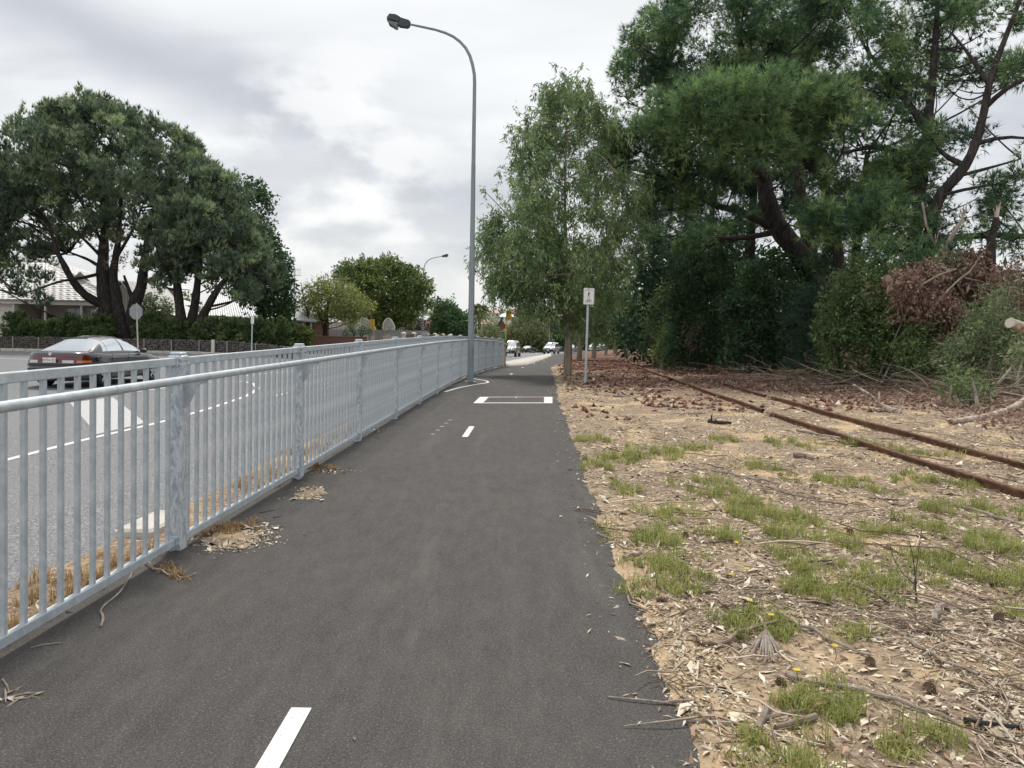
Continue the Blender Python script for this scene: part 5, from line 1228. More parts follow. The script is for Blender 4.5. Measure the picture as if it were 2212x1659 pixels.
def leaf_mesh(name, puffs, mat, rng, r=.5, K=40, L=.12, w=.05, droop=.2, out=.6, tint0=.45, tp=.18, flat=1.0, jit=.6):
    P = len(puffs); d = unit(rng.normal(size=(P, K, 3))); rr = r * rng.uniform(.3, 1, (P, K, 1)) ** .6 * rng.uniform(.7, 1.25, (P, 1, 1))
    b = (puffs[:, None] + d * rr * np.array([1, 1, flat])).reshape(-1, 3); dr = unit(out * d + np.array([0, 0, -droop]) + jit * rng.normal(size=d.shape)).reshape(-1, 3)
    side = unit(np.cross(dr, rng.normal(size=dr.shape))); ps = np.repeat(rng.lognormal(0, .22, P), K)[:, None]; ln = L * ps * rng.lognormal(-.08, .32, (len(b), 1)); wd = w * ps * rng.lognormal(-.08, .32, (len(b), 1))
    V = np.stack([b, b + dr * ln * .45 - side * wd / 2, b + dr * ln, b + dr * ln * .45 + side * wd / 2], 1).reshape(-1, 3)
    tn = (tint0 + tp * rng.normal(size=(P, 1)) + .22 * wob(puffs[:, 0] + puffs[:, 1] * .4, puffs[:, 2], 14 * L ** .3 * .16, P % 50)[:, None] + .15 * rng.normal(size=(P, K))).reshape(-1, 1) + np.zeros((1, 4))
    return np_mesh(name, V, np.arange(len(V)).reshape(-1, 4), mat, np.clip(tn, 0, 1).ravel())
def hang_mesh(name, pts, mat, rng, n=26, H=.8, L=.17, w=.026, tint0=.45, tp=.18):
    """weeping branchlets: strings of long hanging leaves"""
    P = len(pts); t = rng.uniform(0, 1, (P, n, 1)); az = rng.uniform(0, 6.28, (P, 1)); dirh = np.stack([np.cos(az), np.sin(az), 0 * az], -1); hl = H * rng.uniform(.5, 1.3, (P, 1, 1))
    b = pts[:, None] + dirh * (t * .45 * hl) + np.array([0, 0, -1.0]) * (t ** 1.6 * hl) + np.array([0, 0, .25]) * hl * np.sin(t * 3.1) + .05 * rng.normal(size=(P, n, 3))
    d = unit(np.array([0, 0, -.8]) + .55 * rng.normal(size=(P, n, 3)) + .25 * dirh).reshape(-1, 3); b = b.reshape(-1, 3)
    side = unit(np.cross(d, rng.normal(size=d.shape))); ln = L * rng.uniform(.6, 1.25, (len(b), 1)); wd = w * rng.uniform(.7, 1.2, (len(b), 1)); bend = unit(rng.normal(size=d.shape)) * ln * .10
    V = np.stack([b, b + d * ln * .4 - side * wd / 2 + bend, b + d * ln, b + d * ln * .4 + side * wd / 2 + bend], 1).reshape(-1, 3)
    tn = (tint0 + tp * rng.normal(size=(P, 1)) + .15 * rng.normal(size=(P, n))).reshape(-1, 1) + np.zeros((1, 4))
    return np_mesh(name, V, np.arange(len(V)).reshape(-1, 4), mat, np.clip(tn, 0, 1).ravel())
def bez(a, b, c, n): t = np.linspace(0, 1, n)[:, None]; return (1 - t) ** 2 * a + 2 * t * (1 - t) * b + t * t * c
def limbs(stems, puffs, rng, nl=30, rl=.09, rt=.018, twigs=1.0, sag=.25, minz=-9):
    """boughs from the stems to spread-out anchor puffs, then twigs from the boughs to the other puffs"""
    S = np.concatenate([resample(np.array(s)[:, :3], .3) for s in stems]); S = S[S[:, 2] > minz]
    mb = MB(); nodes = [S]
    if len(puffs):
        A = [int(rng.integers(len(puffs)))]; dd = np.linalg.norm(puffs - puffs[A[0]], axis=1)
        for _ in range(min(nl, len(puffs)) - 1): k = int(np.argmax(dd + .6 * rng.random(len(dd)))); A.append(k); dd = np.minimum(dd, np.linalg.norm(puffs - puffs[k], axis=1))
        for k in A:
            p = puffs[k]; dv = p - S; c = np.linalg.norm(dv, axis=1) + 1.3 * np.maximum(0, S[:, 2] - p[2] + .35 * np.hypot(dv[:, 0], dv[:, 1])); q = S[int(np.argmin(c))]; ln = np.linalg.norm(p - q)
            m = (q + p) / 2 + np.array([0, 0, -sag * ln * .4]) + rng.normal(size=3) * ln * .06; c_ = bez(q, m, p, 8); r0 = rl * (.5 + .13 * ln); mb.tube(c_, list(np.linspace(r0, rt, 8)), 6, False); nodes.append(c_[2:])
        B = np.concatenate(nodes); idx = rng.permutation(len(puffs))[:int(len(puffs) * twigs)]
        for k in idx:
            p = puffs[k]; dv = p - B; c = np.linalg.norm(dv, axis=1) + 1.0 * np.maximum(0, B[:, 2] - p[2]); q = B[int(np.argmin(c))]; ln = np.linalg.norm(p - q)
            if ln < .1 or ln > 4: continue
            m = (q + p) / 2 + rng.normal(size=3) * ln * .10; mb.tube(bez(q, m, p, 4), list(np.linspace(rt * 1.1, rt * .45, 4)), 4, False)
    return mb
def stem(pts):   # (u, v, distance, radius) -> world x y z r
    return [(*at(u, v, d), r) for u, v, d, r in pts]
def trunk_mb(stems, sides=10, rng=None, ground=None):
    mb = MB()
    for s in stems:
        s = np.array(s, float)
        if len(s) > 2: s = smooth_line(s, .35, 2)
        mb.tube(s[:, :3], [max(.01, r * (1 + .06 * math.sin(i * 2.3 + r * 50))) for i, r in enumerate(s[:, 3])], sides)
    return mb
def tree(name, label, stems, crown_me, bark, puffs, rng, group=None, cat='tree', loc=None, lim=None, extra=()):
    b = np.array(stems[0][0][:3]) if loc is None else np.array(loc)
    T = empty(name, tuple(b), label, cat, group); trunk_mb(stems).build('trunk', M[bark], T, smooth=True)
    if lim is not None:
        mb = limbs(stems, puffs, rng, **lim)
        if mb.v: props(mb.build('limbs', M[bark], T, smooth=True), kind='stuff')
    for nm, me in ([('crown', crown_me)] if not isinstance(crown_me, list) else crown_me): link(nm, me, T, world=True)
    return T
def to_ground(s, extra=.3):
    """prolong the foot of a stem to just below the ground"""
    x, y, z, r = s[0]; return [(x, y, float(Z(x, y)) - extra, r * 1.15)] + list(s)

# ------------------------------------------------------------------ left pines
def left_pines():
    r = np.random.default_rng(11); d = 53.5
    st = [to_ground(stem([(241, 735, d, .58), (228, 652, d, .50), (221, 593, d, .42), (226, 494, d, .26), (222, 380, d, .10)])),
          to_ground(stem([(265, 735, d - .4, .45), (251, 642, d, .38), (243, 593, d, .28), (255, 527, d, .2), (262, 430, d - .6, .12), (258, 330, d, .08)])),
          to_ground(stem([(279, 735, d + .4, .50), (291, 652, d, .42), (307, 619, d, .36), (309, 586, d, .30), (317, 527, d + 1, .22), (335, 430, d + 1, .10)])),
          stem([(224, 660, d, .32), (185, 640, d - 1, .28), (155, 606, d - 1.6, .23), (139, 573, d - 2, .19), (122, 543, d - 2.2, .15), (105, 480, d - 2, .08)]),
          stem([(306, 612, d, .16), (347, 595, d - 1, .13), (374, 576, d - 1.5, .10)]), stem([(290, 655, d, .18), (275, 618, d - .5, .12), (268, 595, d - .8, .07)]),
          stem([(221, 590, d, .14), (180, 600, d - 1.5, .10), (130, 607, d - 3, .08), (80, 625, d - 4, .05), (45, 637, d - 4.5, .03)]),
          stem([(222, 580, d, .14), (190, 560, d + 1, .10), (150, 545, d + 2, .06)]), stem([(224, 560, d, .12), (185, 520, d - 1, .09), (130, 470, d - 2, .04)]),
          stem([(226, 540, d, .12), (200, 480, d - 2, .08), (170, 430, d - 3, .04)]), stem([(250, 560, d, .12), (285, 500, d - 2, .09), (310, 440, d - 3, .04)])]
    out = [(-70, 612), (-70, 370), (0, 335), (40, 292), (90, 252), (150, 224), (215, 213), (270, 228), (325, 255), (380, 280), (425, 320), (460, 362), (495, 405), (505, 470), (490, 525), (430, 560), (380, 596), (345, 572), (330, 535), (290, 505), (250, 522), (215, 495), (175, 515), (135, 525), (85, 550), (45, 578), (0, 600)]
    p1 = cluster(volume(out, d, 7.0, 11.5, r), 2.6, (.36, .36, .30), r); p1 = p1[in_poly(p1[:, [0, 2]] * np.array([1, 1.0]), np.array([at(u, v, d)[[0, 2]] for u, v in out]))]; lowp = at(0, 440, d)[2]; p1 = p1[(p1[:, 2] > lowp) | (r.random(len(p1)) < .62)]; low = volume([(-10, 590), (50, 580), (105, 592), (108, 632), (70, 642), (20, 630)], d - 3.6, 1.2, 2.3, r)
    low2 = volume([(60, 640), (100, 630), (110, 645), (85, 660)], d - 4, .6, 5, r)
    pf = np.concatenate([p1, low, low2]); T = tree('pine_tree', 'big domed pine with several leaning stems behind the dark grey sedan', st, needle_mesh('crown', pf, M['needle_left'], r, .52, 17, 7, .42, .085, 1.3, .6, .40, .50, .26), 'bark_pine', pf, r, None, lim=dict(nl=90, rl=.06, rt=.02, twigs=.6))
    dead = volume([(190, 505), (270, 480), (290, 560), (260, 600), (205, 570)], d - 1.2, 1.5, 1.6, r); link('dead_needles', needle_mesh('dead_needles', dead, M['leaf_dead'], r, .4, 10, 6, .3, .05, .6), T, world=True)
    d = 51.5
    st = [to_ground(stem([(397, 738, d, .38), (390, 679, d, .32), (380, 593, d, .25), (372, 520, d, .15)])), to_ground(stem([(404, 738, d + .3, .36), (421, 659, d, .28), (427, 609, d, .22), (440, 500, d, .10)])),
          to_ground(stem([(410, 738, d - .3, .38), (440, 679, d - .4, .28), (463, 636, d - .8, .22), (486, 603, d - 1, .17), (509, 590, d - 1.2, .11), (540, 585, d - 1.4, .05)])), stem([(383, 615, d, .13), (360, 585, d - 1, .1), (345, 560, d - 2, .05)])]
    pf = np.concatenate([cluster(volume([(330, 525), (345, 450), (400, 400), (440, 375), (490, 380), (525, 425), (548, 500), (570, 540), (592, 575), (600, 610), (585, 648), (540, 640), (500, 590), (440, 612), (400, 600), (350, 592), (325, 560)], d, 4.2, 12.5, r), 2.6, (.34, .34, .28), r), volume([(490, 620), (540, 610), (560, 640), (545, 668), (500, 655)], d - 1, 1.2, 5, r)])
    tree('pine_tree', 'smaller pine leaning right over the hedge beside the domed pine', st, needle_mesh('crown', pf, M['needle_left'], r, .5, 17, 7, .40, .08, 1.2, .6, .40, .50, .26), 'bark_pine', pf, r, None, lim=dict(nl=40, rl=.09, rt=.03, twigs=.5))
    d = 58.5; p = at(575, 735, d)
    pf = volume([(490, 400), (530, 382), (562, 400), (583, 450), (578, 480), (600, 520), (622, 590), (632, 640), (626, 682), (590, 692), (560, 668), (530, 650), (500, 600), (480, 480)], d, 3.2, 13, r)
    tree('dark_tree', 'dark leafy evergreen tree behind the smaller pine', [to_ground(stem([(572, 740, d, .3), (560, 620, d, .2), (545, 480, d, .07)]))], leaf_mesh('crown', pf, M['leaf_dark'], r, .55, 40, .26, .15, .3, tint0=.45), 'bark_dark', pf, r, None, lim=dict(nl=20, rl=.08, rt=.03, twigs=.2))
left_pines()
def hedges():
    r = np.random.default_rng(5); H = [(-8, 34, 676, 'leftmost hedge shrub, below the round porthole window'), (34, 78, 690, 'hedge shrub behind the boot of the sedan'), (74, 120, 690, 'hedge shrub with a pale gap beside it, left of the verandah post'), (116, 146, 681, 'tall pointed hedge shrub in front of the verandah post'), (142, 182, 686, 'hedge shrub under the verandah windows'), (178, 232, 684, 'hedge shrub touching the left side of the big pine stems'),
         (288, 338, 678, 'hedge shrub behind the stop sign post'), (334, 388, 690, 'hedge shrub between the two pines'), (408, 470, 690, 'hedge shrub right of the smaller pine trunk'), (464, 520, 688, 'hedge shrub left of the small white sign'), (514, 575, 690, 'hedge shrub behind the small white sign'), (570, 628, 693, 'hedge shrub under the dark tree'), (622, 662, 703, 'low pale green shrub at the right end of the hedge')]
    for u0, u1, vt, lab in H:
        d = 53.2 - 4.4 * (u0 - 0) / 480 if u0 < 480 else 49.4 + (u0 - 480) / 40; x0 = at(u0, vt, d)[0]; x1 = at(u1, vt, d)[0]; zt = at(u0, vt, d)[2]; zb = float(Z(x0, d)); cx = (x0 + x1) / 2; k = int((x1 - x0) * (zt - zb) * 40)
        q = r.uniform(-1, 1, (k * 2, 3)); q = q[(abs(q[:, 0]) ** 2.6 + abs(q[:, 2]) ** 2.6 < 1)][:k]; w = (x1 - x0) / 2 + .12
        pf = np.stack([cx + q[:, 0] * w, d + 1.0 + q[:, 1] * .7, (zt + zb) / 2 + q[:, 2] * (zt - zb) / 2 + .12 * np.sin(q[:, 0] * 9)], -1)
        S = empty('hedge_shrub', (cx, d + 1, zb), lab, 'shrub', 'hedge shrubs behind the stone wall'); mb = MB()
        for i in range(5): a = r.uniform(-1, 1, 2); mb.tube([(cx + a[0] * .15, d + 1, zb - .1), (cx + a[0] * w * .7, d + 1 + a[1] * .4, (zt + zb) / 2)], [.05, .02], 5)
        mb.build('stems', M['bark_dark'], S); pale = 'pale' in lab and 'low' in lab
        link('foliage', needle_mesh('foliage', pf, M['leaf_bush' if not pale else 'leaf_green'], r, .24, 12, 6, .20, .085, 1.0, .8, .5, .40, .16), S, world=True)
hedges()
def mid_trees():
    r = np.random.default_rng(21)
    def t(name, label, poly, d, T, dens, mat, stems, rr=.5, K=36, L=.16, w=.08, droop=.1, lim=None, bark='bark_dark', tint0=.45, cat='tree'):
        pf = volume(poly, d, T, dens, r); st = [to_ground(stem(s)) for s in stems]
        return tree(name, label, st, leaf_mesh('crown', pf, M[mat], r, rr, K, L, w, droop, tint0=tint0), bark, pf, r, None, cat, lim=lim or dict(nl=18, rl=.06, rt=.02, twigs=.35))
    d = 62; yl = z2((230, 640), (300, 480), (400, 425), (520, 420), (640, 420), (760, 460), (870, 530), (950, 640), (985, 680), (900, 800), (860, 870), (700, 860), (560, 880), (430, 840), (330, 780))
    t('yellow_tree', 'small yellow green street tree with a dark forked trunk', yl, d, 2.6, 22, 'leaf_yellow', [[(702, 742, d, .22), (703, 700, d, .18), (706, 660, d, .12), (720, 630, d, .05)], [(702, 740, d, .1), (700, 698, d, .13), (680, 660, d, .08), (668, 620, d, .04)]], .5, 34, .20, .085)
    d = 61; t('bare_tree', 'thin grey leaved tree left of the yellow street tree', z2((130, 740), (180, 580), (260, 470), (330, 470), (340, 620), (330, 780), (200, 800)), d, 1.5, 4, 'leaf_grey', [[(672, 745, d, .10), (668, 690, d, .08), (655, 640, d, .05), (650, 610, d, .02)]], .5, 16, .14, .05, lim=dict(nl=22, rl=.05, rt=.018, twigs=1.0))
    d = 76; g = z2((600, 400), (670, 280), (730, 235), (860, 262), (1000, 262), (1190, 195), (1290, 222), (1400, 300), (1540, 335), (1620, 430), (1665, 640), (1640, 690), (1500, 740), (1480, 850), (1300, 895), (1170, 950), (1100, 990), (1000, 960), (900, 900), (870, 800), (860, 600), (760, 480))
    t('street_tree', 'large round green street tree in front of the cypresses', g, d, 4.2, 15, 'leaf_green', [[(815, 740, d, .34), (815, 710, d, .28), (812, 660, d, .2), (800, 610, d, .08)], [(815, 715, d, .16), (830, 660, d, .13), (850, 610, d, .05)]], .58, 36, .28, .15)
    d = 66; t('garden_shrub', 'dark open shrub before the white garden wall', z2((700, 1030), (740, 920), (820, 890), (930, 905), (1000, 970), (975, 1020), (900, 1050), (800, 1075)), d, 1.2, 20, 'leaf_dark', [[(768, 742, d, .07), (765, 725, d, .06), (760, 710, d, .03)], [(770, 742, d, .06), (785, 722, d, .04)]], .32, 26, .12, .06, cat='shrub')
    for i, (u, vt, w, lab) in enumerate(((782, 548, 4.5, 'tallest dark cypress spire behind the green street tree'), (798, 558, 3.6, 'second cypress spire from the left behind the green street tree'), (814.5, 555, 3.6, 'third cypress spire from the left behind the green street tree'), (825, 553, 4, 'rightmost cypress spire behind the green street tree'))):
        d = 105; t('cypress_tree', lab, [(u - w, 600), (u - w, vt + 14), (u - 1, vt), (u + 1, vt), (u + w, vt + 14), (u + w, 600)], d, .5, 30, 'needle_back', [[(u, 742, d, .2), (u, 620, d, .12), (u, vt + 8, d, .04)]], .28, 26, .22, .10, -.6, dict(nl=4, rl=.02, rt=.01, twigs=0))
    d = 88; t('purple_tree', 'purple leaved tree right of the green street tree', z2((1240, 990), (1290, 870), (1420, 810), (1540, 820), (1600, 890), (1600, 980), (1500, 1040), (1350, 1030)), d, 2, 14, 'leaf_purple', [[(885, 742, d, .15), (888, 715, d, .12), (890, 695, d, .05)]], .5, 34, .18, .10)
    d = 84; t('round_shrub', 'brown green mounded shrub beside the pillar fence', z2((1240, 1040), (1260, 1000), (1320, 985), (1390, 1000), (1410, 1040)), d, 1, 9, 'leaf_far', [[(866, 738, d, .06), (866, 722, d, .04)]], .35, 30, .12, .06, cat='shrub')
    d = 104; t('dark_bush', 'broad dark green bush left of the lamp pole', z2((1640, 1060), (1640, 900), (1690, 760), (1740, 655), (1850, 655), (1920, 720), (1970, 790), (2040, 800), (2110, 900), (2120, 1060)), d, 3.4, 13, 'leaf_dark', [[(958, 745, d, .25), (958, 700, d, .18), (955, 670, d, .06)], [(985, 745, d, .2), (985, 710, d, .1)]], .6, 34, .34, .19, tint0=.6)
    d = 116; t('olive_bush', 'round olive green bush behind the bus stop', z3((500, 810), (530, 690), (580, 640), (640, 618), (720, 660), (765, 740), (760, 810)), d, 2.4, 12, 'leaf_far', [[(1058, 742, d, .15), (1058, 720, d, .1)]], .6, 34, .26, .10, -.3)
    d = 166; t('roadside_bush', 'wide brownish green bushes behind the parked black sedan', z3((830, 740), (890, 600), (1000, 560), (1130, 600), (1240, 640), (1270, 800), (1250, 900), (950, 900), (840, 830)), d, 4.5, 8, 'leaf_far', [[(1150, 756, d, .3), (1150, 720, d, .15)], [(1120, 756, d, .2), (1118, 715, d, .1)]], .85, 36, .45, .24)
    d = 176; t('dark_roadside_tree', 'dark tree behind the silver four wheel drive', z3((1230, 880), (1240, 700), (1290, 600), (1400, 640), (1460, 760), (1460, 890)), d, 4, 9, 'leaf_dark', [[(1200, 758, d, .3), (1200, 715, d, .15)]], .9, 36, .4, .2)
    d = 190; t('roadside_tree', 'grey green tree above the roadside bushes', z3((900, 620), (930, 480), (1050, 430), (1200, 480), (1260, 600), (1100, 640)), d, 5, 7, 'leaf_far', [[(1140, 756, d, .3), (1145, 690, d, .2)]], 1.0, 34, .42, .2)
    d = 57.2; t('garden_tree', 'pale olive garden tree between the two pines below the brick gable', z1((900, 640), (910, 470), (960, 420), (1040, 440), (1110, 500), (1140, 640), (1040, 700)), d, 1.2, 20, 'leaf_grey', [[(335, 735, d, .12), (336, 690, d, .08), (336, 660, d, .04)]], .4, 34, .18, .08)
    # palm
    d = 122; x, y, z = at(1035.5, 668, d); P = empty('palm_tree', (x, y, float(Z(x, y))), 'feathery palm tree just right of the lamp pole', 'tree')
    MB().tube([(x, y, float(Z(x, y)) - .3), (x + .05, y, z * .5 - .5), (x, y, z)], [.30, .24, .26], 9).build('trunk', M['bark_pine'], P, smooth=True)
    V = []; tn = []
    for i in range(46):
        az = r.uniform(0, 6.28); el = r.uniform(-.9, 1.3); L = r.uniform(2.2, 3.0); a = np.array([math.cos(az) * math.cos(el), math.sin(az) * math.cos(el), math.sin(el)]); tt = r.uniform(.1, .9)
        pts = np.array([np.array([x, y, z]) + a * L * f + np.array([0, 0, -1.7]) * f * f for f in np.linspace(0, 1, 22)]); tg = unit(np.gradient(pts, axis=0))
        for j in range(3, 22):
            for sg in (-1, 1):
                s = unit(np.cross(tg[j], [0, 0, 1.0])) * sg; dr = unit(s * .8 + tg[j] * .5 + np.array([0, 0, -.7])); ll = .55 * math.sin(j / 22 * 2.6 + .4); V += [pts[j] - tg[j] * .09, pts[j] + tg[j] * .10, pts[j] + dr * ll * 1.15]; tn += [tt] * 3
    link('crown', np_mesh('crown', V, np.arange(len(V)).reshape(-1, 3), M['leaf_palm'], tn), P, world=True)
    # loose greenery on the hill (nobody could count it)
    q = r.uniform([-150, 235], [60, 520], (150, 2)); pr = interp(q[:, 1], [215, 260, 330, 400, 470, 640], [-9, -6, 1.5, 6.3, 8.0, 8.5]); sd = sstep(60, 10, q[:, 0] - (q[:, 1] - 300) * .05); zz = pr * sd - 9 * (1 - sd)
    pf = np.c_[q, zz + 1.2]; pf = np.concatenate([pf + r.normal(size=pf.shape) * np.array([1.6, 1.6, .6]) for _ in range(4)])
    props(link('hill_trees', leaf_mesh('hill_trees', pf, M['leaf_far'], r, 1.2, 20, .8, .5, .1)), 'scattered trees covering the distant hill', None, None, 'stuff')
    # far wood closing the view behind the houses and to the right of the road
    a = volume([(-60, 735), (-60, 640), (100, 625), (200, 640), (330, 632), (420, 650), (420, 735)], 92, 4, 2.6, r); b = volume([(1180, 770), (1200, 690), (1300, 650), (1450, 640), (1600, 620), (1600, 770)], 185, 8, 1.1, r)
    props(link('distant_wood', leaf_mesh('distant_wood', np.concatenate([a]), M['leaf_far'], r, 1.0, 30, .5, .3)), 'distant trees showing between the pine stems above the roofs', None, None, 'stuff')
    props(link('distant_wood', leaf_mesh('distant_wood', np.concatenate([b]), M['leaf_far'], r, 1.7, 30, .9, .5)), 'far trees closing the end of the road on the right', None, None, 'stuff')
mid_trees()

# ------------------------------------------------------------------ gum trees along the path
def gums():
    r = np.random.default_rng(31); d = 27.6
    out = z7((85, 1030), (130, 930), (150, 860), (170, 790), (165, 700), (205, 650), (225, 570), (255, 480), (325, 400), (355, 345), (400, 295), (440, 280), (510, 315), (560, 365), (605, 425), (615, 500), (600, 560), (640, 640), (700, 700), (735, 790), (725, 850), (680, 900), (655, 950), (670, 1040), (620, 1100), (590, 1140), (540, 1170), (500, 1200), (420, 1210), (380, 1210), (330, 1190), (250, 1185), (180, 1140), (110, 1090))
    pf = cluster(volume(out, d, 2.6, 84, r), 13, (.27, .27, .26), r)
    # the two heavy masses hang in front, gaps between them let the sky through
    gap = np.array([at(u, v, d)[[0, 2]] for u, v in z7((385, 590), (445, 590), (365, 700), (200, 700), (520, 560), (665, 960))])
    dd = np.min(np.linalg.norm(pf[:, None, [0, 2]] - gap[None], axis=2), axis=1); pf = pf[(dd > .42) | (r.random(len(pf)) < .2)]
    low = volume(z7((340, 1150), (540, 1150), (530, 1230), (500, 1275), (420, 1285), (385, 1240)), d, .9, 60, r); pf2 = np.concatenate([pf, low])
    st = [to_ground(stem([(1226, 806, d, .145), (1228, 760, d, .135), (1229, 715, d, .13), (1228, 660, d, .10), (1222, 560, d, .07), (1220, 400, d, .04), (1225, 220, d, .02)])),
          stem([(1229, 705, d, .12), (1245, 650, d - .3, .09), (1275, 590, d - .6, .06), (1320, 500, d - 1, .02)]), stem([(1229, 700, d, .12), (1208, 645, d + .3, .09), (1180, 590, d + .3, .06), (1130, 500, d, .02)]),
          stem([(1228, 712, d, .06), (1200, 680, d - .5, .045), (1165, 655, d - .8, .03), (1120, 610, d - 1, .012)]), stem([(1229, 690, d, .08), (1262, 660, d, .05), (1310, 620, d, .02)])]
    T = tree('gum_tree', 'weeping gum tree standing beside the path behind the sign', st, [('crown', hang_mesh('crown', pf2, M['leaf_gum'], r, 26, .55, .20, .042, .5, .22))], 'bark_gum', pf, r, 'gum trees along the path', lim=dict(nl=36, rl=.035, rt=.012, twigs=.15, sag=-.1))
    s2 = to_ground(stem([(1220, 795, d + .5, .045), (1220, 750, d + .4, .04), (1224, 720, d, .03)])); trunk_mb([s2], 8).build('side_stem', M['bark_gum'], T, smooth=True)
    # more gums further along, crowns running together
    data = [(1250, 786, 56, [(1230, 730), (1210, 640), (1240, 560), (1310, 540), (1370, 600), (1380, 690), (1340, 740), (1290, 750)], 'second gum tree, half hidden behind the first trunk', .2),
            (1282, 776, 70, [(1250, 735), (1260, 660), (1300, 620), (1350, 640), (1370, 700), (1350, 755), (1290, 752)], 'gum tree with a pale leaning trunk right of the sign post', .22),
            (1308, 771, 86, [(1290, 748), (1300, 680), (1340, 650), (1380, 690), (1370, 752)], 'gum tree with a slim red brown trunk beyond the sign', .16),
            (1328, 769, 98, [(1310, 750), (1330, 670), (1380, 640), (1420, 700), (1410, 755)], 'gum tree with a pale stout trunk beyond the sign', .28), (1350, 768, 104, [(1330, 752), (1345, 690), (1390, 670), (1420, 720), (1400, 756)], 'gum tree with a twin pale trunk far along the rails', .2),
            (1388, 768, 92, [(1360, 752), (1365, 660), (1390, 610), (1430, 640), (1440, 730), (1420, 756)], 'gum tree with yellowing leaves at the bend of the rails', .3), (1402, 769, 82, [(1375, 755), (1380, 640), (1410, 570), (1450, 600), (1470, 700), (1450, 760)], 'rightmost gum tree at the bend of the rails', .3)]
    for i, (u, v, dd, poly, lab, rad_) in enumerate(data):
        poly = [(a_, b_ - 26 if b_ > 712 else b_) for a_, b_ in poly]; pf = volume(poly, dd, 2.6, 18, r); me = hang_mesh('crown', pf, M['leaf_gum'], r, 24, .9, .36, .10, .34 if i != 5 else .7)
        x, y, _ = at(u, v, dd); z = float(Z(x, y)); c = pf.mean(0); st = [[(x, y, z - .3, rad_ * 1.1), (x + .1, y, z + 1.5, rad_ * .9), (c[0], c[1], c[2], rad_ * .5), (c[0], c[1], c[2] + 1.5, rad_ * .2)]]
        tree('gum_tree', lab, st, me, 'bark_gum', pf, r, 'gum trees along the path', lim=dict(nl=10, rl=.05, rt=.02, twigs=.05))
gums()

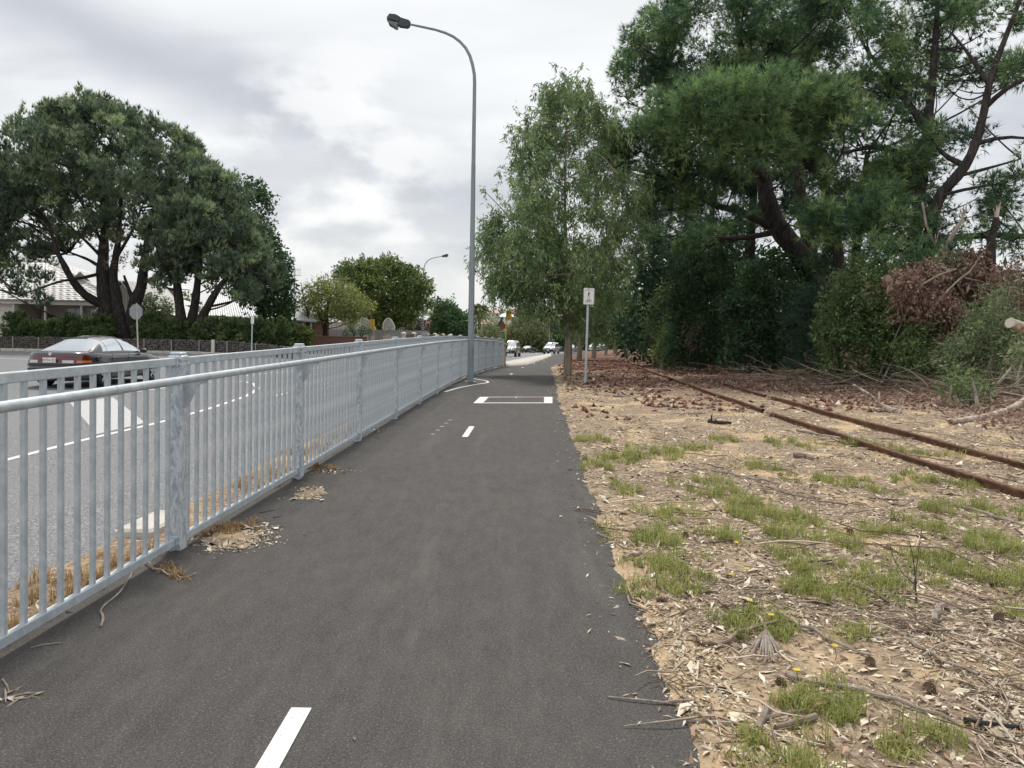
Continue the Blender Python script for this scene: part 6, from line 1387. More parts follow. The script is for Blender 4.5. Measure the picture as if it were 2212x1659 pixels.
# ------------------------------------------------------------------ pines and scrub on the right
def right_pines():
    r = np.random.default_rng(41)
    nm = dict(r=.44, K=17, nn=10, L=.32, w=.026, up=.35, out=1.0, spread=.5)
    A = [(z7((640, 210), (690, 90), (760, 30), (800, -70), (1500, -70), (1500, 250), (1350, 330), (1250, 300), (1150, 330), (1000, 350), (900, 390), (800, 340), (720, 430), (660, 380), (620, 310)), 31, 3.0, 17),
         (z7((570, 470), (640, 480), (720, 430), (820, 500), (900, 560), (900, 640), (1000, 680), (1000, 760), (930, 830), (840, 880), (760, 850), (720, 780), (700, 700), (640, 620), (590, 560)), 28.5, 2.0, 19),
         (z7((700, 880), (840, 860), (1000, 760), (1150, 760), (1220, 830), (1160, 900), (1060, 930), (950, 960), (800, 990), (720, 950)), 33, 2.0, 10)]
    A += [(z7((960, 700), (1100, 640), (1180, 700), (1150, 820), (1040, 860), (950, 800)), 28.8, .9, 10), (z7((1260, 640), (1420, 620), (1450, 760), (1400, 860), (1300, 800)), 28.5, .9, 7), (z7((1380, 860), (1500, 840), (1520, 1000), (1440, 1080), (1390, 1000)), 28, .8, 9)]
    B = [(z7(*q), dd, TT, 30) for q, dd, TT in [([(730, 500), (770, 420), (850, 390), (900, 440), (880, 540), (800, 560)], 26.6, 1.0), ([(880, 400), (960, 350), (1050, 330), (1090, 400), (1060, 500), (960, 520), (900, 480)], 25.6, 1.1), ([(1040, 350), (1120, 310), (1220, 318), (1260, 390), (1230, 480), (1120, 500), (1060, 440)], 25.2, 1.1), ([(1230, 345), (1330, 325), (1420, 345), (1440, 420), (1380, 490), (1270, 480)], 25.8, 1.1), ([(1410, 350), (1500, 335), (1570, 370), (1560, 430), (1490, 480), (1420, 460)], 26.4, .9), ([(920, 540), (1000, 500), (1100, 520), (1120, 600), (1040, 640), (960, 620)], 25.8, .9), ([(1110, 530), (1220, 500), (1320, 520), (1340, 590), (1240, 620), (1140, 610)], 25.5, .9), ([(1320, 500), (1420, 480), (1450, 540), (1390, 600), (1330, 590)], 26, .8)]]
    C = [(z7((1500, -70), (2000, -70), (2000, 60), (1960, 130), (1990, 220), (1900, 260), (1850, 330), (1800, 420), (1720, 440), (1600, 400), (1560, 330), (1500, 300)), 27, 2.4, 14),
         (z7((1450, 560), (1560, 480), (1650, 420), (1740, 450), (1800, 520), (1900, 560), (1980, 620), (1900, 680), (1800, 720), (1700, 720), (1620, 760), (1560, 830), (1480, 760), (1440, 680)), 25, 1.8, 15),
         (z7((1440, 800), (1560, 820), (1640, 760), (1760, 740), (1830, 760), (1820, 870), (1760, 930), (1700, 1000), (1560, 1000), (1480, 920)), 23.5, 1.5, 20), (z7((1640, 985), (1760, 960), (1900, 975), (1960, 1010), (1900, 1050), (1740, 1050), (1650, 1030)), 21.5, .8, 24)]
    D = [(z7((2000, -70), (2260, -70), (2260, 900), (2150, 860), (2050, 780), (2080, 650), (2180, 500), (2200, 300), (2100, 180), (2020, 90)), 23, 2.0, 8), (z7((1840, 900), (2000, 860), (2260, 830), (2260, 950), (2050, 960), (1880, 960)), 22.5, 1.2, 8), (z7((1830, 60), (2000, 60), (2080, 250), (1980, 480), (1900, 520), (1850, 300)), 26, 1.5, 7)]
    def vol(Ls): return np.concatenate([cluster(volume(p, d, T, n, r), 6, (.30, .32, .24), r) for p, d, T, n in Ls])
    d = 30.5; zt = lambda *p: stem([(u, v, dd, rr) for (u, v), dd, rr in [(z7((x, y))[0], dd, rr) for x, y, dd, rr in p]])
    stA = [to_ground(zt((1395, 1120, 30, .46), (1385, 1060, 30, .44), (1320, 970, 30, .40), (1250, 890, 30, .36), (1205, 770, 30, .32), (1190, 640, 30.5, .28), (1150, 400, 31, .2), (1100, 150, 31, .12), (1080, -50, 31, .05))),
           zt((1385, 1060, 30, .30), (1370, 930, 30.4, .27), (1340, 800, 31, .24), (1330, 640, 31, .2), (1350, 400, 31.5, .15), (1380, 100, 32, .06)),
           zt((1215, 880, 30, .16), (1100, 820, 29, .13), (980, 800, 28.5, .1), (880, 700, 28.5, .05)), zt((1260, 900, 30, .13), (1130, 930, 31, .1), (980, 930, 32, .07), (820, 920, 33, .03)),
           zt((1200, 700, 30, .14), (1050, 560, 29, .1), (850, 450, 29, .05)), zt((1180, 560, 30, .14), (960, 350, 30.5, .09), (780, 200, 31, .04))]
    pf = vol(A); tree('pine_tree', 'tall pine at the right with a thick leaning trunk and dense dark crown', stA, needle_mesh('crown', pf, M['needle_right'], r, tint0=.42, tp=.24, **nm), 'bark_pine', pf, r, None, lim=dict(nl=60, rl=.06, rt=.02, twigs=.35))
    stB = [to_ground(zt((1500, 1150, 27.5, .20), (1490, 1000, 27.5, .18), (1460, 800, 27.5, .15), (1400, 640, 27, .12), (1300, 480, 26.5, .07), (1150, 400, 26, .05))), zt((1440, 720, 27.3, .12), (1280, 560, 26.5, .08), (1000, 480, 26, .03))]
    pf = vol(B); tree('pine_tree', 'pine with pale long needled boughs reaching left in front of the tall pine', stB, needle_mesh('crown', pf, M['needle_right'], r, tint0=.62, tp=.22, **dict(nm, L=.34, up=.7)), 'bark_pine', pf, r, None, lim=dict(nl=45, rl=.05, rt=.018, twigs=.3))
    stC = [to_ground(zt((1770, 1120, 24.5, .22), (1780, 960, 24.5, .20), (1800, 800, 24.5, .185), (1825, 600, 25, .17), (1850, 350, 25.5, .13), (1870, 100, 26, .09), (1880, -80, 26, .06))), zt((1800, 640, 25, .14), (1650, 560, 25, .09), (1500, 600, 25, .04)), zt((1830, 500, 25, .14), (1720, 350, 26, .09), (1600, 200, 27, .04)), zt((1800, 760, 24.5, .12), (1680, 800, 24, .08), (1540, 900, 23.5, .03))]
    pf = vol(C); tree('pine_tree', 'upright pine right of the tall one, boughs over the dead scrub', stC, needle_mesh('crown', pf, M['needle_right'], r, tint0=.5, tp=.24, **nm), 'bark_pine', pf, r, None, lim=dict(nl=45, rl=.05, rt=.018, twigs=.35))
    stD = [to_ground(zt((1850, 1050, 23.5, .2), (1845, 860, 23.5, .19), (1870, 770, 23.4, .17), (1990, 650, 23, .145), (2045, 500, 23, .12), (2080, 300, 23, .10), (2150, 120, 23, .07), (2220, -60, 23, .05))), zt((1830, 935, 23, .11), (1950, 925, 22.6, .10), (2100, 915, 22.4, .09), (2260, 925, 22.4, .07)), zt((2060, 420, 23, .09), (2150, 330, 22.5, .06), (2240, 300, 22, .04)), zt((1990, 650, 23, .10), (1880, 600, 24, .06), (1840, 520, 24, .03)), zt((2030, 560, 23, .08), (2120, 520, 22.6, .05), (2230, 540, 22.3, .03)), zt((2075, 330, 23, .07), (1990, 200, 23.6, .05), (1930, 130, 24, .03)), zt((1870, 770, 23.4, .06), (1960, 740, 22.8, .05), (2100, 720, 22.4, .03)), zt((1945, 690, 23.2, .06), (2060, 660, 23.6, .05), (2200, 620, 23.6, .02))]
    pf = vol(D); tree('pine_tree', 'sparse pine at the right edge with bare forked branches', stD, needle_mesh('crown', pf, M['needle_right'], r, tint0=.4, **dict(nm, r=.36, K=12)), 'bark_pine', pf, r, None, lim=dict(nl=70, rl=.03, rt=.014, twigs=1.0))
    # dark pines behind
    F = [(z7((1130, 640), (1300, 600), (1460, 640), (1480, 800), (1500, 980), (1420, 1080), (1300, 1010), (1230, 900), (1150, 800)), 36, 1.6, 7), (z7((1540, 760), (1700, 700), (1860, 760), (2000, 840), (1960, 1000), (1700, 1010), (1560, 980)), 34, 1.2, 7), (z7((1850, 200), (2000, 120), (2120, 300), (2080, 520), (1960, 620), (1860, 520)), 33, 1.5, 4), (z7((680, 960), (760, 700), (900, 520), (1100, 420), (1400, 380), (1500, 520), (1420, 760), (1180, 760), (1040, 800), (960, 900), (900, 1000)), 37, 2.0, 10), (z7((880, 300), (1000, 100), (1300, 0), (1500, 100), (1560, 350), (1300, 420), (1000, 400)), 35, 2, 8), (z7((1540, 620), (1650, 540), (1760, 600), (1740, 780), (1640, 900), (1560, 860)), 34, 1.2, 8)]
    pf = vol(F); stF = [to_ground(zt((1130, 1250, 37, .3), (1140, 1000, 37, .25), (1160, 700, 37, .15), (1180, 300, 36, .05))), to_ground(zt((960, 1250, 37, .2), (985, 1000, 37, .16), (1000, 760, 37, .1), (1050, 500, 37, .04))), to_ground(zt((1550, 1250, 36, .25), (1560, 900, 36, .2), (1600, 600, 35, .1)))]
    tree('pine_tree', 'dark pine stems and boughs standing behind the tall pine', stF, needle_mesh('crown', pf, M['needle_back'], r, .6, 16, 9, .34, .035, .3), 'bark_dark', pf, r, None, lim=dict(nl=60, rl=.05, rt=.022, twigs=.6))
right_pines()
def scrub():
    r = np.random.default_rng(51)
    def shrub(name, label, poly, d, T, dens, mat, K=34, rr=.34, L=.10, w=.042, droop=.25, tint0=.45, stems=6, bark='bark_dead', sprays=None, tp=.18, mesh=None):
        pf = volume(poly, d, T, dens, r); c = pf.mean(0); g = float(Z(c[0], c[1])); S = empty(name, (c[0], c[1], g), label, 'shrub', 'scrub below the pines'); mb = MB()
        for i in range(stems):
            q = pf[r.integers(len(pf))]; b = np.array([c[0] + (q[0] - c[0]) * .6 + r.normal() * .2, c[1] + r.normal() * .3, float(Z(c[0], c[1])) - .1]); m = (b + q) / 2 + r.normal(size=3) * .15; mb.tube(bez(b, m, q, 6), list(np.linspace(.05, .012, 6)), 5)
        mb.build('stems', M[bark], S, smooth=True)
        me = (mesh or leaf_mesh)('foliage', pf, M[mat], r, **(dict(r=rr, K=K, L=L, w=w, droop=droop, tint0=tint0, tp=tp) if mesh is None else sprays)); link('foliage', me, S, world=True); return S
    dark = [('dark shrub closest to the bend of the rails', z7((740, 1385), (735, 1250), (790, 1130), (860, 1130), (900, 1260), (890, 1390), (820, 1400)), 40, 'leaf_bush', .3), ('bright green low shrub beside the rails', z7((760, 1390), (770, 1330), (820, 1300), (860, 1330), (850, 1395)), 36, 'leaf_green', .45), ('tall dark scrub left of the pine trunk', z7((840, 1400), (850, 1150), (820, 1000), (960, 960), (1080, 1000), (1120, 1200), (1080, 1420), (960, 1430)), 34, 'leaf_dark', .45),
            ('dark scrub under the leaning pine trunk', z7((1050, 1430), (1060, 1200), (1120, 1060), (1250, 980), (1320, 1050), (1400, 1120), (1440, 1250), (1430, 1440), (1250, 1450)), 30, 'leaf_dark', .5), ('dark pine scrub between trunk and green bush', z7((1290, 1430), (1300, 1250), (1370, 1140), (1460, 1150), (1500, 1300), (1480, 1470), (1380, 1460)), 27, 'needle_back', .5)]
    for l, p, d, m, t0 in dark:
        if m == 'needle_back': shrub('scrub_bush', l, p, d, 1.4, 20, m, mesh=needle_mesh, sprays=dict(r=.42, K=22, nn=9, L=.28, w=.024, up=.1, tint0=t0))
        else: shrub('scrub_bush', l, p, d, 1.6, 22, m, 44, .40, .17, .085, .2, t0)
    dt = np.concatenate([volume(z7((860, 1300), (900, 1250), (960, 1330), (940, 1400), (880, 1400)), 33, .5, 8, r), volume(z7((740, 1330), (760, 1260), (800, 1280), (800, 1360)), 38.5, .4, 6, r), volume(z7((1480, 1380), (1560, 1330), (1600, 1420), (1540, 1470), (1480, 1450)), 21, .3, 8, r), volume(z7((1560, 1120), (1620, 1100), (1660, 1160), (1600, 1190)), 21.2, .3, 8, r)])
    props(link('dead_sprigs', leaf_mesh('dead_sprigs', dt, M['leaf_dead'], r, .26, 26, .11, .045, .6, tint0=.35)), 'brown dead sprigs caught in the dark scrub', None, None, 'stuff')
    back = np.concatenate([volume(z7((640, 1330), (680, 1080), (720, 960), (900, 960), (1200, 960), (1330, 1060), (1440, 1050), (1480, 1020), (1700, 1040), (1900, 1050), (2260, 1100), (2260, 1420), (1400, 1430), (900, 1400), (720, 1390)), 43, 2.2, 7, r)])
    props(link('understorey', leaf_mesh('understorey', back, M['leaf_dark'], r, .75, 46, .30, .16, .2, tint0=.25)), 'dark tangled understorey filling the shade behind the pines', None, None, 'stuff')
    g = shrub('green_bush', 'large green leafy bush right of the pine trunk', z7((1480, 1085), (1560, 1035), (1680, 1065), (1740, 1180), (1745, 1270), (1780, 1290), (1900, 1270), (1930, 1420), (1880, 1500), (1780, 1500), (1700, 1500), (1560, 1490), (1450, 1460), (1425, 1300), (1460, 1180)), 22.3, 1.6, 85, 'leaf_bush', 50, .28, .10, .045, .3, .48, 10)
    db = np.concatenate([volume(z7(*q), dd, .55, 85, r) for q, dd in [([(1690, 1085), (1760, 1060), (1800, 1110), (1790, 1200), (1740, 1225), (1705, 1150)], 20.3), ([(1780, 1060), (1870, 1010), (1930, 1050), (1900, 1130), (1830, 1160), (1790, 1120)], 20.9), ([(1820, 1150), (1900, 1120), (1950, 1180), (1930, 1260), (1850, 1270), (1800, 1220)], 20.2), ([(1940, 1010), (2030, 985), (2085, 1060), (2050, 1150), (1970, 1150), (1930, 1080)], 20.8), ([(1930, 1240), (2000, 1190), (2030, 1260), (2000, 1330), (1950, 1370), (1920, 1310)], 19.9), ([(1880, 1340), (1940, 1320), (1960, 1400), (1930, 1450), (1890, 1420)], 19.7)]])
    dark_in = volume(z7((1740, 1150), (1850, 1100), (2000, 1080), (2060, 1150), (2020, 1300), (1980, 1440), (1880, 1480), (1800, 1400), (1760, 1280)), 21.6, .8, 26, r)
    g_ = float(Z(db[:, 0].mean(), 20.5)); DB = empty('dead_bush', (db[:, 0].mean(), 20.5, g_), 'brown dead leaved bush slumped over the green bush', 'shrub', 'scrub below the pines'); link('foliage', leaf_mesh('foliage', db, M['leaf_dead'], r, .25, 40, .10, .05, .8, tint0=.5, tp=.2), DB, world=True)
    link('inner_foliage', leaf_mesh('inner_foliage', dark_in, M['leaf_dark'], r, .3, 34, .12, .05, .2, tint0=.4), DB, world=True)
    mb = MB(); rr_ = np.random.default_rng(9)
    for k in range(26):
        q = db[rr_.integers(len(db))]; b = np.array([db[:, 0].mean() + rr_.normal() * .9, 21.2 + rr_.normal() * .4, g_ - .1]); mb.tube(bez(b, (b + q) / 2 + rr_.normal(size=3) * np.array([.5, .3, .25]), q, 7), list(np.linspace(.028, .008, 7)), 5)
    props(mb.build('stems', M['bark_dead'], DB, smooth=True), kind='stuff')
    shrub('green_bush', 'lower green bush in front of the dead leaved bush', z7((1740, 1330), (1790, 1270), (1870, 1275), (1920, 1340), (1930, 1430), (1900, 1500), (1800, 1520), (1740, 1490)), 20.2, .8, 80, 'leaf_bush', 46, .26, .095, .042, .3, .5, 6)
    shrub('dead_bush', 'brown dead bush at the right edge above the cut log', z7((2080, 1060), (2160, 1020), (2270, 1040), (2270, 1310), (2190, 1300), (2090, 1180)), 19.5, .9, 50, 'leaf_dead', 36, .26, .085, .04, .6, .4, 14)
    shrub('grey_shrub', 'grey green shrub in front of the dead bush', z7((1940, 1340), (2000, 1260), (2080, 1140), (2150, 1130), (2175, 1240), (2200, 1330), (2180, 1480), (2060, 1530), (1960, 1530), (1880, 1510), (1860, 1440)), 18.6, 1.0, 80, 'leaf_grey', 48, .23, .085, .035, .2, .42, 12)
    shrub('grey_shrub', 'grey green shrub cut off by the right edge', z7((2180, 1320), (2280, 1290), (2280, 1530), (2190, 1500), (2150, 1420)), 17.2, .7, 70, 'leaf_grey', 44, .24, .075, .028, .2, .5, 8)
    shrub('low_shrub', 'low dark green sprig by the fallen log', z7((1900, 1490), (1960, 1460), (2060, 1470), (2100, 1530), (2000, 1570), (1920, 1540)), 15.5, .5, 60, 'leaf_bush', 36, .2, .08, .03, .1, .45, 4)
scrub()
# ------------------------------------------------------------------ ground litter, grass, fallen wood
def gp(u, v, off=0.012, fn=None):
    """ground point met by a surveyed sight line"""
    r = at(u, v, 1.0) - CAM_POS; lo, hi = 1.0, 200.0; ds = np.concatenate([np.linspace(1.5, 40, 1500), np.linspace(40, 200, 600)])
    p = CAM_POS + r * ds[:, None]; k = np.argmax(p[:, 2] <= Z(p[:, 0], p[:, 1]) + off); return p[k]
def zb(*p): return [((2200 + x / 1.2074) / 1.8228, (2000 + y / 1.2074) / 1.8228) for x, y in p]
def z8(*p): return [(x / 2.6298, (1450 + y / 1.4427) / 1.8228) for x, y in p]
def z4(*p): return [((2400 + x / 1.3554) / 1.8228, (1000 + y / 1.3554) / 1.8228) for x, y in p]
def twig_mesh(name, P, az, el, L, r, mat, rng, tint, bend=.2):
    """many crooked 4-point, 3-sided twigs in one mesh"""
    n = len(P); d = np.stack([np.cos(az) * np.cos(el), np.sin(az) * np.cos(el), np.sin(el)], -1); s = unit(np.cross(d, [0, 0, 1.0])); t = np.linspace(0, 1, 4)
    c = P[:, None] + d[:, None] * (t[None, :, None] * L[:, None, None]) + s[:, None] * (rng.normal(size=(n, 4, 1)) * bend * .35 * L[:, None, None]) + np.array([0, 0, 1.0]) * (np.abs(rng.normal(size=(n, 4, 1))) * .05 * L[:, None, None])
    up = np.cross(s, d); ang = np.arange(3) * 2.094; rr = r[:, None, None, None] * np.array([1, .9, .75, .45])[None, :, None, None]
    V = c[:, :, None] + rr * (s[:, None, None] * np.cos(ang)[None, None, :, None] + up[:, None, None] * np.sin(ang)[None, None, :, None])
    V = V.reshape(-1, 3); i = np.arange(n)[:, None, None] * 12 + np.arange(3)[None, :, None] * 3; k = np.arange(3)[None, None]; k2 = (k + 1) % 3
    Fc = np.stack([i + k, i + k2, i + 3 + k2, i + 3 + k], -1).reshape(-1, 4)
    return np_mesh(name, V, Fc, mat, np.repeat(tint, 12))
def flake_mesh(name, P, L, w, mat, rng, tint, tilt=.3, curl=.15):
    n = len(P); az = rng.uniform(0, 6.28, n); d = unit(np.stack([np.cos(az), np.sin(az), rng.normal(size=n) * tilt], -1)); s = unit(np.cross(d, np.c_[rng.normal(size=(n, 2)) * tilt, np.ones(n)])); up = np.cross(s, d); up *= np.sign(up[:, 2:3])
    L = L[:, None]; w = w[:, None]; P = P + np.array([0, 0, .006]); cu = up * L * curl * rng.uniform(-.4, 1, (n, 1))
    V = np.stack([P - d * L / 2, P - s * w / 2 + cu, P + d * L / 2, P + s * w / 2 + cu], 1).reshape(-1, 3)
    return np_mesh(name, V, np.arange(n * 4).reshape(-1, 4), mat, np.repeat(tint, 4))
def scatter(n, rng, y0=2.3, y1=34, pw=1.25, x1=lambda y: 1.2 + y * .78, bare=.0):
    y = (y0 ** (1 - pw) + rng.random(n) * (y1 ** (1 - pw) - y0 ** (1 - pw))) ** (1 / (1 - pw)); a = path_right(y) + .0; x = a + rng.random(n) * (np.minimum(x1(y), 13) - a) 
    return x, y
def on_ground(x, y, dz=0.0): return np.stack([x, y, ground_z(x, y) + dz], -1)
def sandy(x, y): return wob(x, y, 1.1, 91) + .6 * wob(x, y, 3.1, 92)      # > 0.25: bare sand
def litter():
    r = np.random.default_rng(61)
    x, y = scatter(118000, r); k = (sandy(x, y) < .30) | (r.random(len(x)) < .25); e = x - path_right(y); k &= (e > .10) | (r.random(len(x)) < .35); x, y = x[k], y[k]
    sc = 1 + .04 * y; L = r.lognormal(-3.92, .6, len(x)) * sc; props(link('bark_litter', flake_mesh('bark_litter', on_ground(x, y), L, L * r.uniform(.16, .5, len(x)), M['litter_chips'], r, np.clip(r.beta(1.7, 1.25, len(x)), 0, 1))), 'pale bark chips scattered over the sandy verge', None, None, 'stuff')
    x, y = scatter(4200, r); k = (sandy(x, y) < .38) & (x - path_right(y) > .05); x, y = x[k], y[k]; n = len(x)
    L = r.lognormal(-2.15, .6, n) * (1 + .02 * y); props(link('twig_litter', twig_mesh('twig_litter', on_ground(x, y, .008), r.uniform(0, 6.28, n), r.normal(0, .10, n), L, np.clip(L * .02, .0017, .0065) * (1 + .03 * y), M['litter_twigs'], r, np.clip(r.beta(1.8, 1.6, n), 0, 1), .3)), 'thin dry twigs scattered over the verge', None, None, 'stuff')
    x, y = scatter(12500, r, 2.3, 12); k = (sandy(x, y) < .2); x, y = x[k], y[k]; n = len(x)   # dead needles
    L = r.uniform(.06, .16, n); props(link('needle_litter', twig_mesh('needle_litter', on_ground(x, y, .006), r.uniform(0, 6.28, n), r.normal(0, .08, n), L, np.full(n, .0013), M['litter_twigs'], r, r.uniform(.15, .9, n), .16)), 'fine brown pine needles lying on the verge', None, None, 'stuff')
    x, y = scatter(1300, r, 2.3, 16); n = len(x); L = r.uniform(.05, .10, n); props(link('gum_leaf_litter', flake_mesh('gum_leaf_litter', on_ground(x, y, .006), L, L * .2, M['litter_leaf'], r, r.random(n), .25, .3)), 'dry curled gum leaves on the verge', None, None, 'stuff')
    # red brown cone scales and bark drifts between the trees
    y = r.uniform(13, 62, 9000) ** 1.0; x = path_right(y) + .3 + r.random(len(y)) ** .8 * (6.5 + .10 * y); k = (np.abs(x - np.interp(y, [5, 14, 19.5, 25.6, 38.9, 58], [4.9, 4.76, 4.86, 5.2, 6.3, 8.7]) - .55) > .75) | (r.random(len(x)) < .3); k &= wob(x, y, .5, 95) + .35 * wob(x, y, 2.3, 96) + (y > 18) * .25 > .0; x, y = x[k], y[k]; n = len(x)
    o8 = np.array([(1, 0, 0), (-1, 0, 0), (0, 1, 0), (0, -1, 0), (0, 0, 1), (0, 0, -.6)]); f8 = np.array([(0, 2, 4), (2, 1, 4), (1, 3, 4), (3, 0, 4), (2, 0, 5), (1, 2, 5), (3, 1, 5), (0, 3, 5)])
    s = r.uniform(.025, .065, n) * (1 + .012 * y); V = (on_ground(x, y)[:, None] + o8 * r.uniform(.5, 1.3, (n, 6, 1)) * s[:, None, None]).reshape(-1, 3); Fc = (np.arange(n)[:, None, None] * 6 + f8).reshape(-1, 3)
    props(link('red_litter', np_mesh('red_litter', V, Fc, M['litter_red'], np.repeat(r.random(n), 6))), 'red brown cone debris drifted along the rails', None, None, 'stuff')
litter()
def blades(name, C, R, n, H, mat, rng, tint0=.5, w=.004, lean=.5):
    C = np.array(C); k = len(C); a = rng.uniform(0, 6.28, (k, n)); rr = np.sqrt(rng.random((k, n))) * np.asarray(R)[:, None]; x = C[:, :1] + np.cos(a) * rr; y = C[:, 1:2] + np.sin(a) * rr; b = on_ground(x.ravel(), y.ravel()); m = len(b)
    h = (np.repeat(np.asarray(H), n)) * rng.uniform(.45, 1.15, m); az = rng.uniform(0, 6.28, m); ln = rng.uniform(.15, 1, m) * lean; hd = np.stack([np.cos(az), np.sin(az), 0 * az], -1); s = np.stack([-np.sin(az), np.cos(az), 0 * az], -1) * (w * (1 + .05 * b[:, 1]))[:, None] / 2
    mid = b + hd * (h * ln * .35)[:, None] + np.array([0, 0, 1.0]) * (h * .6)[:, None]; tip = b + hd * (h * ln)[:, None] + np.array([0, 0, 1.0]) * (h * (1 - .35 * ln))[:, None]
    V = np.stack([b - s, b + s, mid + s * .8, mid - s * .8, tip], 1).reshape(-1, 3); i = np.arange(m)[:, None] * 5
    Fc = np.concatenate([i + np.array([[0, 1, 2]]), i + np.array([[0, 2, 3]]), i + np.array([[3, 2, 4]])]); tn = np.repeat(np.clip(tint0 + .2 * rng.normal(size=m) + np.repeat(.12 * rng.normal(size=k), n), 0, 1), 5)
    return np_mesh(name, V, Fc, mat, tn)
def grass():
    r = np.random.default_rng(71); spots = [(1290, 955, .35), (1320, 990, .3), (1290, 1005, .3), (1390, 985, .35), (1450, 980, .4), (1490, 970, .3), (1345, 1062, .18), (1440, 1110, .28), (1395, 1165, .3), (1430, 1170, .25), (1420, 1225, .24), (1450, 1250, .2), (1520, 1045, .3), (1530, 1070, .25), (1620, 1105, .35), (1660, 1120, .3), (1690, 1165, .2), (1600, 1090, .25), (1700, 1200, .14), (1740, 1240, .12),
        (1800, 1265, .3), (1850, 1262, .3), (1900, 1255, .2), (1770, 1285, .2), (1900, 1150, .25), (1980, 1140, .3), (2060, 1110, .3), (2150, 1110, .35), (2100, 1050, .3), (2000, 1040, .3), (1880, 1050, .3), (1760, 1040, .3), (1640, 1010, .3), (2050, 1230, .22), (2120, 1240, .28), (2180, 1265, .3), (2000, 1215, .18), (1840, 1372, .10), (1590, 1355, .14), (1640, 1345, .14), (1680, 1365, .12), (1370, 1275, .12), (1780, 1540, .11), (1815, 1525, .13), (1835, 1550, .10), (1700, 1535, .07), (1730, 1650, .14), (1660, 1640, .12), (1955, 1635, .10), (2040, 1610, .06), (1480, 1280, .10), (1720, 1130, .3), (1560, 1165, .2), (1830, 1180, .2), (2150, 1180, .25), (2200, 1330, .12), (1980, 980, .35), (1850, 960, .35), (1700, 960, .3), (1560, 950, .25), (2190, 1190, .25)]
    C, R, H = [], [], []
    for u, v, s in spots:
        p = gp(u, v); k = 4 + int(s * 36)
        for _ in range(k): C.append((p[0] + r.normal() * s * .6, p[1] + r.normal() * s * .6)); R.append(r.uniform(.03, .10)); H.append(r.uniform(.05, .13) * (1.1 if s > .15 else .85))
    props(link('grass', blades('grass', C, R, 34, H, M['grass_green'], r, .52, .0040, 1.15)), 'green grass tufts growing through the verge litter', None, None, 'stuff')
    # dry grass along the fence foot, on the strip behind it and at the post bases
    C, R, H = [], [], []
    for i in range(300):
        y = 2.6 + 26 * r.random() ** 1.7; x = float(fence_x(y)) - .10 - abs(r.normal()) * .22
        if wob(np.array(x), np.array(y), 1.6, 77) > -.05: C.append((x, y)); R.append(.05); H.append(r.uniform(.05, .14))
    for (u, v), s, k in [(q, s_, k_) for q, s_, k_ in [(z8((1180, 940))[0], .10, 9), (z8((1270, 925))[0], .12, 10), (z8((1380, 905))[0], .08, 6), (z8((1800, 570))[0], .12, 9), (z8((1870, 585))[0], .10, 6), (z8((1760, 560))[0], .1, 6), (z8((900, 1150))[0], .05, 3), (z8((980, 1190))[0], .04, 3), (z8((1040, 1210))[0], .03, 2)]]:
        p = gp(u, v, 0)
        for _ in range(k): C.append((p[0] + r.normal() * s * .8, p[1] + r.normal() * s * .8)); R.append(.04); H.append(r.uniform(.03, .075))
    me = blades('dry_grass', C, R, 34, H, M['grass_dry'], r, .5, .004, 1.2); V = np.zeros(len(me.vertices) * 3, np.float32); me.vertices.foreach_get('co', V); V = V.reshape(-1, 3)
    onp = (V[:, 0] > fence_x(V[:, 1]) - .06) & (V[:, 0] < path_right(V[:, 1])); V[onp, 2] += .045; me.vertices.foreach_set('co', V.ravel()); me.update()
    props(link('dry_grass', me), 'dry straw coloured grass along the foot of the railing', None, None, 'stuff')
    # litter drifts on the path edge
    X, Y, = [], []
    for (u, v), sx, sy, k in [(z8((1330, 985))[0], .14, .13, 420), (z8((1430, 950))[0], .10, .10, 200), (z8((1250, 1020))[0], .09, .07, 150), (z8((1760, 690))[0], .07, .05, 90), (z8((1740, 740))[0], .07, .06, 120), (z8((1850, 590))[0], .15, .1, 120), (z8((1440, 905))[0], .12, .05, 80), (z8((2080, 345))[0], .2, .3, 120)]:
        p = gp(u, v, 0); X.append(p[0] + r.normal(size=k) * sx); Y.append(p[1] + r.normal(size=k) * sy)
    for i in range(1600): y = 2.6 + 34 * r.random() ** 1.5; X.append([float(fence_x(y)) - .12 - abs(r.normal()) * .2]); Y.append([y])
    for i in range(160): y = 2.4 + 20 * r.random() ** 1.4; X.append([float(path_right(y)) - abs(r.normal()) * .10]); Y.append([y])
    X, Y = np.concatenate(X), np.concatenate(Y); n = len(X); zz = np.maximum(ground_z(X, Y), Z(X, Y) + .002); L = r.lognormal(-3.5, .45, n); props(link('drift_litter', flake_mesh('drift_litter', np.stack([X, Y, zz], -1), L, L * r.uniform(.15, .4, n), M['litter_chips'], r, r.beta(2.2, 1.4, n))), 'bark chips drifted along the edges of the path', None, None, 'stuff')
grass()
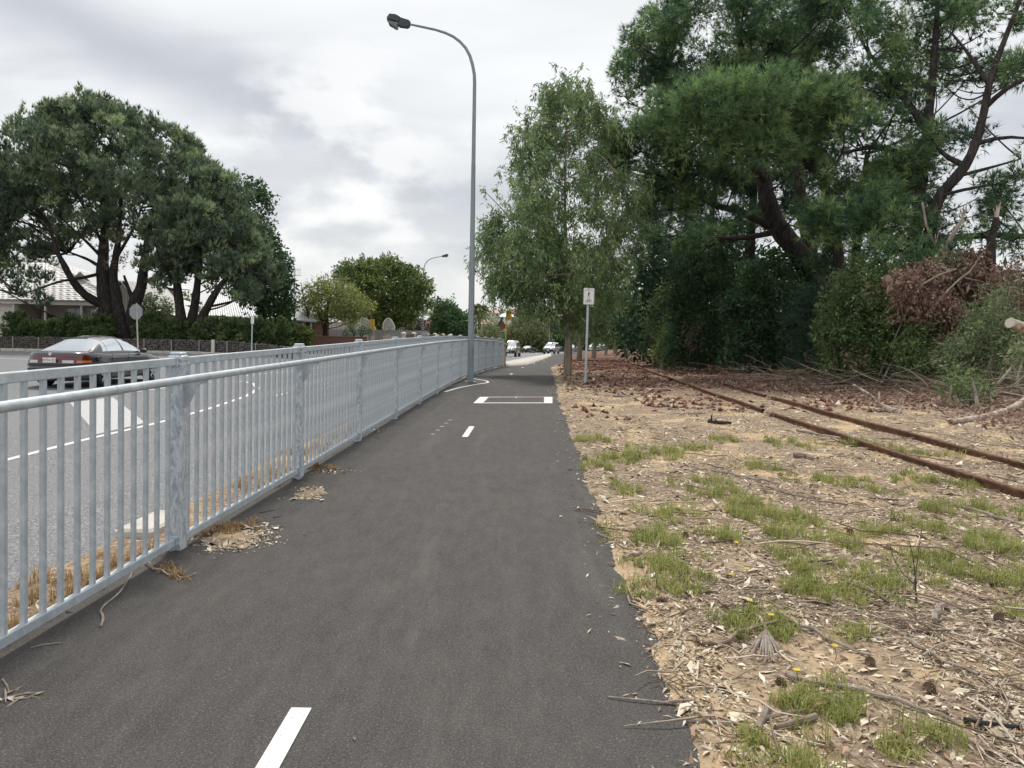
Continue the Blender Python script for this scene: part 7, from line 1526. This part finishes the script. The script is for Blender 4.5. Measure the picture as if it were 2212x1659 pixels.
def soil_heaps():
    r = np.random.default_rng(83)
    for i, ((u, v), sx, sy, h, mat, lab) in enumerate([(z8((1310, 975))[0], .22, .15, .022, 'dirt', 'thin sandy drift beside the nearest railing post'), (z8((1770, 715))[0], .14, .16, .018, 'dirt', 'small sandy drift near the second railing post'), (z8((1040, 1050))[0], .20, .11, .03, 'path_asphalt', 'dark asphalt patch round the nearest railing post'), (z8((1750, 620))[0], .24, .13, .03, 'path_asphalt', 'dark asphalt patch round the second railing post'), (z8((2060, 408))[0], .26, .14, .03, 'path_asphalt', 'dark asphalt patch round the third railing post')]):
        p = gp(u, v, 0); V = []; nr, na = 6, 22
        for a in range(na):
            for k in range(nr):
                f = k / (nr - 1); ra = 1 + .25 * math.sin(a * 1.7 + i) + .12 * math.sin(a * 4.1); x = p[0] + math.cos(a * 6.2832 / na) * sx * f * ra; y = p[1] + math.sin(a * 6.2832 / na) * sy * f * ra * 1.6
                V.append((x, y, float(Z(x, y)) - .004 + h * (1 - f ** 2) + (r.normal() * .003 if k else 0)))
        Fc = [(a * nr + k, ((a + 1) % na) * nr + k, ((a + 1) % na) * nr + k + 1, a * nr + k + 1) for a in range(na) for k in range(nr - 1)]
        props(link('soil_drift' if mat == 'dirt' else 'asphalt_patch', np_mesh('heap', V, Fc, M[mat], smooth=True)), lab, None, None, 'structure')
soil_heaps()
def crooked(pts, rng, st=.06, j=.012):
    p = smooth_line(np.array(pts, float), st, 1); p[1:-1] += rng.normal(size=p[1:-1].shape) * j; return p
def stick(label, uv, r0, r1, mat='bark_dead', name='fallen_stick', lift=.01, j=.006, kids=(), path=False, cat='stick'):
    rng = np.random.default_rng(abs(hash(label)) % 99991 if False else sum(map(ord, label))); pts = []
    for u, v in uv: q = gp(u, v, 0); pts.append((q[0], q[1], (float(Z(q[0], q[1])) + .004 if path else float(ground_z(np.array(q[0]), np.array(q[1])))) + r0 * .7 + lift))
    O = empty(name, pts[0], label, cat); p = crooked(pts, rng, .08, j); MB().tube(p, list(np.linspace(r0, r1, len(p)) * (1 + .12 * rng.normal(size=len(p)))), 7).build('stem', M[mat], O, smooth=True)
    for f, dx, dy, dz, rr in kids:
        b = p[int(f * (len(p) - 1))]; e = b + np.array([dx, dy, dz]); m = (b + e) / 2 + rng.normal(size=3) * .1 * np.linalg.norm(e - b); MB().tube(bez(b, m, e, 5), list(np.linspace(rr, rr * .4, 5)), 5).build('side_shoot', M[mat], O, smooth=True)
    return O
def sticks():
    stick('crooked zigzag twig lying on the path under the railing', z8((750, 1165), (720, 1225), (665, 1310), (590, 1350), (552, 1388), (608, 1425), (572, 1478)), .004, .007, 'bark_dead', 'twig', 0, .002, path=True, cat='twig')
    stick('short forked twig on the path at the lower left', z8((240, 1585), (285, 1590), (345, 1568)), .003, .004, 'bark_dead', 'twig', 0, .002, [(.4, -.02, -.06, .01, .003)], path=True, cat='twig')
    stick('dry straw runner trailing from the railing foot over the path', z8((820, 1115), (880, 1150), (960, 1180), (1050, 1215), (1080, 1185), (1110, 1178)), .006, .004, 'log_wood', 'runner', .004, .008, path=True, cat='twig')
    stick('slim dark twig on the path between the first two posts', z8((1475, 828), (1510, 825), (1555, 810)), .003, .002, 'bark_dark', 'twig', 0, .002, path=True, cat='twig')
    stick('little dark twig just beyond the slim one on the path', z8((1550, 855), (1600, 848)), .003, .002, 'bark_dark', 'twig', 0, .002, path=True, cat='twig')
    stick('thin dark twig poking from the verge onto the path', zb((235, 912), (330, 928), (470, 940), (540, 948)), .003, .005, 'bark_dead', 'twig', 0, .003, path=True, cat='twig')
    stick('pale smooth stick at the path edge nearest the camera', zb((462, 930), (540, 950), (650, 957)), .011, .006); stick('bent pale stick on sand below the smooth one', zb((605, 1030), (690, 1040), (755, 1068), (850, 1064)), .008, .006)
    stick('dark curved branch left of the dried palm leaf', zb((680, 665), (780, 668), (870, 640), (930, 590)), .009, .012, 'bark_gum'); stick('long pale branch running right from the pine cone', zb((1080, 835), (1150, 868), (1300, 880), (1480, 935), (1700, 990), (1900, 1068)), .010, .008)
    stick('long grey branch crossing behind the dried palm leaf', zb((1030, 530), (1150, 592), (1290, 652), (1480, 730)), .011, .006); stick('knotted dark stick in front of the tall grass tuft', zb((945, 1112), (958, 1062), (992, 1000)), .012, .016, 'bark_gum', kids=[(.5, .18, .02, .03, .009)])
    stick('lichen spotted dark stick beside the knotted one', zb((1030, 1085), (1130, 1075), (1220, 1038)), .009, .014, 'bark_gum'); stick('thick short pale stick on the right of the verge', zb((1788, 570), (1800, 522), (1838, 488)), .020, .016); stick('curved stick left of the thick short one', zb((1620, 553), (1680, 572), (1742, 545)), .008, .008)
    stick('straight stick leading away over the sand patch', zb((1672, 658), (1740, 718), (1850, 758), (1990, 820)), .010, .006); stick('black stick at the lower right of the verge', zb((1930, 1050), (2050, 1060), (2200, 1072)), .012, .008, 'bark_pine'); stick('short thick stick by the left grass clumps', zb((310, 262), (352, 245), (395, 222)), .016, .012)
    stick('upright dead weed stalk in the middle of the verge', zb((1700, 470), (1690, 420), (1695, 300)), .006, .003, 'bark_dark', kids=[(.5, -.12, .1, .28, .003), (.7, .10, .12, .32, .003), (.2, -.05, .0, .35, .004)]); stick('slender pale stick across the far grass', zb((1880, 5), (2000, 40), (2210, 110)), .016, .010)
    stick('pale flat branch beside the sign', z4((20, 770), (110, 765)), .03, .02); stick('black forked stick lying before the rails', z4((530, 905), (575, 912), (650, 915)), .03, .02, 'bark_dark', kids=[(.3, .0, .0, .14, .02)]); stick('bleached branch beside the nearest rail', z4((1000, 950), (1100, 975), (1240, 1000)), .02, .012)
    stick('grey stick in grass nearer than the rails', z4((550, 1175), (700, 1205), (900, 1250)), .015, .010); stick('pale stump sliver lying in the grass by the rails', z4((980, 1095), (1060, 1100), (1110, 1115)), .035, .02, 'log_wood')
    # felled wood beyond the rails
    g = lambda u, v: gp(u, v)
    a = gp(*z4((1815, 915))[0]); b = at(*z4((2000, 872))[0], a[1] + .9); c = at(*z4((2130, 838))[0], a[1] + 1.6); d = at(*z4((2300, 740))[0], a[1] + 2.3); p = smooth_line(np.array([a + [0, 0, .06], b, c, d]), .25, 2)
    L = empty('fallen_log', tuple(a), 'bleached fallen log with flaking bark beyond the rails', 'log'); rr = np.random.default_rng(5); MB().tube(p, list(np.linspace(.04, .09, len(p)) * (1 + .06 * rr.normal(size=len(p)))), 12).build('trunk', M['log_wood'], L, smooth=True)
    e = at(*z4((1980, 935))[0], a[1] + .8); MB().tube(bez(c, (c + e) / 2 + np.array([0, 0, -.05]), e, 6), list(np.linspace(.05, .02, 6)), 8).build('side_limb', M['log_wood'], L, smooth=True)
    a = at(*z4((1300, 697))[0], 15.6); pts = [a, at(*z4((1390, 752))[0], 15.3), at(*z4((1432, 800))[0], 15.1), at(*z4((1500, 832))[0], 14.9), at(*z4((1552, 855))[0], 14.8)]; L = empty('fallen_branch', tuple(pts[-1]), 'sawn pale branch rising to the left beyond the rails', 'branch'); MB().tube(pts, [.02, .03, .038, .07, .085], 9).build('stem', M['log_wood'], L, smooth=True)
    for q0, q1, r_ in (((1436, 800), (1440, 735), .025), ((1415, 838), (1500, 832), .06), ((1540, 838), (1556, 770), .02)): MB().tube([at(*z4(q0)[0], 15.0), at(*z4(q1)[0], 15.0)], [r_, r_ * .7], 7).build('stub', M['log_wood'], L, smooth=True)
    pts = [at(*z4((2138, 368))[0], 16.6), at(*z4((2260, 415))[0], 16.9), at(*z4((2400, 470))[0], 17.3)]; L = empty('cut_log', tuple(pts[0]), 'sawn log end sticking out of the brush at the right edge', 'log'); q_ = smooth_line(np.array(pts), .08, 1); MB().tube(q_, list(.12 * (1 + .05 * rr.normal(size=len(q_)))), 14).build('trunk', M['log_wood'], L, smooth=True); ax_ = unit(pts[0] - pts[1]); MB().tube([pts[0] - ax_ * .01, pts[0] + ax_ * .012], [.112, .110], 14).build('sawn_end', M['cream_wall'], L)
    for lab, q, dd, rr_, mt in (('broken dead trunk with a splintered top above the dead bush', [(2080, 1010), (2085, 930), (2105, 850)], 21, (.14, .11, .08), 'bark_pine'), ('thinner broken snag left of the splintered trunk', [(1900, 1010), (1925, 930), (1975, 850)], 21.5, (.09, .07, .04), 'bark_dead'), ('pale dead branch hanging beside the upright pine', [(1815, 790), (1830, 880), (1865, 960)], 22, (.03, .04, .02), 'bark_dead')):
        pts = [at(*z7(k)[0], dd) for k in q]; base = (pts[0][0], pts[0][1], float(Z(pts[0][0], pts[0][1]))); L = empty('dead_snag', base, lab, 'snag'); full = ([np.array(base)] if 'hanging' not in lab else []) + pts
        MB().tube(full, ([rr_[0] * 1.2] if len(full) > 3 else []) + list(rr_), 8).build('trunk', M[mt], L, smooth=True)
        tp = full[-1]
        for k in range(3): MB().tube([tp, tp + np.array([.1 * (k - 1), 0, .25 + .1 * k])], [rr_[-1] * .6, .01], 5).build('splinter', M['log_wood'], L)
    for lab, q, dd, r_ in (('bare grey branch leaning out of the dead bush', [(1690, 330), (1790, 210), (1860, 140), (1930, 90)], 20, .035), ('pale broken branch in front of the grey shrub', [(2070, 695), (2110, 650), (2155, 598)], 16.5, .04), ('long pale stick propped against the brush', [(1620, 860), (1750, 800), (1880, 760), (1958, 690)], 16, .03), ('grey forked branch high in the dead bush', [(1640, 180), (1760, 110), (1850, 80)], 20.2, .03)):
        pts = [at(*z4(k)[0], dd) for k in q]; L = empty('leaning_branch', tuple(pts[0]), lab, 'branch'); MB().tube(smooth_line(np.array(pts), .15, 1), r_ * .7, 7).build('stem', M['bark_dead'], L, smooth=True)
        for k in range(5):
            f = rr.random(); b = pts[0] + (pts[-1] - pts[0]) * f; MB().tube([b, b + rr.normal(size=3) * np.array([.45, .3, .35])], [r_ * .4, r_ * .12], 5).build('side_shoot', M['bark_dead'], L)
    r = np.random.default_rng(88)   # brush: tangle of thin cut branches under the shrubs
    n = 620; u = 1560 + 700 * r.random(n) ** .7; f = (u - 1560) / 700; y = 25.5 - 9.5 * f + r.normal(size=n) * 1.1; x = (u - 1106) / 1661 * y; zg = ground_z(x, y); L = r.uniform(.5, 1.9, n)
    props(link('brush_pile', twig_mesh('brush_pile', np.stack([x, y, zg + abs(r.normal(size=n)) * .16], -1), r.uniform(0, 6.28, n), r.normal(.08, .2, n), L, r.uniform(.004, .012, n), M['litter_twigs'], r, np.clip(r.beta(1.6, 2, n), 0, 1), .35)), 'tangle of thin cut branches heaped under the scrub', None, None, 'stuff')
    n = 9000; u = r.uniform(1480, 2280, n); f = (u - 1480) / 800; y = 26 - 12 * f + r.normal(size=n) * 1.5 - .5; x = (u - 1106) / 1661 * y; Ls = r.uniform(.05, .16, n)
    props(link('brown_litter', flake_mesh('brown_litter', on_ground(x, y, abs(r.normal(size=n)) * .05), Ls, Ls * .4, M['leaf_dead'], r, r.random(n), .6)), 'brown dead leaves heaped at the foot of the scrub', None, None, 'stuff')
sticks()
def small_things():
    r = np.random.default_rng(97)
    for (u, v), s, lab in [(zb((1060, 862))[0], .034, 'open pine cone on the sand left of the tall grass tuft'), (zb((1480, 750))[0], .032, 'pine cone in the middle of the verge beside the long grey branch'), (zb((1765, 880))[0], .036, 'flattened pine cone near the lower right corner'), (zb((2090, 540))[0], .036, 'dark pine cone at the right edge of the verge'), (zb((785, 500))[0], .034, 'dark pine cone left of the dried palm leaf'), (zb((485, 455))[0], .03, 'brown pine cone among chips near the path edge'), (zb((1385, 128))[0], .038, 'dark pine cone up the verge among the grass'), (zb((600, 150))[0], .038, 'dark pine cone behind the left grass clumps')]:
        p = gp(u, v); C = empty('pine_cone', (p[0], p[1], p[2]), lab, 'pine cone', 'pine cones on the verge'); ax = unit(np.array([r.normal(), r.normal(), .35])); a = unit(np.cross(ax, [0, 0, 1.0])); b = np.cross(ax, a); mb = MB(); c = np.array([p[0], p[1], p[2] + s * .62])
        mb.tube([c - ax * s * .8, c, c + ax * s * .8], [s * .3, s * .45, s * .15], 7); mb.build('core', M['cone_wood'], C); sc = MB()
        for k in range(46):
            f = k / 46; an = k * 2.4; rad_ = s * (.55 + .5 * math.sin(f * 2.9)) * .72; o = c + ax * s * (1.6 * f - .8); dv = a * math.cos(an) + b * math.sin(an); t = o + dv * rad_ + ax * s * .12; sd = unit(np.cross(dv, ax)) * s * .16
            sc.add([o + sd * .5, o - sd * .5, t - sd, t + ax * s * .10, t + sd], [(0, 1, 2, 3, 4)])
        x = sc.build('scales', M['cone_wood'], C); x['kind'] = 'stuff'
    for (u, v), lab in [(zb((820, 316))[0], 'yellow daisy nearest the left grass clump'), (zb((893, 290))[0], 'yellow daisy just right of the left grass clump'), (zb((845, 166))[0], 'yellow daisy behind the left grass clump'), (zb((888, 114))[0], 'yellow daisy farthest up the verge'), (zb((908, 443))[0], 'yellow daisy above the dried palm leaf'), (zb((1010, 510))[0], 'yellow daisy right above the dried palm leaf'), (zb((1312, 657))[0], 'yellow daisy right of the dried palm leaf'), (zb((1130, 772))[0], 'yellow daisy below the dried palm leaf')]:
        h = .09; p = gp(u, v, h); q = (p[0], p[1], float(Z(p[0], p[1]))); D = empty('yellow_daisy', q, lab, 'flower', 'yellow daisies on the verge'); MB().tube([q, (p[0] + .01, p[1], p[2] - .05), tuple(p)], .0018, 5).build('stem', M['grass_green'], D)
        m = MB(); n = 9
        for k in range(n): a0, a1 = k * 6.283 / n, (k + .8) * 6.283 / n; m.add([p, p + np.array([math.cos(a0) * .014, math.sin(a0) * .014, .004]), p + np.array([math.cos((a0 + a1) / 2) * .019, math.sin((a0 + a1) / 2) * .019, .005]), p + np.array([math.cos(a1) * .014, math.sin(a1) * .014, .004])], [(0, 1, 2, 3)])
        m.build('petals', M['flower_yellow'], D)
    # dried palm leaf: ribbed fan
    p = gp(*zb((1000, 640))[0]); P = empty('dried_palm_leaf', tuple(p), 'dried grey fan shaped palm leaf lying on the litter', 'leaf'); o = gp(*zb((985, 600))[0]) + np.array([0, 0, .03])
    for k, (x, y) in enumerate([(905, 690), (915, 715), (935, 690), (955, 715), (968, 735), (985, 742), (1000, 745), (1015, 748), (1030, 735), (1045, 725), (1055, 710)]):
        e = gp(*zb((x, y))[0]) + np.array([0, 0, .01 + .012 * (k % 2)]); m = (o + e) / 2 + np.array([0, 0, .015]); d = unit(e - o); s = unit(np.cross(d, [0, 0, 1.0])) * .0045; mb = MB(); pts = bez(o, m, e, 6)
        vs = []
        for i, q in enumerate(pts): w = s * (.35 + 1.0 * math.sin(min(1, i / 5 + .15) * 2.6)); vs += [q - w, q + np.array([0, 0, .005]), q + w]
        fs = [(i * 3 + j, i * 3 + j + 1, i * 3 + 4 + j, i * 3 + 3 + j) for i in range(5) for j in (0, 1)]; mb.add(vs, fs).build('leaf_segment', M['bark_dead'], P)
    b = gp(*zb((930, 530))[0]) + np.array([0, 0, .03]); MB().tube([b, (b + o) / 2 + np.array([0, 0, .02]), o], [.006, .007, .008], 6).build('stalk', M['log_wood'], P)
    # twig heap on the path at the lower left
    pts = [((5, 1470), (22, 1505)), ((20, 1508), (95, 1500)), ((15, 1530), (60, 1505)), ((30, 1500), (50, 1485)), ((48, 1512), (90, 1512)), ((10, 1490), (12, 1520))]; q = gp(45, 1508, 0); H = empty('twig_heap', (q[0], q[1], 0), 'little heap of twigs and bark flakes on the path at the left edge', 'twigs')
    for (a, b) in pts: A, B = gp(*a, 0), gp(*b, 0); MB().tube([A + [0, 0, .006], (A + B) / 2 + [0, .004, .012], B + [0, 0, .006]], [.004, .005, .002], 5).build('twig', M['bark_dead'], H)
    for k in range(7): c = q + np.array([r.normal() * .04, r.normal() * .03, .008]); L = .03; a = r.uniform(0, 6.28); d = np.array([math.cos(a), math.sin(a), .1]) * L; s = np.array([-math.sin(a), math.cos(a), 0]) * L * .3; MB().add([c - d, c - s, c + d, c + s], [(0, 1, 2, 3)]).build('bark_flake', M['log_wood'], H)
    # stray pale leaves on the path near its right edge
    for (u, v), L, lab in [(zb((298, 636))[0], .05, 'larger pale leaf lying on the path near its right edge'), (zb((320, 748))[0], .035, 'small pale leaf on the path below the larger one'), (zb((285, 478))[0], .05, 'pale bark flake at the path edge above the larger leaf'), ((766, 1600), .02, 'tiny white fleck in the middle of the path')]:
        c = gp(u, v, 0) + np.array([0, 0, .008]); a = r.uniform(0, 6.28); d = np.array([math.cos(a), math.sin(a), .12]) * L; s = np.array([-math.sin(a), math.cos(a), 0]) * L * .35; m = MB().add([c - d, c - s + [0, 0, .006], c + d, c + s, c - d - [0, 0, .003], c - s + [0, 0, .003], c + d - [0, 0, .003], c + s - [0, 0, .003]], [(0, 1, 2, 3), (7, 6, 5, 4), (0, 4, 5, 1), (1, 5, 6, 2), (2, 6, 7, 3), (3, 7, 4, 0)]); props(m.build('fallen_leaf', M['log_wood']), lab, 'leaf')
small_things()
